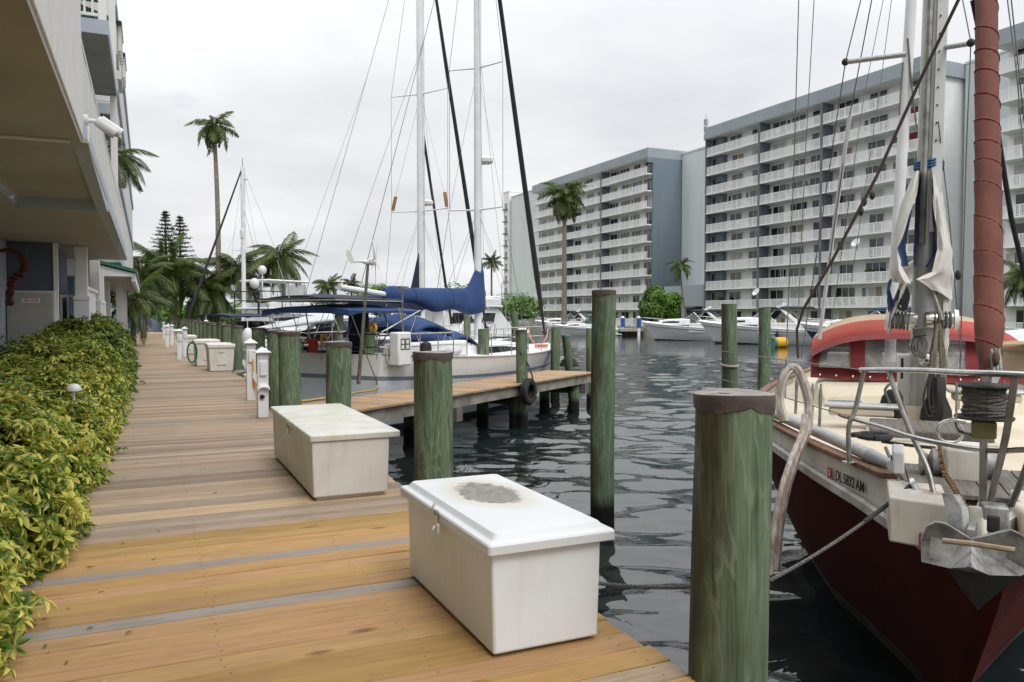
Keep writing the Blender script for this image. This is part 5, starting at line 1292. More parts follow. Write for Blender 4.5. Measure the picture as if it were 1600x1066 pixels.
for (x, y) in ((-8.9, -1.66), (-10.2, -1.55), (-11.4, -1.2), (-11.5, -.4), (-11.5, .4), (-11.4, 1.2), (-10.2, 1.55), (-8.9, 1.66)): m.tube([(x, y, 1.2), (x, y, 1.85)], .015, 6)
m.tube([(-10.6, -1.5, 1.25), (-10.9, -1.45, 2.45)], .02, 6); m.tube([(-10.6, 1.5, 1.25), (-10.9, 1.45, 2.45)], .02, 6); m.tube([(-11.5, -1.4, 1.9), (-10.2, -1.55, 2.4)], .018, 6)
m.build('stern_rail', STEEL, sb)
m = MB()
for y in (-.38, -.02): m.tube([(-11.62, y, .15), (-11.60, y, 1.25), (-11.45, y, 1.9)], .018, 6)
for k in range(5): m.b2((-11.64, -.39, .3 + .24 * k), (-11.58, -.01, .33 + .24 * k))
m.build('boarding_ladder', DULLSTEEL, sb)
m = MB(); m.ball((-11.7, .80, 1.75), .17, 14, 10, (1, 1, .75)); m.tube([(-11.7, .80, 1.4), (-11.7, .80, 1.7)], .03, 6); m.build('barbecue', STEEL, sb)
m = MB(); m.b2((-11.7, .46, 1.40), (-11.54, .62, 1.72)); m.tube([(-11.63, .5, 1.72), (-11.63, .5, 1.78), (-11.63, .58, 1.78), (-11.63, .58, 1.72)], .015, 6); m.build('jerry_can', RED, sb, bevel=.03)
m = MB(); m.tube([(-11.5, .3 + .09 * cos(a), 1.7 + .11 * sin(a)) for a in np.linspace(-1.1, 4.2, 16)], .035, 8); m.build('horseshoe_buoy', YELLOW, sb)
m = MB(); m.tube([(-11.3, -1.0 + .08 * cos(a), 2.0 + .10 * sin(a)) for a in np.linspace(-1.1, 4.2, 16)], .04, 8); m.build('horseshoe_buoy', YELLOW, sb)
rf = None
m = MB(); m.b2((-11.25, -1.70, 1.12), (-10.75, -1.42, 1.90)); rf = m.build('life_raft_case', WPLASTIC, sb, bevel=.04)
m = MB()
for dx in (-.09, .09):
    for z in (1.5, 1.62, 1.74): m.b2((-11.0 + dx - .07, -1.705, z - .012), (-11.0 + dx + .07, -1.701, z + .012))
    for e in (-.07, .07): m.b2((-11.0 + dx + e - .012, -1.706, 1.5), (-11.0 + dx + e + .012, -1.7005, 1.74))
m.build('marking', BLACK, rf, ang=0)
m = MB(); m.lathe([(.13, -.03), (.16, -.03), (.16, .03), (.13, .03), (.13, -.03)], 20, c=(-10.45, -1.72, 1.0), R=Matrix.Rotation(pi / 2, 3, 'X')); m.build('spare_wheel', BLACK, sb)
for o_ in sb.children:
    if o_ not in _keep: o_.location.z += .50
# wind generator on its pole
wp = P(560, 600, 17.0) ; wt = P(575, 413, 16.6)
def toloc(par, p): return (Matrix.Translation(par.location) @ Matrix.Rotation(par.rotation_euler.z, 4, "Z")).inverted() @ Vector(p)
ws = sb
a_, b_ = toloc(sb, wp), toloc(sb, wt)
m = MB(); m.tube([a_, a_.lerp(b_, .4), b_], [.045, .035, .03], 8); pole = m.build('turbine_pole', DULLSTEEL, sb)
ax = toloc(sb, wt + RT) - b_
m = MB(); m.tube(smooth([b_ + ax * -.30 + Vector((0, 0, .06)), b_ + ax * -.15 + Vector((0, 0, .055)), b_ + ax * .0 + Vector((0, 0, .04)), b_ + ax * .10 + Vector((0, 0, .05)), b_ + ax * .16 + Vector((0, 0, .06))], 4), [.012] * 3 + [.025] * 3 + [.05] * 4 + [.075] * 4 + [.08, .06, .03], 10)
hb = m.build('turbine_body', WPLASTIC, sb)
m = MB(); q = b_ + ax * -.36
m.prism([(-.01, -.04), (.13, -.04), (.07, .02), (.0, .22), (-.08, .24), (-.10, .14)], -.008, .008, 1)
m.v = [tuple(q + ax * x_ + Vector((0, 0, z_ + .06)) + Vector((0, 0, 1)).cross(ax) * y_) for x_, y_, z_ in m.v]; m.build('tail_fin', WPLASTIC, sb, ang=0)
sidev = Vector((0, 0, 1)).cross(ax); hubp = b_ + ax * .15 + Vector((0, 0, .06))
for k in range(5):
    a = 2 * pi * k / 5 + .55; d_ = (Vector((0, 0, 1)) * cos(a) + sidev * sin(a)); e_ = d_.cross(ax)
    m = MB(); R = []
    for (u, c, tw) in ((.03, .03, .5), (.2, .055, .35), (.6, .035, .15), (1, .015, .05)):
        p = hubp + d_ * .52 * u; ch = (e_ * cos(tw) + ax * sin(tw)) * c; R.append([p - ch, p + ax * .006, p + ch, p - ax * .006])
    m.loft(R); m.build('blade', WPLASTIC, hb, ang=0)
# clutter round the cockpit
m = MB(); m.loft([[(-10.2 + .16 * k_ * cos(a), -1.72 + .12 * k_ * sin(a), z) for a in np.linspace(0, 2 * pi, 13)[:-1]] for k_, z in ((.5, 1.45), (.55, 1.75), (1, 1.80), (1.05, 2.0), (.9, 2.12), (.3, 2.16))]); m.build('outboard_motor', BLACK, sb, ang=40)
m = MB(); m.loft([[(-9.6 + x_, .25 * k_ * cos(a) - .6, 1.95 + .16 * k_ * sin(a) + .02 * sin(a * 3 + x_ * 9)) for a in np.linspace(0, 2 * pi, 11)[:-1]] for k_, x_ in ((.4, -.5), (1, -.4), (1.1, 0), (1, .4), (.3, .55))]); m.build('folded_tarp', CANTAN, sb, ang=50)
m = MB(); m.loft([[(-8.6 + x_, .2 * k_ * cos(a) - 1.3, 1.85 + .13 * k_ * sin(a)) for a in np.linspace(0, 2 * pi, 11)[:-1]] for k_, x_ in ((.4, -.45), (1, -.35), (1.15, .1), (.9, .4), (.3, .5))]); m.build('rolled_awning', CANPALE, sb, ang=50)
for k_ in range(3):
    m = MB(); c_ = Vector((-11.3 + .35 * k_, -1.42 - .03 * k_, 1.95)); [m.tube([c_ + Vector((.07 * cos(t_) + .012 * j_, .02 * j_ - .02, .20 * sin(t_) - .1)) for t_ in np.linspace(0, 2 * pi, 14)], .012, 5, cap=False) for j_ in range(3)]; m.build('rope_hank', (ROPEW, ROPEB, ROPEY)[k_], sb)
m = MB(); m.tube([(-11.4, 1.1, 1.9), (-11.8, 1.15, 3.3), (-12.1, 1.2, 4.1)], [.014, .009, .004], 5); m.build('whip_aerial', WPLASTIC, sb)
m = MB(); m.tube([(-10.8, -1.5, 1.8), (-10.9, -1.55, 2.9), (-10.9, -1.55, 3.4)], .018, 6); m.b2((-11.05, -1.62, 3.4), (-10.75, -1.48, 3.46)); m.build('antenna_pole', DULLSTEEL, sb)
# clutter on the foredeck
m = MB()
for k in range(3): m.tube([(-2.2 + .2 * cos(t_) * (1 + .1 * k), -.8 + .2 * sin(t_), 1.74 + .03 * k) for t_ in np.linspace(0, 2 * pi, 14)], .022, 5, cap=False)
m.tube(smooth([(-2.2, -.8, 1.75), (-1.6, -.7, 2.05), (-1.1, -.5, 2.3)], 4), .02, 5); m.tube(smooth([(-2.6, -.9, 1.7), (-2.0, -.3, 2.0), (-1.0, .3, 2.3)], 4), .02, 5); m.build('line', M('orange_line', (.60, .22, .13), (.5, .3, .22), rough=.8), sb)
m = MB(); m.tube([(.05, 0, 1.74), (.05, 0, 2.2)], .02, 6); m.ball((.05, 0, 2.36), .17, 12, 8); m.build('bow_light', GPLASTIC, sb)
rope('white mooring line from the blue canvas sailboat bow to a piling', sag(S(14.2, 3.4, .45), G(868, 560, 0), .12), .018, ROPEW)

# ---- second sailboat behind it (black furled jib)
H2 = U; b2 = S(20.6, 9.3, 0)
s2 = boat_root('sailboat', 'sailboat with radar on a white mast behind the blue canvas one', (b2.x, b2.y, WATER), H2, 'sailboat')
g2 = hull_grid(13, 4.0, lambda t: 1.2 + .6 * t ** 1.8, lambda t: -.5, 1.5, -.2, ns=24, nu=8, tail=.7)
hull_build(g2, s2, [('bottom_paint', 0, 3, CANNAVY), ('hull', 3, 8, WHITE_GEL)]); deck_build(g2, s2, CREAM)
cabin(s2, -9, -3, 2.6, 1.2, 1.35, .6, WHITE_GEL, winmat=GLASS); stanchions(g2, s2, 4, 21, 3); bow_pulpit(g2, s2, 20)
at2, top2 = mast_rig(s2, -5.4, 1.9, 17.5, .14, ALUW, (6.9, 11.5), 13, -.1, 1.75, -12.8, 1.3, 4.0, furl=BLACKCLOTH, furl_r=.085, radar=7.2, sp_w=1.35)
m = MB(); m.tube([at2(4.0) + Vector((2.2, 0, -1.6)), at2(10.6)], .055, 8); m.build('staysail', BLACKCLOTH, s2)
m = MB(); m.add([tuple(at2(5.3) + Vector((-.15, .02, 0))), tuple(at2(3.0) + Vector((-.95, .02, .1))), tuple(at2(3.0) + Vector((-.15, .02, 0))), tuple(at2(5.3) + Vector((-.15, -.02, 0))), tuple(at2(3.0) + Vector((-.95, -.02, .1))), tuple(at2(3.0) + Vector((-.15, -.02, 0)))], [(0, 1, 2), (5, 4, 3), (0, 3, 4, 1), (1, 4, 5, 2), (2, 5, 3, 0)]); m.build('navy_sail', CANNAVY, s2, ang=0)
for sd in (1, -1):
    m = MB(); q = at2(6.9) + Vector((-.12, sd * 1.3, .1)); m.tube([q, q + Vector((.05, -.12 * sd, .55))], .07, 8); m.build('spreader_reflector', M('copper_wrap', (.36, .17, .05), (.22, .10, .03), rough=.6), s2)
boom_cover(s2, at2, -5.5, 3.1, 4.5, .25, CANNAVY, tall=.4); canopy(s2, -12.5, -9.2, 2.8, 3.3, .2, CANNAVY, zdeck=1.3)
# ---- third sailboat far left, bow to the boardwalk
p3 = P(391, 482, 60); h3 = -U
s3 = boat_root('sailboat', 'far sailboat with a white mast and black furled jib above the pilings', (p3.x + h3.x * 5.0, p3.y + h3.y * 5.0, WATER), h3, 'sailboat')
g3 = hull_grid(11.5, 3.6, lambda t: 1.1 + .55 * t ** 1.8, lambda t: -.5, 1.4, -.2, ns=20, nu=8, tail=.7)
hull_build(g3, s3, [('hull', 0, 8, WHITE_GEL)]); deck_build(g3, s3, WHITE_GEL); cabin(s3, -8.5, -3.4, 2.3, 1.1, 1.25, .55, WHITE_GEL, winmat=GLASS); bow_pulpit(g3, s3, 17)
at3, _t = mast_rig(s3, -4.4, 1.7, 12.0, .14, ALUW, (7.6,), 11.5, 1.1, 1.6, -11.3, 1.2, 3.6, furl=BLACKCLOTH, furl_r=.085, sp_w=1.3)
m = MB(); m.tube([(-.6, 0, 1.6), (2.1, 0, 1.75)], .10, 8); m.tube([(2.0, -.25, 2.2), (2.1, 0, 1.75), (1.7, 0, .9)], .05, 6); m.build('bowsprit', ALUW, s3)
m = MB(); m.tube([at3(12.6), at3(12.6) + Vector((-.4, 0, .3))], .03, 5); m.tube([at3(13.6), at3(13.6) + Vector((0, 0, .8))], .02, 5); m.build('masthead_gear', BLACK, s3)
m = MB(); m.box(at3(8.8) + Vector((.1, .0, 0)), (.25, .3, .7)); m.build('radar_reflector', WPLASTIC, s3, bevel=.05)

# ---- motor boats
def cruiser(label, pos, heading, L=9.5, B=3.1, hullmat=WHITE_GEL, canopymat=None, arch=True, stripe=None, hard=False, fly=False, fend=False, zf=1.25, group='motor boats moored along the far bank', name='motor_boat', cat='motor boat', ns=20):
    r = boat_root(name, label, pos, heading, cat, group)
    g = hull_grid(L, B, lambda t: zf * (.72 + .42 * t ** 1.6), lambda t: -.45, L * .16, -.05, full=(.28, .9), ns=ns, nu=8, tail=.92, bpow=.7)
    bands = [('hull', 0, 8, hullmat)] if not stripe else [('bottom_paint', 0, 2, stripe), ('hull', 2, 8, hullmat)]
    if hullmat is not WHITE_GEL: bands = [('bottom_paint', 0, 2, WHITE_GEL), ('hull', 2, 6, hullmat), ('topside', 6, 8, WHITE_GEL)]
    hull_build(g, r, bands); deck_build(g, r, WHITE_GEL, camber=.16)
    m = MB(); [m.tube(rail_line(g, s_, u=-2, dy=.03), .045, 6) for s_ in (1, -1)]; m.build('rub_rail', GPLASTIC, r)
    zd = zf * .85
    cabin(r, -L * .50, -L * .16, B * .78, B * .35, zf * .98, zf * .36, WHITE_GEL, name='foredeck_cabin', winmat=GLASS, wz=(.3, .65), wx=(.3, .8))
    # windshield
    xw = -L * .50; m = MB(); R0 = []; R1 = []
    for a in np.linspace(-1, 1, 9):
        R0.append((xw + .55 * L * .12 * (1 - a * a) * 1.5 - (.9 if abs(a) > .99 else 0), a * B * .42, zf * 1.28)); R1.append((xw - .65 + .45 * L * .10 * (1 - a * a) - (.9 if abs(a) > .99 else 0), a * B * .37, zf * 1.28 + .80))
    m.loft([R0, R1], closed=False); m.build('windshield', TINT, r, ang=0)
    m = MB(); m.tube(R1, .03, 6); [m.tube([R0[k], R1[k]], .022, 5) for k in range(0, 9, 2)]; m.build('windshield_frame', ALU, r)
    m = MB(); [m.b2((-L * .98, s_ * B * .43 - .12, zf * .5), (-L * .5, s_ * B * .43 + .12, zf * 1.08)) for s_ in (1, -1)]; m.b2((-L * .98, -B * .42, zf * .5), (-L * .94, B * .42, zf * .98)); m.build('cockpit_side', WHITE_GEL, r, bevel=.06)
    m = MB(); [m.b2((-L * .62 - .4, y - .3, zf * .7), (-L * .62, y + .3, zf * 1.3)) for y in (-.6, .6)]; m.b2((-L * .92, -B * .36, zf * .6), (-L * .86, B * .36, zf * 1.05)); m.build('seat', CANTAN, r, bevel=.08)
    m = MB(); m.b2((-L * 1.06, -B * .44, .12), (-L * .975, B * .44, .30)); m.build('swim_platform', WHITE_GEL, r, bevel=.04)
    ztop = zf * 1.28 + 1.15
    if arch:
        m = MB()
        for sd in (1, -1):
            m.loft([[(-L * .80 + dx, sd * B * .44 + dy, zf * 1.05) for dx, dy in ((-.30, -.06), (.30, -.06), (.30, .06), (-.30, .06))], [(-L * .64 + dx, sd * B * .36 + dy, ztop) for dx, dy in ((-.16, -.05), (.16, -.05), (.16, .05), (-.16, .05))]])
        m.b2((-L * .66 - .17, -B * .38, ztop - .05), (-L * .66 + .17, B * .38, ztop + .07)); m.build('radar_arch', WHITE_GEL, r, bevel=.03)
        m = MB(); m.lathe([(.2, 0), (.26, .04), (.26, .14), (.02, .2)], 14, c=(-L * .66, 0, ztop + .10)); m.build('radar', WPLASTIC, r, ang=50)
    if canopymat: canopy(r, -L * .90 if not arch else -L * .86, -L * .52, B * .84, ztop - .02 - (.0 if not arch else .12), .18, canopymat, zdeck=zf)
    m = MB(); n0 = int(ns * .58); pts = [Vector((q[-1].x, max(q[-1].y - .06, .03), q[-1].z)) for q in g[n0:]]; line_ = [p + Vector((.05, 0, .52)) for p in pts] + [Vector((p.x + .05, -p.y, p.z + .52)) for p in pts[::-1]]
    m.tube(line_, .02, 6)
    for p in pts[::2]:
        for sd in (1, -1): m.tube([(p.x, p.y * sd, p.z), (p.x + .05, p.y * sd, p.z + .52)], .015, 5)
    m.build('bow_rail', STEEL, r)
    if fly or hard:
        m = MB(); R = []
        for (x, wd, z0_, z1_) in ((-L * .86, B * .80, zf, zf + 1.55), (-L * .60, B * .80, zf, zf + 1.60), (-L * .45, B * .76, zf, zf + 1.55), (-L * .30, B * .66, zf, zf + .45)): R.append([(x, wd / 2, z0_), (x + .02, wd / 2 - .08, z1_), (x + .02, -wd / 2 + .08, z1_), (x, -wd / 2, z0_)])
        m.loft(R, closed=True); m.build('deckhouse', WHITE_GEL, r, ang=25, bevel=.04)
        for sd in (1, -1):
            m = MB(); m.add([(-L * .82, sd * (B * .40 + .005 - .025), zf + .75), (-L * .50, sd * (B * .395 + .005 - .025), zf + .75), (-L * .48, sd * (B * .39 - .045), zf + 1.3), (-L * .80, sd * (B * .40 - .05), zf + 1.3)], [(0, 1, 2, 3)]); m.build('side_window', GLASS, r, ang=0)
        m = MB(); m.add([(-L * .44, B * .33, zf + 1.44), (-L * .44, -B * .33, zf + 1.44), (-L * .325, -B * .30, zf + .65), (-L * .325, B * .30, zf + .65)], [(0, 3, 2, 1)]); m.build('front_window', GLASS, r, ang=0)
        m = MB(); m.b2((-L * .90, -B * .42, zf + 1.62), (-L * .44, B * .42, zf + 1.74)); m.b2((-L * .52, -B * .40, zf + 1.74), (-L * .45, B * .40, zf + 2.25)); [m.b2((-L * .85, s_ * B * .40 - .04, zf + 1.74), (-L * .45, s_ * B * .40 + .04, zf + 2.1)) for s_ in (1, -1)]; m.build('flybridge', WHITE_GEL, r, bevel=.05)
    if fly:
        m = MB(); m.b2((-L * .86, -B * .43, zf + 3.65), (-L * .46, B * .43, zf + 3.8)); m.build('hardtop', WHITE_GEL, r, bevel=.06)
        m = MB(); [m.tube([(x, s_ * B * .39, zf + 2.0), (x - .1, s_ * B * .40, zf + 3.66)], .03, 6) for x in (-L * .5, -L * .66, -L * .83) for s_ in (1, -1)]; m.build('hardtop_post', STEEL, r)
        m = MB(); m.add([(-L * .47, B * .40, zf + 2.3), (-L * .47, -B * .40, zf + 2.3), (-L * .49, -B * .40, zf + 3.5), (-L * .49, B * .40, zf + 3.5)], [(0, 3, 2, 1)]); m.build('clear_curtain', VINYL, r, ang=0)
    if fend:
        for x, sd in ((-L * .28, 1), (-L * .62, 1), (-L * .28, -1), (-L * .62, -1)):
            i = int((1 + x / L) * ns); q = g[i][-1]; m = MB(); m.ball((q.x, (q.y + .14) * sd, q.z - .55), .15, 10, 8, (1, 1, 2.4)); m.tube([(q.x, (q.y + .1) * sd, q.z - .2), (q.x, q.y * sd, q.z + .05)], .012, 5); m.build('fender', BLACK, r)
    return r
NAVYHULL = M('navy_hull_paint', (.012, .035, .085), (.010, .028, .07), rough=.2)
def bank(px, pyw, dd): q = P(px, pyw, dd); return Vector((q.x, q.y, WATER))
cruiser('white express cruiser below the rounded green tree', bank(1003, 530, 90), Vector((-.62, .78, 0)), L=11.5, B=3.6, zf=1.75, canopymat=CANNAVY, stripe=DARKTRUNK)
cruiser('white cruiser with navy canopy and dark fenders, seen between the two right pilings', bank(1092, 536, 80), Vector((-.55, .83, 0)), L=12.5, B=3.9, zf=1.9, canopymat=CANNAVY, stripe=DARKTRUNK, fend=True)
cruiser('navy hulled cruiser with blue canopy left of the red dodger', bank(1250, 540, 70), Vector((-.50, .86, 0)), L=12, B=3.8, zf=1.8, hullmat=NAVYHULL, canopymat=CANBLUE)
cruiser('white cruiser with a low screen in front of the far apartment block', bank(836, 519, 118), Vector((-.80, .60, 0)), L=10, B=3.3, zf=1.7, canopymat=CANNAVY, stripe=DARKTRUNK)
cruiser('white open boat with a teal top behind the leaning piling', bank(866, 523, 108), Vector((-.85, .5, 0)), L=8.5, B=2.8, canopymat=TEAL, arch=False)
q = P(1218, 536, 69); q.z = WATER + .38; t = root('inflatable_tube', q, 'yellow inflatable tube by the cruiser with dark fenders', 'inflatable')
m = MB(); m.tube([(-.7, 0, 0), (-.55, 0, 0), (.55, 0, 0), (.7, 0, 0)], [.25, .48, .48, .25], 14); m.build('tube', YELLOW, t); m = MB(); m.tube([(-.85, 0, 0), (-.71, 0, 0)], [.5, .55], 14); m.build('end_cap', TEAL, t)
yg = 'boats moored in the left basin'
yp = P(414, 500, 60); cruiser('white flybridge motor yacht with radar domes at the left', (yp.x + U.x * 8, yp.y + U.y * 8, WATER), U, L=10.5, B=3.6, fly=True, arch=False, zf=1.6, group=yg, name='motor_yacht', cat='motor yacht')
dm = boat_root('dome_stand', 'pair of white satellite domes on a black frame over the yacht cockpit', P(404, 466, 30), U, 'radar stand')
m = MB(); [m.tube([(x, y, -.6), (x, y, .25)], .025, 6) for x in (-.6, .6) for y in (-.6, .6)]; [m.tube([(-.6, y, z), (.6, y, z)], .02, 6) for y in (-.6, .6) for z in (-.1, .25)]; m.build('frame', BLACK, dm)
m = MB(); m.ball((-.1, .1, .55), .18, 14, 10, (1, 1, 1.1)); m.build('dome', WPLASTIC, dm); m = MB(); m.ball((.1, -.1, 1.05), .16, 14, 10, (1, 1, 1.1)); m.tube([(.1, -.1, .25), (.1, -.1, 1.0)], .03, 6); m.build('dome', WPLASTIC, dm)
for (s_, n_, lab, kw) in ((24, 15.5, 'white motor boat with a pale canopy behind the second sailboat', dict(canopymat=CANPALE, arch=False)), (31, 21.5, 'white cruiser with a navy top beyond the second sailboat', dict(canopymat=CANNAVY)), (35, 15.0, 'white hardtop yacht right of the blue mainsail cover', dict(hard=True, arch=True, L=14, B=4.2, zf=1.6)),
                          (30, 27.5, 'cream motor boat far behind the sailboat masts', dict(canopymat=CANNAVY, arch=False)), (44, 22, 'farthest white cruiser below the fan shaped palm', dict(L=12, B=3.8, hard=True, zf=1.5))):
    q = S(s_, n_, WATER); cruiser(lab, q, U, group=yg, **{**dict(L=10.5, B=3.4), **kw})
# covered boat with the white awning by the far pedestals
q = S(9.5, 11.6, WATER); cb2 = boat_root('covered_boat', 'small boat under a navy tent cover with a white awning near the pilings', q + U * 8.6, U, 'boat', yg)
g4 = hull_grid(7, 2.6, lambda t: 1.0 + .3 * t, lambda t: -.4, 1, 0, ns=14, nu=6, tail=.9); hull_build(g4, cb2, [('hull', 0, 6, WHITE_GEL)]); deck_build(g4, cb2, WHITE_GEL)
m = MB(); m.loft([[(-7.0, 1.25, 1.1), (-7.0, .2, 2.2), (-7.0, -.2, 2.2), (-7, -1.25, 1.1)], [(-4, 1.3, 1.15), (-4.2, .2, 2.55), (-4.2, -.2, 2.55), (-4, -1.3, 1.15)], [(-1.2, .8, 1.3), (-1.6, .1, 1.9), (-1.6, -.1, 1.9), (-1.2, -.8, 1.3)]], closed=True); m.build('tent_cover', CANNAVY, cb2, ang=30)
m = MB(); m.loft([[(-8.6, 1.4, 2.25), (-8.6, -1.3, 2.45), (-8.6, -1.3, 2.42), (-8.6, 1.4, 2.22)], [(-5.5, 1.3, 2.75), (-5.5, -1.4, 2.75), (-5.5, -1.4, 2.72), (-5.5, 1.3, 2.72)]]); m.build('awning', CANPALE, cb2, ang=20)
m = MB(); [m.tube([(x, y, 1.0), (x, y, z)], .02, 6) for x, y, z in ((-6.9, 1.2, 2.5), (-6.9, -1.2, 2.55), (-5.5, 1.25, 2.73), (-5.5, -1.3, 2.73))]; m.build('awning_post', STEEL, cb2)
q = P(428, 500, 95); s5 = boat_root('sailboat', 'distant sailboat mast showing above the coconut palms', (q.x, q.y, WATER), U, 'sailboat')
g5 = hull_grid(11, 3.4, lambda t: 1.1 + .5 * t ** 1.8, lambda t: -.5, 1.4, -.2, ns=16, nu=6, tail=.7); hull_build(g5, s5, [('hull', 0, 6, WHITE_GEL)]); deck_build(g5, s5, WHITE_GEL); cabin(s5, -8.5, -3.4, 2.3, 1.1, 1.25, .55, WHITE_GEL)
mast_rig(s5, -4.4, 1.7, 13.2, .09, ALUW, (8.0,), 11, -.1, 1.6, -10.8, 1.2, 3.4, furl=ALUW, furl_r=.05)
# big white yacht at the right edge, behind the furled sail
q = P(1500, 560, 30); cruiser('large white flybridge yacht cut by the right edge', (q.x + 2.0, q.y + 2.5, WATER), Vector((-.80, .60, 0)), L=14, B=4.4, fly=True, arch=False, zf=1.7, fend=True, group='motor boats moored along the far bank', name='motor_yacht', cat='motor yacht')
# ================================================================== RED SAILBOAT, bow towards the camera
HR = Vector((-.743, -.669, 0)); pr = P(1553, 700, 3.72)
rb = boat_root('sailboat', 'dark red sailboat with rust canvas dodger and stainless bow pulpit at the right', (pr.x, pr.y, WATER), HR, 'sailboat')
W0 = -WATER                                   # local z of the boardwalk level
def lp(px, py, d): return toloc(rb, P(px, py, d))
LR = 11.8
_s = [0, .25, .5, 1, 1.5, 2, 3, 4.5, 6, 8, 10, 11.8]; _b = [.055, .17, .30, .54, .78, 1.0, 1.34, 1.64, 1.76, 1.72, 1.45, 1.05]
def half(s): return float(np.interp(s, _s, _b))
def rubz(s): return W0 + float(np.interp(s, [0, .5, 1, 2, 3, 6, 9, 11.8], [.40, .455, .505, .565, .57, .50, .52, .62]))
def capz(s): return W0 + float(np.interp(s, [0, 1, 2, 3, 6, 9, 11.8], [.70, .725, .735, .73, .66, .68, .78]))
stn = [0, .12, .25, .4, .6, .8, 1.0, 1.3, 1.6, 2, 2.5, 3, 3.7, 4.5, 5.5, 6.5, 7.5, 8.5, 9.5, 10.5, 11.2, 11.8]
gr = []
for s in stn[::-1]:
    row = []; zk = -.62; zs = rubz(s)
    for j in range(15):
        u = j / 14; p = float(np.interp(s, [0, 1, 3, 6, 9, 11.8], [1.15, 1.05, .62, .36, .42, .8])); wk = max(0, 1 - s / 5.0) ** 1.6
        x = -s - 2.55 * (1 - u) ** 1.12 * wk + (.9 * (1 - u) if s > 11 else 0)
        row.append(Vector((x, max(.03 * u + .015, half(s) * u ** p), lerp(zk, zs, u))))
    gr.append(row)
hull_build(gr, rb, [('bottom_paint', 0, 5, M('black_bottom_paint', (.010, .008, .008), rough=.7, spec=.08)), ('boot_stripe', 5, 6, M('faded_boot_stripe', (.10, .09, .085), (.03, .02, .02), rough=.6, spec=.1)), ('hull', 6, 14, HULLRED)])
# rubbing strake, bulwark, teak cap
for sd, nm in ((-1, 'rub_rail'), (1, 'rub_rail')):
    m = MB(); R = []
    for s in stn:
        if s < .45: continue
        y = half(s) + .012; z = rubz(s); R.append([(-s, sd * y, z - .035), (-s, sd * (y + .035), z - .028), (-s, sd * (y + .035), z + .022), (-s, sd * y, z + .03)])
    m.loft(R); m.build(nm, M('aluminium_strake', (.55, .54, .52), (.33, .30, .28), rough=.45, scale=9, detail=7) if sd == -1 else DIRTYWHITE, rb, ang=25)
    m = MB(); R = []
    for s in stn:
        y = half(s) - .01; z0, z1 = rubz(s) + .005, capz(s) - .02
        R.append([(-s, sd * (y + .005), z0), (-s, sd * (y + .002), z1), (-s, sd * max(y - .05, .01), z1), (-s, sd * max(y - .05, .01), z0)])
    m.loft(R); m.build('bulwark', DIRTYWHITE, rb, ang=25)
    m = MB(); R = []
    for s in stn:
        if s < .75: continue
        y = half(s) - .03; z = capz(s); R.append([(-s, sd * (y + .05), z - .019), (-s, sd * (y + .05), z + .014), (-s, sd * (y - .05), z + .014), (-s, sd * (y - .05), z - .019)])
    m.loft(R); m.build('cap_rail', TEAK, rb, ang=25, bevel=.006)
# deck
m = MB(); R = []
for s in stn:
    y = max(half(s) - .055, .01); z = lerp(rubz(s), capz(s), .38); R.append([(-s, y * c, z + .05 * (1 - c * c)) for c in (1, .6, .2, -.2, -.6, -1)])
m.loft(R, closed=False); m.build('deck', CREAM, rb)
dk = lambda s: lerp(rubz(s), capz(s), .38) + .05
# bow block, chipped red corner, roller cheeks, anchor platform
def rust_mat():
    m = NT('rust_stained_gelcoat'); v = m.coords((1, 1, 1)); f = m.noise(v, 3.0, 7, .65); g = m.noise(m.coords((9, 9, 1.2)), 2.5, 6, .65)
    c0 = toloc(rb, P(1459, 782, 4.16)); sp = m.n('ShaderNodeSeparateXYZ'); m.l(v, sp.inputs[0])
    ax = m.math('DIVIDE', m.math('SUBTRACT', sp.outputs[0], c0.x), .06); ay = m.math('DIVIDE', m.math('SUBTRACT', sp.outputs[1], c0.y), .07); az = m.math('DIVIDE', m.math('SUBTRACT', sp.outputs[2], c0.z - .03), .09)
    dd = m.math('ADD', m.math('ADD', m.math('MULTIPLY', ax, ax), m.math('MULTIPLY', ay, ay)), m.math('MULTIPLY', az, az)); dd = m.math('ADD', dd, m.math('MULTIPLY', m.math('SUBTRACT', g, .5), 3.2))
    col = m.mix(m.rng(f, .42, .75, 0.0, .6), (.60, .57, .51), (.36, .31, .24)); col = m.mix(m.rng(g, .5, .78, 0.0, .5), col, (.34, .28, .2))
    col = m.mix(m.rng(dd, .3, 1.5, .9, 0.0), col, (.30, .13, .04)); m.set(color=col, rough=.5); m.bump(g, .15, .006); return m.mat
RUSTY = rust_mat()
for sd in (-1, 1):
    m = MB(); m.loft([[(-.62, y, capz(.6) - .2), (-.62, y, capz(.6) + .012), (-.10 - .35 * (abs(y) - .12), y, capz(0) + .02), (-.05 - .35 * (abs(y) - .12), y, capz(0) - .20)] for y in ((-.43, -.36, -.25, -.16) if sd == -1 else (.16, .25, .36, .43))])
    m.build('bow_block', RUSTY, rb, bevel=.011, seg=3)
m = MB()
for k in range(7):
    m.b2((-1.55, -.42 + .12 * k, dk(1) + .012), (-.64, -.31 + .12 * k, dk(1) + .034))
m.build('bow_plank', GREYTEAK, rb)
m = MB(); q = [lp(1395, 830, 4.26), lp(1440, 864, 3.92), lp(1445, 838, 3.90), lp(1408, 812, 4.20)]
ins_ = Vector((0, .10, 0)); m.loft([q, [v + ins_ for v in q]]); m.build('chafe_plate', REDCHIP, rb, bevel=.008)
def cheek(pts, th, name, mat):
    m = MB(); q = [lp(*v) for v in pts]; m.loft([q, [v + Vector((0, th, 0)) for v in q]]); return m.build(name, mat, rb, bevel=.005)
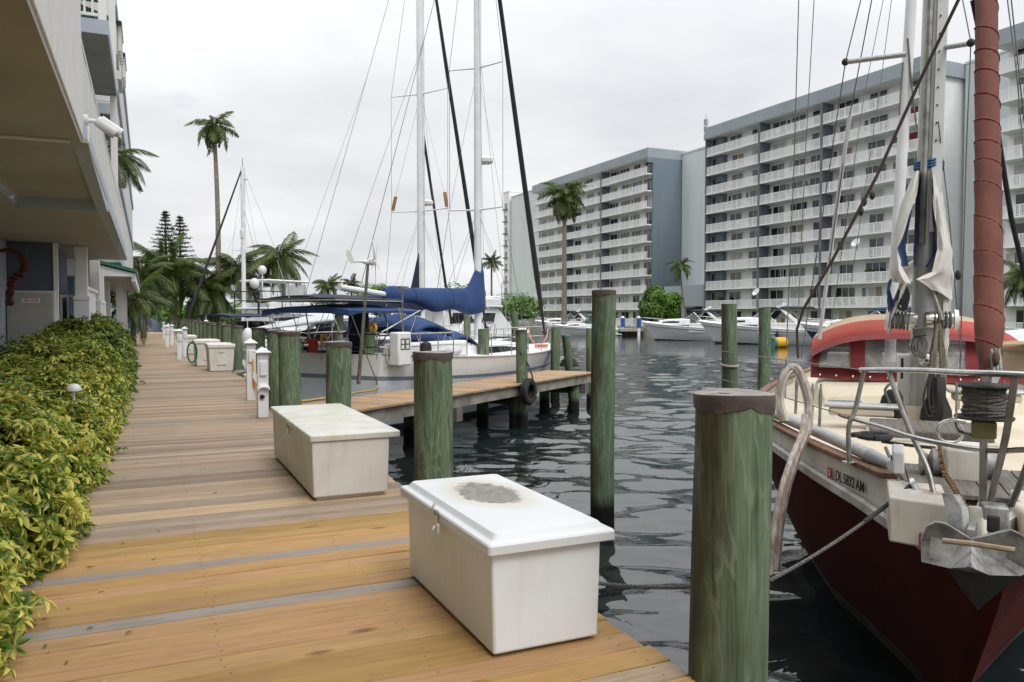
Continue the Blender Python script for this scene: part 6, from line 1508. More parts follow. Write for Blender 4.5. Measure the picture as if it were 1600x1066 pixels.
cheek([(1470, 770, 3.82), (1490, 772, 3.76), (1503, 795, 3.66), (1505, 842, 3.60), (1492, 842, 3.62), (1480, 806, 3.74)], .028, 'roller_cheek', GALV)
cheek([(1512, 790, 3.72), (1530, 792, 3.66), (1536, 800, 3.62), (1534, 842, 3.56), (1516, 842, 3.60)], .024, 'roller_cheek', DIRTYWHITE)
m = MB(); a_ = lp(1537, 800, 3.60); m.box(a_ + Vector((-.06, .05, -.05)), (.12, .10, .15)); m.build('fairlead_box', GALV, rb, bevel=.008)
m = MB(); a_ = lp(1540, 818, 3.50); m.box(a_ + Vector((-.005, .03, 0)), (.02, .05, .075)); m.build('fairlead_hole', BLACK, rb, bevel=.02, seg=4)
m = MB(); m.tube([(.12, -.07, W0 + .56), (.12, .07, W0 + .56)], .05, 14); m.build('bow_roller', BLACK, rb)
m = MB(); m.prism([(-.35, W0 + .72), (-.05, W0 + .74), (.06, W0 + .55), (-.1, W0 + .50), (-.35, W0 + .52)], .12, .30, 1); m.build('port_fairlead_block', CREAM, rb, bevel=.02)
m = MB(); m.tube([(-.02, .36, W0 + .5), (-.02, .36, W0 + .75)], .07, 14); m.build('bow_bollard', STEEL, rb)
# plough anchor stowed under the roller
an = MB(); A_ = lp(1518, 843, 3.5)
tipc = [lp(1440, 845, 3.62), lp(1447, 824, 3.60), lp(1462, 816, 3.57), lp(1478, 819, 3.53), A_, lp(1580, 829, 3.38), lp(1594, 835, 3.36), lp(1612, 848, 3.34), lp(1612, 894, 3.36), lp(1594, 900, 3.39), lp(1546, 899, 3.36), lp(1483, 888, 3.46), lp(1440, 878, 3.62)]
back = [v + Vector((-.035, 0, .0)) for v in tipc]
keelp = lp(1517, 886, 3.22)
k = len(tipc)
an.add([tuple(v) for v in tipc] + [tuple(v) for v in back] + [tuple(keelp), tuple(keelp + Vector((-.05, 0, 0)))],
       [(0, 1, 2, 3, 4), (0, 4, 2 * k, 11, 12), (4, 5, 6, 7, 8), (4, 8, 9, 10, 2 * k), (10, 11, 2 * k)] + [(i, (i + 1) % k, (i + 1) % k + k, i + k)[::-1] for i in range(k)] + [tuple(range(2 * k - 1, k - 1, -1))])
anc = an.build('anchor', GALV, rb, ang=45)
m = MB(); m.tube([lp(1474, 845, 3.46), lp(1520, 850, 3.36), lp(1586, 860, 3.28)], .0125, 8); m.build('anchor_rod', M('rusty_rod', (.36, .30, .22), (.24, .17, .11), rough=.7, scale=12), anc)
m = MB(); m.beam(A_ + Vector((-.03, 0, 0)), Vector((-.25, -.01, W0 + .70)), .03, .07); m.build('anchor_shank', GALV, anc)
# black patch under the anchor
m = MB(); q = [lp(1440, 870, 3.86), lp(1482, 890, 3.74), lp(1505, 925, 3.72), lp(1528, 954, 3.74), lp(1556, 930, 3.66), lp(1600, 898, 3.62), lp(1560, 890, 3.60)]
c0 = sum(q, Vector()) / len(q)
m.add([tuple(v) for v in q] + [tuple(v - Vector((.1, 0, 0))) for v in q], [tuple(range(len(q)))] + [(i, (i + 1) % 7, (i + 1) % 7 + 7, i + 7)[::-1] for i in range(7)]); m.build('stem_patch', BLACK, rb, ang=20)
# registration
sA, sB = 1.62, 1.18; ta = Vector((-sA, -half(sA), 0)); tb = Vector((-sB, -half(sB), 0)); T_ = (tb - ta).normalized(); ang_ = math.atan2(T_.y, T_.x)
mid = lp(1322, 746, 4.9); 
def on_bulwark(px, py):
    """point on the outer starboard face of the bulwark seen at that pixel"""
    best = None
    o = toloc(rb, CAM); r_ = toloc(rb, P(px, py, 1.0)) - o
    for k_ in range(600):
        d = 3.2 + k_ * .012; p = o + r_ * d; s = -p.x
        if s < 0: continue
        e = p.y + half(s)
        if e > -.004: return p, d
    return o + r_ * 5, 5
pt, dd_ = on_bulwark(1322, 749)
TXTB = M('black_lettering', (.012, .012, .012), rough=.5)
def btext(body, px, py, size, mat, name='registration', sx=.8):
    p, d = on_bulwark(px, py); s = -p.x; e = .15; a = Vector((-(s + e), -half(s + e), 0)); b_ = Vector((-(s - e), -half(s - e), 0)); t_ = (b_ - a).normalized(); az = math.atan2(t_.y, t_.x)
    nrm = Vector((t_.y, -t_.x, 0)); o = text(name, body, size, mat, rb, p + nrm * .012, (pi / 2, 0, az), .0015, sx); return o, p, nrm, az
o, p_, n_, az_ = btext('DL 5832 AM', 1330, 753, .094, TXTB, sx=.80)
p2_, d2 = on_bulwark(1299, 739); m = MB(); m.box((0, 0, 0), (.062, .002, .07)); st = m.build('sticker', RED, rb, ang=0); st.location = p2_ + n_ * .012; st.rotation_euler = (0, 0, az_)
text('sticker_mark', 'S', .055, WPLASTIC, rb, p2_ + n_ * .0145, (pi / 2, 0, az_), .0008)
ph_, _d = on_bulwark(1413, 763); m = MB(); m.ball((0, 0, 0), .028, 12, 8, (1.4, .3, 1)); hh_ = m.build('hawse_hole', BLACK, rb); hh_.location = ph_ + n_ * .004; hh_.rotation_euler = (0, 0, az_)
m = MB(); m.tube([(.045 * cos(a), 0, .034 * sin(a)) for a in np.linspace(0, 2 * pi, 18)], .008, 6, cap=False); hh_ = m.build('hawse_ring', CREAM, rb); hh_.location = ph_ + n_ * .008; hh_.rotation_euler = (0, 0, az_)
# stainless pulpit
m = MB()
top = smooth([lp(1345, 578, 5.05), lp(1395, 578, 4.65), lp(1450, 579, 4.25), lp(1500, 582, 3.92), lp(1560, 584, 3.62), lp(1640, 588, 3.42), lp(1740, 592, 3.45), lp(1900, 590, 3.9), lp(2010, 588, 4.4)], 5)
m.tube(top, .0155, 10)
mid_ = smooth([lp(1333, 655, 5.02), lp(1380, 668, 4.65), lp(1430, 684, 4.3), lp(1500, 698, 3.95), lp(1555, 705, 3.72), lp(1600, 703, 3.62), lp(1680, 705, 3.5), lp(1800, 700, 3.65)], 5)
m.tube(mid_, .0135, 10)
m.build('pulpit_rail', STEEL, rb)
def post(pts, r=.0145, mat=DULLSTEEL):
    m = MB(); m.tube(smooth(pts, 4), r, 10); m.build('pulpit_post', mat, rb)
post([lp(1350, 580, 5.03), lp(1336, 640, 5.02), lp(1326, 668, 5.0), lp(1327, 722, 4.98)]); post([lp(1388, 580, 4.7), lp(1420, 668, 4.42), lp(1448, 730, 4.25), lp(1459, 772, 4.18)])
post([lp(1586, 588, 3.55), lp(1572, 680, 3.62), lp(1553, 760, 3.68), lp(1543, 806, 3.72)], .0155); post([lp(1650, 600, 3.45), lp(1600, 740, 3.62), lp(1580, 790, 3.72)], .0145); post([lp(1790, 592, 3.55), lp(1700, 760, 3.9)])
m = MB(); [m.lathe([(.045, 0), (.045, .012), (.02, .016)], 12, c=c_) for c_ in (lp(1327, 724, 4.98), lp(1459, 774, 4.18))]; m.build('post_base', STEEL, rb)
m = MB(); m.tube([lp(1345, 578, 5.05), lp(1240, 565, 6.6), lp(1100, 545, 9.5)], .0045, 5); m.tube([lp(1330, 652, 5.02), lp(1215, 618, 6.9), lp(1100, 585, 9.5)], .0045, 5); m.build('lifeline', WIRE, rb)
m = MB(); m.tube([lp(1326, 653, 5.02), lp(1312, 648, 5.2)], .014, 6); m.build('lifeline_lashing', M('red_lashing', (.25, .06, .04), (.4, .3, .24), rough=.9, scale=60), rb)
# chock, cleats
m = MB(); q = lp(1425, 757, 4.32); m.tube(smooth([q + Vector((-.09, .02, -.03)), q + Vector((-.05, .0, .015)), q + Vector((.03, .0, .02)), q + Vector((.10, .02, -.03))], 4), .017, 8); m.build('chock', STEEL, rb)
m = MB(); q = lp(1403, 718, 4.55); m.prism([(-.09, -.05), (.09, -.07), (.07, .05), (.0, .09), (-.07, .05)], -.03, .03, 1); m.v = [tuple(Vector(v) + q) for v in m.v]; m.build('rail_fitting', ALUW, rb, bevel=.01)
m = MB(); q = lp(1403, 716, 4.52); m.tube([q + Vector((0, -.036, .0)), q + Vector((0, -.03, .0))], .016, 8); m.build('pin_hole', BLACK, rb)
# whisker pole lying along the starboard rail
m = MB(); m.tube([lp(1195, 640, 7.3), lp(1230, 655, 6.5), lp(1300, 685, 5.6), lp(1360, 712, 4.95)], .042, 14); m.build('whisker_pole', ALU, rb)
m = MB(); m.tube([lp(1360, 712, 4.95), lp(1393, 727, 4.72)], [.046, .03], 12); m.build('pole_end', GPLASTIC, rb)
# deck hatch, winch pads, windlass, chain, hose, blocks
def dq(px, py, d): p = lp(px, py, d); return p
hx = lp(1450, 668, 6.35); m = MB(); m.b2((-.42, -.42, 0), (.30, .42, .085)); m.build('hatch', GREYTEAK, rb, hx + Vector((0, 0, -.08)), bevel=.015)
m = MB(); m.b2((-.45, -.45, 0), (.33, .45, .045)); m.build('hatch_coaming', DIRTYWHITE, rb, hx + Vector((0, 0, -.10)), bevel=.015)
wl = lp(1500, 725, 4.85); m = MB(); m.b2((-.16, -.10, -.16), (.12, .13, .12)); m.build('windlass_box', DIRTYWHITE, rb, wl, bevel=.03)
m = MB(); m.tube([wl + Vector((0, -.10, .0)), wl + Vector((0, -.15, .0)), wl + Vector((0, -.17, .0)), wl + Vector((0, -.22, .0))], [.08, .09, .045, .09], 16); m.build('windlass_gypsy', GALV, rb); m = MB(); m.tube([wl + Vector((0, .131, .0)), wl + Vector((0, .20, .0))], [.09, .08], 16); m.build('windlass_drum', GALV, rb)
m = MB(); m.tube([wl + Vector((.05, -.06 + .07 * cos(a), .20 + .07 * sin(a))) for a in np.linspace(0, 2 * pi, 16)], .008, 6, cap=False); m.build('lifting_ring', STEEL, rb)
cpts = smooth([lp(1467, 690, 4.82), lp(1470, 712, 4.72), lp(1476, 738, 4.6), lp(1484, 752, 4.4), lp(1496, 772, 4.1), lp(1512, 800, 3.85)], 5); m = MB(); acc = 0
for i in range(len(cpts) - 1):
    a, b_ = cpts[i], cpts[i + 1]; n_l = max(1, round((b_ - a).length / .030)); t_ = (b_ - a).normalized()
    for k_ in range(n_l):
        c_ = a.lerp(b_, (k_ + .5) / n_l); nx = t_.orthogonal().normalized() if (acc % 2) else t_.cross(t_.orthogonal()).normalized(); acc += 1
        m.tube([c_ + t_ * .020 * cos(q_) + nx * .013 * sin(q_) for q_ in np.linspace(0, 2 * pi, 9)], .0055, 5, cap=False)
m.build('anchor_chain', RUST, rb)
m = MB(); q = lp(1366, 686, 5.55); m.tube([q + Vector((.10 * cos(a), .10 * sin(a), .02)) for a in np.linspace(0, 2 * pi, 16)], .022, 6, cap=False); m.tube([q + Vector((-.14, -.14, 0)), q + Vector((.0, -.05, .03))], .02, 6); m.build('snatch_block', BLACK, rb)
m = MB(); m.tube(smooth([lp(1378, 690, 5.5), lp(1430, 697, 5.3), lp(1460, 700, 5.1)], 4), .011, 6); m.build('dock_line', BLACK, rb)
m = MB(); m.tube(smooth([lp(1384, 700, 5.4), lp(1395, 725, 4.95), lp(1408, 745, 4.6), lp(1415, 755, 4.42)], 4), .012, 6); m.build('jib_sheet', ROPEG, rb)
m = MB(); [m.b2((-.02, -.14 + s_, 0), (.02, .14 + s_, .05)) for s_ in (0,)]; m.build('deck_track', ALU, rb, lp(1320, 634, 7.2))
for (px, py, d) in ((1345, 640, 7.0), (1540, 618, 7.0)):
    q = lp(px, py, d); m = MB(); m.b2((-.11, -.26, -.05), (.11, .26, .02)); m.build('vent_base', CREAM, rb, q, bevel=.02); m = MB(); m.b2((-.12, -.3, .021), (.12, .3, .05)); m.build('vent_lid', ALU, rb, q, bevel=.01)
# cabin trunk and rust canvas dodger
zc0 = dk(5) - .02
m = MB(); R = []
for (x, wd, z1) in ((-5.45, .98, W0 + .72), (-5.6, 1.05, W0 + .82), (-6.4, 1.12, W0 + .85), (-7.3, 1.12, W0 + .86)):
    R.append([(x + (.12 if x > -5.5 else 0), wd, zc0 - .05), (x, wd - .05, z1 - .03), (x, wd - .12, z1), (x, 0, z1 + .05), (x, -wd + .12, z1), (x, -wd + .05, z1 - .03), (x + (.12 if x > -5.5 else 0), -wd, zc0 - .05)])
m.loft(R, closed=False); m.add([R[0][k_] for k_ in range(7)], [tuple(range(6, -1, -1))]); m.build('cabin_trunk', CREAM, rb, ang=30)
zd0 = W0 + .90; xF, wF = -6.05, 1.13
def arcpt(v, lift=0.0, xoff=0.0):
    """front edge of the dodger hood across the boat, v -1..1"""
    w_ = abs(v); return Vector((xF + xoff - .30 * w_ ** 2.2, v * wF, 0))
zt = lambda v: W0 + 1.605 - .25 * abs(v) ** 3.6
vs = list(np.linspace(-1, 1, 25))
m = MB(); front = [arcpt(v) + Vector((0, 0, zt(v) - .20)) for v in vs]; mid2 = [arcpt(v, xoff=-.10) + Vector((0, 0, zt(v) - .08)) for v in vs]; t1 = [arcpt(v, xoff=-.30) + Vector((0, 0, zt(v) - .01)) for v in vs]
m.loft([front, [p + Vector((-.02, 0, .06)) for p in front], mid2, t1], closed=False); m.loft([[p + Vector((-.012, 0, -.004)) for p in r_] for r_ in (t1, mid2, front)], closed=False); m.build('dodger_visor', CANRED, rb, ang=40)
m = MB(); R = [t1] + [[Vector((p.x - dx, p.y * (1 - .02 * dx), p.z + .05 * sin(pi * dx / 2.4) + dz)) for p in t1] for dx, dz in ((.4, .01), (.9, .02), (1.5, .02), (2.2, 0))]; m.loft(R, closed=False); m.loft([[p - Vector((0, 0, .012)) for p in r_] for r_ in R[::-1]], closed=False); m.build('dodger_top', CANTAN, rb, ang=40)
m = MB()
def strip(m, v0, v1, z0f, z1f, xo=0.0, n=5, th=.012):
    R = []
    for v in np.linspace(v0, v1, n):
        b0 = arcpt(v, xoff=xo); R.append([b0 + Vector((.16 * 1, 0, z0f(v))), b0 + Vector((0, 0, z1f(v))), b0 + Vector((-th, 0, z1f(v))), b0 + Vector((.16 - th, 0, z0f(v)))])
    m.loft(R)
zb_ = lambda v: zd0 - .02; zs_ = lambda v: zd0 + .125; zv = lambda v: zt(v) - .17
strip(m, -1, 1, zb_, zs_, n=25); m.build('dodger_skirt', CANDRED, rb, ang=40)
zlow = lambda v: zd0 + .115
m = MB()
for c_ in (-.985, -.53, .53, .985): strip(m, c_ - .07 if c_ > -.9 else c_ - .015, c_ + .07 if c_ < .9 else c_ + .015, lambda v: zd0 + .12, zv, n=4)
strip(m, -1, 1, lambda v: zt(v) - .235, zv, n=25); m.build('dodger_band', CANDRED, rb, ang=40)
for (a, c_) in ((-.965, -.60), (-.46, .46), (.60, .965)):
    m = MB(); strip(m, a, c_, zlow, lambda v: zt(v) - .225, n=9, xo=-.004, th=.004); m.build('clear_window', VINYL, rb, ang=0)
for sd in (-1, 1):
    m = MB(); b0 = arcpt(sd); m.loft([[(b0.x, b0.y, zt(1) - .2), (b0.x + .14, b0.y, zd0 + .1)], [(b0.x - .95, b0.y, zt(1) - .12), (b0.x - .95, b0.y, zd0 + .1)]], closed=False); m.build('side_curtain', VINYL, rb, ang=0)
m = MB(); [m.ball((arcpt(v).x + .165, v * wF, zd0 + .02), .014, 8, 5) for v in np.linspace(-.9, .9, 12)]; m.build('snap_button', STEEL, rb)
# cockpit clutter seen faintly through the clear windows
m = MB(); m.b2((-7.36, -1.05, W0 + .45), (-7.31, 1.05, W0 + .84)); m.build('companion_bulkhead', TEAK, rb); m = MB(); m.b2((-10.6, -1.05, dk(9) + .02), (-7.37, 1.05, dk(9) + .06)); m.build('cockpit_floor', GREYTEAK, rb); m = MB(); m.b2((-10.9, -1.1, dk(9)), (-10.6, 1.1, W0 + 1.0)); m.build('aft_coaming', GPLASTIC, rb, bevel=.04); m = MB(); m.loft([[(-9.2, .25 * cos(a) - .5, W0 + 1.0 + .3 * sin(a)) for a in np.linspace(0, 2 * pi, 13)[:-1]], [(-9.15, .25 * cos(a) - .5, W0 + 1.0 + .3 * sin(a)) for a in np.linspace(0, 2 * pi, 13)[:-1]]]); m.build('wheel_cover', CANNAVY, rb); m = MB(); m.b2((-8.7, .3, W0 + .7), (-8.3, .9, zd0 + .2)); m.build('cockpit_cushion', GPLASTIC, rb, bevel=.05)
# tan folded canvas on the port side
m = MB(); q = [lp(1553, 540, 5.6), lp(1600, 538, 5.3), lp(1680, 545, 5.1), lp(1680, 600, 5.1), lp(1600, 587, 5.3), lp(1562, 585, 5.55)]
m.loft([q, [v + Vector((-.25, .0, .02)) for v in q]]); m.build('canvas_bag', CANTAN, rb, bevel=.03)
m = MB(); m.tube([lp(1530, 548, 5.8), lp(1556, 549, 5.6)], .025, 8); m.build('bag_strap', BLACK, rb)
# ---- main mast
mb = lp(1437, 640, 7.3); mt = lp(1461, 0, 7.15); md = (mt - mb).normalized(); mtop = mb + md * 13.0
rm = .098
def mring(p, k=1.0): return [p + Vector((rm * 1.3 * k * cos(a), rm * k * sin(a), 0)) for a in np.linspace(0, 2 * pi, 21)[:-1]]
m = MB(); m.loft([mring(mb + md * (13 * u)) for u in (0, .2, .4, .6, .8, 1)]); m.build('mast', ALU, rb, ang=60)
m = MB(); m.loft([[v + Vector((0, 0, -.15)) for v in mring(mb, 1.7)], mring(mb, 1.55), mring(mb + md * .04, 1.3)]); m.build('mast_collar', CREAM, rb, ang=30)
fx = Vector((rm * 1.3, 0, 0))
m = MB(); m.beam(mb + fx * 1.02 + md * 1.6 + Vector((0, .055, 0)), mb + fx * 1.02 + md * 12.5 + Vector((0, .055, 0)), .085, .02, (1, 0, 0)); trk = m.build('mast_track', ALUW, rb, bevel=.003)
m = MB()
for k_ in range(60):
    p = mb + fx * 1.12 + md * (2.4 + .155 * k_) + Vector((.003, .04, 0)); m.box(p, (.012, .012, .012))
stuff(m.build('track_hole', BLACK, trk))  # small black cubes standing in for the dark holes of the track
m = MB(); m.tube([mb + fx * 1.05 + md * 1.5 + Vector((0, -.045, 0)), mb + fx * 1.05 + md * 12.5 + Vector((0, -.045, 0))], .03, 8); m.build('mast_groove', DULLSTEEL, rb)
# winches and dome on the mast
def winch(px, py, d, axis, r=.075, name='mast_winch'):
    q = lp(px, py, d); m = MB(); a = Vector(axis).normalized()
    m.tube([q - a * .13, q - a * .05, q - a * .01, q + a * .09], [r * 1.1, r * 1.05, r * .8, r * .9], 18); m.build(name, STEEL, rb, ang=40)
    m = MB(); m.tube([q + a * .092, q + a * .125], [r * 1.35, r * 1.25], 18); m.build('winch_flange', WPLASTIC, rb, ang=40)
    m = MB(); [m.tube([q + a * (.0 + .03 * k_) + (a.orthogonal().normalized() * cos(t_) + a.cross(a.orthogonal().normalized()) * sin(t_)) * r * .98 for t_ in np.linspace(0, 2 * pi, 14)], .012, 5, cap=False) for k_ in range(-2, 3)]; m.build('winch_rope', ROPEG, rb)
winch(1408, 501, 7.15, (-.1, -1, .1)); winch(1472, 500, 7.1, (0, 1, 0), .07)
q = lp(1447, 563, 7.05); m = MB(); m.tube([q + Vector((-.08, 0, 0)), q, q + Vector((.03, 0, 0)), q + Vector((.05, 0, 0))], [.055, .07, .058, .02], 18); m.build('mast_winch', STEEL, rb, ang=40); m = MB(); m.tube([q + Vector((.05, 0, 0)), q + Vector((.056, 0, 0))], .014, 8); m.build('winch_socket', BLACK, rb)
m = MB(); a = lp(1462, 265, 7.2); [m.tube([mb + md * zz + Vector((rm * 1.45 * cos(t_), rm * 1.15 * sin(t_), .01 * sin(3 * t_))) for t_ in np.linspace(0, 2 * pi, 20)], .014, 6, cap=False) for zz in (2.18, 2.205, 2.23)]; m.build('blue_lashing', M('blue_line', (.03, .12, .26), rough=.8), rb)
# hanging halyard coils
def coil(px, y0, y1, d, wpx, n, seed, mat, name='halyard_coil'):
    rr = random.Random(seed); m = MB()
    for k_ in range(n):
        w_ = wpx * rr.uniform(.45, 1.0); yb = y1 - rr.uniform(0, .22) * (y1 - y0); dx = rr.uniform(-.25, .25) * wpx
        pts = [lp(px + dx * .3 - 1, y0, d), lp(px + dx - w_ * .5, lerp(y0, yb, .55), d - rr.uniform(0, .05)), lp(px + dx - w_ * .35, lerp(y0, yb, .9), d - .03), lp(px + dx, yb, d - .03), lp(px + dx + w_ * .35, lerp(y0, yb, .88), d - .02), lp(px + dx + w_ * .45, lerp(y0, yb, .5), d), lp(px + dx * .3 + 2, y0, d)]
        m.tube(smooth(pts, 4), .0085, 6)
    return m.build(name, mat, rb)
coil(1437, 520, 558, 7.02, 24, 11, 1, ROPEG); coil(1466, 505, 640, 7.02, 20, 12, 2, M('olive_rope', (.22, .20, .14), (.10, .09, .06), rough=.9, scale=50)); coil(1458, 575, 652, 6.98, 22, 6, 3, ROPEB); coil(1410, 440, 486, 7.1, 18, 8, 4, ROPEB)
m = MB(); [m.tube([lp(1437, y, 6.99) + Vector((.02 * cos(t_), .05 * sin(t_), .006 * sin(2 * t_))) for t_ in np.linspace(0, 2 * pi, 12)], .008, 5, cap=False) for y in (514, 517, 520, 523)]; m.build('coil_wrap', ROPEG, rb)
m = MB(); m.loft([[(.085 * k_ * (1 + .25 * sin(3 * a + z * 9)) * cos(a), .10 * k_ * (1 + .25 * sin(4 * a - z * 14)) * sin(a), z) for a in np.linspace(0, 2 * pi, 15)[:-1]] for k_, z in ((.8, -.17), (1.1, -.13), (1, -.05), (.8, .06), (.75, .15), (.5, .24))]); m.build('black_rope_bag', BLACK, rb, lp(1463, 632, 7.0))
m = MB(); m.loft([[(.08 * k_ * (1 + .2 * sin(2 * a + z * 9)) * cos(a), .10 * k_ * (1 + .2 * sin(3 * a - z * 14)) * sin(a), z) for a in np.linspace(0, 2 * pi, 15)[:-1]] for k_, z in ((.8, -.13), (1.1, -.10), (1, -.03), (.8, .06), (.4, .12))]); m.build('line_bag', BLACK, rb, lp(1396, 630, 7.1)); m = MB(); m.tube(smooth([lp(1390, 630, 6.95), lp(1383, 610, 6.95), lp(1395, 600, 6.95), lp(1404, 625, 6.95)], 5), .012, 6); m.build('bag_line', ROPEG, rb)
m = MB(); m.b2((-.05, -.06, -.3), (.05, .06, .3)); m.build('mast_step_box', WPLASTIC, rb, lp(1413, 605, 7.35), bevel=.01); m = MB(); m.tube([lp(1409, 592, 7.2), lp(1410, 560, 7.2)], .012, 6); m.build('winch_handle', BLACK, rb)
m = MB(); m.tube(smooth([lp(1455, 445, 7.0), lp(1463, 470, 6.98), lp(1470, 490, 6.98), lp(1472, 500, 6.98)], 4), .013, 6); m.build('halyard', ROPEW, rb)
# ---- open sail cover hanging on the mast
def cloth(rows, name, mat, push=0.0):
    """rows of (px,py,d) left to right, top to bottom"""
    m = MB(); R = [smooth([lp(*q_) for q_ in r_], 4) for r_ in rows]; 
    k_ = len(R[0]); out = []
    for i in range(len(R) - 1):
        for j in range(4): t_ = j / 4; out.append([R[i][q_].lerp(R[i + 1][q_], t_ * .6 + .4 * t_ * t_ * (3 - 2 * t_)) + Vector((.020 * sin(q_ * 1.5 + (i * 4 + j) * .35 + sin(i * 1.3)), .006 * sin(q_ * 2.2 + (i * 4 + j) * .9), .004 * sin(q_ * 1.9 + j))) for q_ in range(k_)])
    out.append(R[-1]); m.loft(out, closed=False)
    if push: m.loft([[p - Vector((push, 0, 0)) for p in r_][::-1] for r_ in out], closed=False)
    return m.build(name, mat, rb, ang=60)
cloth([[(1428, 268, 7.25), (1432, 267, 7.08), (1438, 268, 7.02)], [(1412, 310, 7.3), (1417, 310, 7.02), (1430, 310, 6.96)], [(1400, 350, 7.35), (1404, 351, 7.0), (1417, 350, 6.92)], [(1394, 390, 7.4), (1396, 390, 7.0), (1402, 388, 6.94)], [(1393, 420, 7.4), (1396, 422, 6.95), (1410, 420, 6.88)], [(1393, 440, 7.4), (1404, 442, 6.94), (1424, 443, 6.86)]], 'cover_flap', CANWHITE, .012)
cloth([[(1437, 272, 7.04), (1434, 275, 7.3)], [(1429, 312, 6.99), (1426, 315, 7.35)], [(1416, 350, 6.95), (1420, 355, 7.4)], [(1403, 388, 6.97), (1414, 390, 7.42)], [(1410, 418, 6.91), (1420, 415, 7.42)]], 'cover_lining', CANBLUE, .006)
cloth([[(1456, 268, 7.02), (1460, 268, 7.1), (1464, 270, 7.3)], [(1458, 310, 6.98), (1468, 310, 7.02), (1473, 310, 7.3)], [(1462, 350, 6.96), (1473, 350, 7.0), (1480, 350, 7.3)], [(1466, 390, 6.95), (1480, 390, 6.98), (1488, 392, 7.3)], [(1455, 425, 6.9), (1478, 425, 6.95), (1490, 428, 7.3)], [(1432, 437, 6.86), (1460, 442, 6.92), (1489, 455, 7.25)], [(1455, 452, 6.92), (1470, 458, 6.98), (1487, 470, 7.2)]], 'cover_flap', CANWHITE, .012)
cloth([[(1457, 280, 7.0), (1452, 282, 7.3)], [(1460, 350, 6.98), (1452, 352, 7.4)], [(1464, 395, 6.97), (1450, 398, 7.4)], [(1450, 418, 6.94), (1440, 415, 7.4)]], 'cover_lining', CANBLUE, .006)
cloth([[(1462, 455, 7.2), (1474, 458, 7.15), (1487, 462, 7.25)], [(1463, 500, 7.25), (1475, 500, 7.18), (1484, 500, 7.25)], [(1466, 545, 7.25), (1476, 545, 7.2), (1483, 530, 7.25)], [(1470, 575, 7.25), (1476, 570, 7.2), (1481, 545, 7.25)]], 'cover_tail', CANWHITE, .012)
cloth([[(1405, 443, 7.1), (1412, 441, 7.0), (1420, 443, 7.1)], [(1395, 470, 7.15), (1404, 470, 7.05), (1410, 470, 7.15)], [(1387, 495, 7.2), (1392, 500, 7.1), (1398, 492, 7.2)], [(1386, 520, 7.2), (1388, 522, 7.15), (1391, 520, 7.2)]], 'cover_tail', CANWHITE, .012)
cloth([[(1393, 435, 7.0), (1388, 440, 7.1), (1390, 446, 7.2)], [(1391, 450, 7.0), (1386, 462, 7.1), (1388, 470, 7.2)], [(1398, 478, 7.0), (1390, 485, 7.1), (1387, 500, 7.2)]], 'cover_lining', CANBLUE, .006)
# ---- boom, mizzen, spreaders, shrouds
m = MB(); bo = mb + md * 1.35; m.tube([bo + Vector((-.1, 0, 0)), bo + Vector((-4.6, 0, .12))], .07, 12); m.build('boom', ALU, rb)
mz = lp(1397, 445, 12.5); mzt = lp(1424, 0, 12.2); dz_ = (mzt - mz).normalized()
m = MB(); m.tube([mz - dz_ * (1.2), mz, mzt, mzt + dz_ * 3.0], [.082, .082, .078, .06], 14); m.build('mizzen_mast', ALUW, rb, ang=60)
m = MB(); p = lp(1417, 95, 12.3); m.tube([p + Vector((.12, .0, .3)), p + Vector((.14, .1, -.8))], .014, 5); m.tube([p + Vector((.1, .02, -.05)), lp(1432, 200, 12.2)], .012, 5); m.tube([p + Vector((.1, -.06, -.05)), lp(1405, 180, 12.2)], .012, 5); m.build('mizzen_stay', ROPEG, rb)
m = MB(); m.tube([lp(1416, 85, 7.12), lp(1322, 97, 7.5)], .024, 8); m.tube([lp(1468, 76, 7.1), lp(1516, 68, 6.7)], .022, 8); m.build('spreader', ALU, rb)
m = MB(); [m.ball(lp(*q_), .035, 8, 6) for q_ in ((1321, 97, 7.5), (1517, 67, 6.7))]; m.build('spreader_boot', BLACK, rb)
def wires(name, lines, r=.0055, mat=WIRE):
    for l_ in lines: m = MB(); m.tube([lp(*q_) for q_ in l_], r, 5); m.build(name, mat, rb)
wires('shroud', [[(1345, 0, 7.4), (1321, 97, 7.5), (1300, 235, 7.9), (1252, 560, 8.6)], [(1362, 0, 7.3), (1328, 180, 7.7), (1280, 525, 8.3)], [(1248, 0, 8.2), (1241, 250, 8.4), (1229, 540, 8.8)], [(1272, 0, 9.5), (1258, 250, 9.6), (1246, 520, 9.9)], [(1380, 0, 12), (1350, 150, 12), (1300, 500, 12.4)], [(1393, 0, 12), (1372, 160, 12), (1330, 440, 12.2)], [(1504, 0, 6.8), (1517, 67, 6.7), (1510, 230, 6.9), (1498, 640, 7.4)], [(1466, 190, 7.0), (1482, 330, 7.2), (1502, 560, 7.5)], [(1580, 0, 5.9), (1595, 140, 5.9), (1615, 330, 6)], [(1574, 0, 6.2), (1588, 110, 6.1), (1605, 300, 6.1)]])
m = MB(); m.tube([lp(1328, 180, 7.7), lp(1305, 340, 8.0), lp(1280, 530, 8.3)], .020, 10); m.build('shroud_cover', WPLASTIC, rb, ang=60)
m = MB(); m.tube([lp(1500, -5, 6.6), lp(1440, 120, 6.9), lp(1370, 275, 7.1), lp(1300, 408, 7.3), lp(1256, 482, 7.5)], .014, 8); m.tube([lp(1256, 482, 7.5), lp(1245, 515, 7.6), lp(1247, 560, 7.6)], .012, 8); m.build('running_line', M('brown_line', (.07, .045, .038), (.035, .024, .02), rough=.8, scale=40), rb)
m = MB(); m.tube([lp(1520, 0, 4.9), lp(1545, 120, 5.0), lp(1580, 340, 5.3), lp(1640, 600, 5.6)], .016, 8); m.build('inner_stay', BLACKCLOTH, rb)
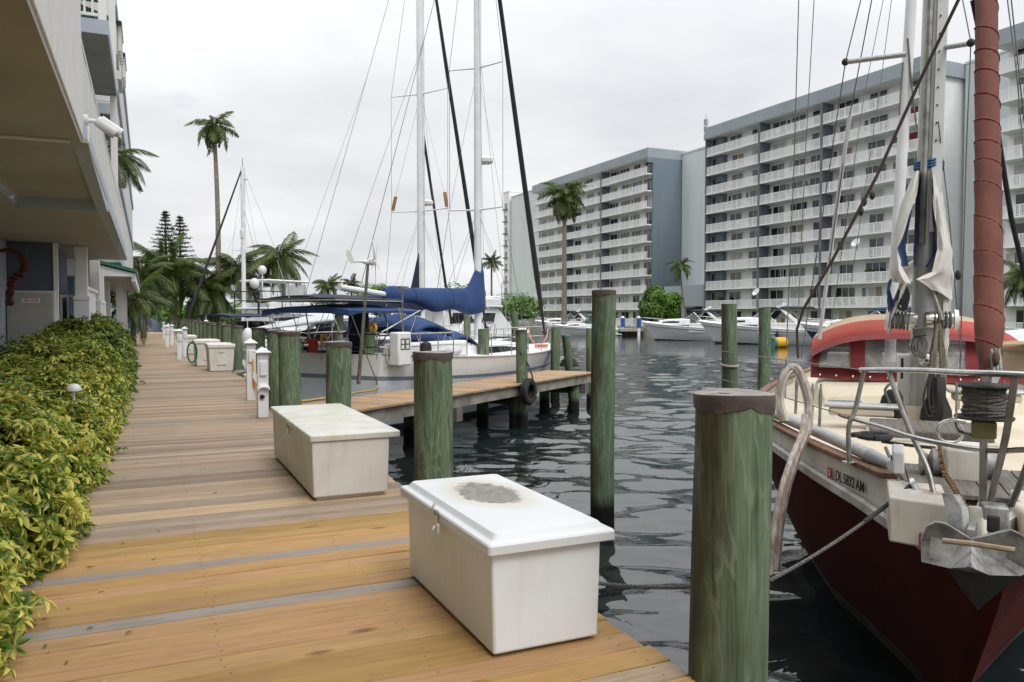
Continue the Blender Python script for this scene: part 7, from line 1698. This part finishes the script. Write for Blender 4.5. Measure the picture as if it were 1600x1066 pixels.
for (px, py, d) in ((1497, 430, 7.2), (1350, 315, 11.8), (1363, 305, 11.8), (1345, 330, 11.8)):
    m = MB(); m.ball((0, 0, 0), .04 if d < 9 else .06, 8, 6, (1, .7, 1.2)); m.build('pulley_block', BLACK, rb, lp(px, py, d))
# turnbuckles and chainplates at the starboard rail
for (px, y0, y1, d) in ((1246, 585, 625, 7.0), (1270, 600, 640, 6.6), (1283, 600, 650, 6.4), (1229, 560, 600, 7.4)):
    m = MB(); m.tube([lp(px, y0, d), lp(px - 1, lerp(y0, y1, .4), d), lp(px - 2, y1, d)], [.007, .015, .010], 8); m.tube([lp(px - 2, y1, d), lp(px - 3, y1 + 22, d)], .012, 6); m.build('turnbuckle', DULLSTEEL, rb)
# ---- furled rust sail and its furler
fa, fb = lp(1546, 585, 3.92), lp(1541, 0, 4.75); fd = (fb - fa).normalized(); flen = (fb - fa).length * 2.4
m = MB(); n = 34; R = []; KZ = 460; e1 = fd.orthogonal().normalized(); e2 = fd.cross(e1)
for i in range(KZ + 1):
    h = flen * i / KZ; r0 = .064 * min(1, .62 + h * 1.6) * (1 - .25 * h / flen); pit = .115 + .04 * sin(h * 3.1); ring = []
    for j in range(n):
        a = 2 * pi * j / n; fr = (a / (2 * pi) + h / .165 + .22 * sin(h * 4.3) + .16 * sin(h * 9.1 + 1)) % 1.0
        rad = r0 * (1 + .075 * fr + .012 * sin(3 * a + h * 5) + .014 * sin(5 * a - h * 31) * sin(h * 13 + a) + .03 * sin(h * 2.3)); ring.append(fa + fd * h + (e1 * cos(a) + e2 * sin(a)) * rad)
    R.append(ring)
m.loft(R); fsail = m.build('furled_sail', CANBROWN, rb, ang=40)
m = MB(); ep = []
for i in range(1, 1300):
    h = flen * i / 1300; r0 = .064 * min(1, .62 + h * 1.6) * (1 - .25 * h / flen); a = 2 * pi * (1 - ((h / .165 + .22 * sin(h * 4.3) + .16 * sin(h * 9.1 + 1)) % 1.0)); ep.append(fa + fd * h + (e1 * cos(a) + e2 * sin(a)) * r0 * 1.07)
m.tube(ep, .0035, 4); m.build('wrap_edge', CANDRED, fsail)
m = MB(); m.tube([lp(1543, 655, 3.84), lp(1546, 580, 3.92)], [.03, .035], 12); m.build('foil', DULLSTEEL, rb)
m = MB(); [m.tube([lp(1552 + k_, 545, 3.86), lp(1556 + k_, 580, 3.84), lp(1551 + k_ * .5, 600, 3.83)], .010, 6) for k_ in (-3, 3, 8)]; m.build('tack_shackle', DULLSTEEL, rb)
m = MB(); m.ball((0, 0, 0), .018, 8, 6, (1, 1, 2.2)); m.build('tack_lashing', CANOLIVE, rb, lp(1556, 560, 3.82))
fc = lp(1538, 630, 3.78)
def disc(z, r, name='drum_plate'):
    m = MB(); m.lathe([(.02, -.004), (r * .96, -.006), (r, 0), (r * .96, .008), (.02, .012)], 30, c=fc + Vector((0, 0, z))); m.build(name, BLACK, rb, ang=30)
disc(.082, .128); disc(-.068, .128)
m = MB()
for k_ in range(11): m.tube([fc + Vector((.085 * cos(t_) * (1 + .06 * sin(k_ * 2.2 + t_)), .085 * sin(t_) * (1 + .06 * sin(k_ * 1.7 + t_)), -.055 + .012 * k_ + .006 * sin(t_ * 2 + k_))) for t_ in np.linspace(0, 2 * pi, 20)], .0095, 6, cap=False)
m.tube([fc + Vector((0, 0, -.06)), fc + Vector((0, 0, .08))], .08, 16); m.build('furling_line', ROPEG, rb)
m = MB()
for t0 in (2.4, 3.3, 5.2): m.tube([fc + Vector((.138 * cos(t0), .138 * sin(t0), -.075)), fc + Vector((.138 * cos(t0), .138 * sin(t0), .10))], .0055, 6)
m.tube([fc + Vector((.138 * cos(t_), .138 * sin(t_), -.085)) for t_ in np.linspace(2.0, 5.6, 14)], .0065, 6); m.tube(smooth([fc + Vector((-.02, -.12, -.09)), fc + Vector((-.0, -.10, -.14)), fc + Vector((.0, .0, -.16))], 4), .008, 6); m.build('drum_guard', STEEL, rb)
m = MB(); m.b2((-.035, -.05, -.165), (.035, .05, -.085)); m.build('drum_base', M('worn_yellow_paint', (.28, .27, .09), (.18, .18, .08), rough=.6, scale=12), rb, fc, bevel=.008)
m = MB(); m.beam(fc + Vector((0, 0, -.16)), Vector((fc.x + .02, fc.y, W0 + .60)), .045, .03, (0, 1, 0)); m.build('drum_post', DULLSTEEL, rb, bevel=.004)
# ---- bent laminated ladder rail over the starboard side
m = MB()
lad = smooth([lp(1224, 660, 5.9), lp(1216, 625, 5.95), lp(1224, 588, 5.95), lp(1240, 573, 5.95), lp(1254, 590, 5.9), lp(1265, 630, 5.85), lp(1262, 672, 5.75), lp(1245, 715, 5.6), lp(1228, 770, 5.5), lp(1218, 830, 5.45), lp(1213, 892, 5.4)], 5)
for k_, (off, wd) in enumerate(((0, .03),)):
    R = []
    for i, p in enumerate(lad):
        t_ = (lad[min(i + 1, len(lad) - 1)] - lad[max(i - 1, 0)]).normalized(); sidev_ = Vector((1, -.2, 0)); sidev_ = (sidev_ - t_ * sidev_.dot(t_)).normalized(); up_ = t_.cross(sidev_); R.append([p + sidev_ * a * .036 + up_ * b__ * .020 for a, b__ in ((-1, -1), (1, -1), (1, 1), (-1, 1))])
    m.loft(R)
m.build('ladder_rail', BOWWOOD, rb, ang=30, bevel=.006)
m = MB(); R = []
for i, p in enumerate(lad):
    t_ = (lad[min(i + 1, len(lad) - 1)] - lad[max(i - 1, 0)]).normalized(); sidev_ = Vector((1, -.2, 0)); sidev_ = (sidev_ - t_ * sidev_.dot(t_)).normalized(); up_ = t_.cross(sidev_); R.append([p + sidev_ * a * .026 + up_ * b__ for a, b__ in ((-1, .023), (1, .023), (1, .036), (-1, .036))])
m.loft(R); m.build('ladder_edge', DIRTYWHITE, rb, ang=30)
m = MB(); R = []
for i, p in enumerate(lad[int(len(lad) * .1):]):
    R.append(p + Vector((.085, -.03, .0)) if i > 20 else p + Vector((.06, -.02, -.01)))
m.tube(R[22:], .022, 8); m.build('ladder_strip', BOWWOOD, rb, ang=30)
# dock line from the bow chock to the near piling: black chafe sleeve, then grey rope
c1 = P(1425, 757, 4.30); c2 = Vector((2.60, 2.98, .32)); c2 = P(1203, 907, 3.62)
line_ = sag(c1, c2, .03, 16)
rope('black sleeved end of the dock line at the red sailboat chock', line_[:7], .0115, ROPEB)
twisted('grey dock line from the red sailboat bow to the near piling', line_[6:], .0090, ROPEG)
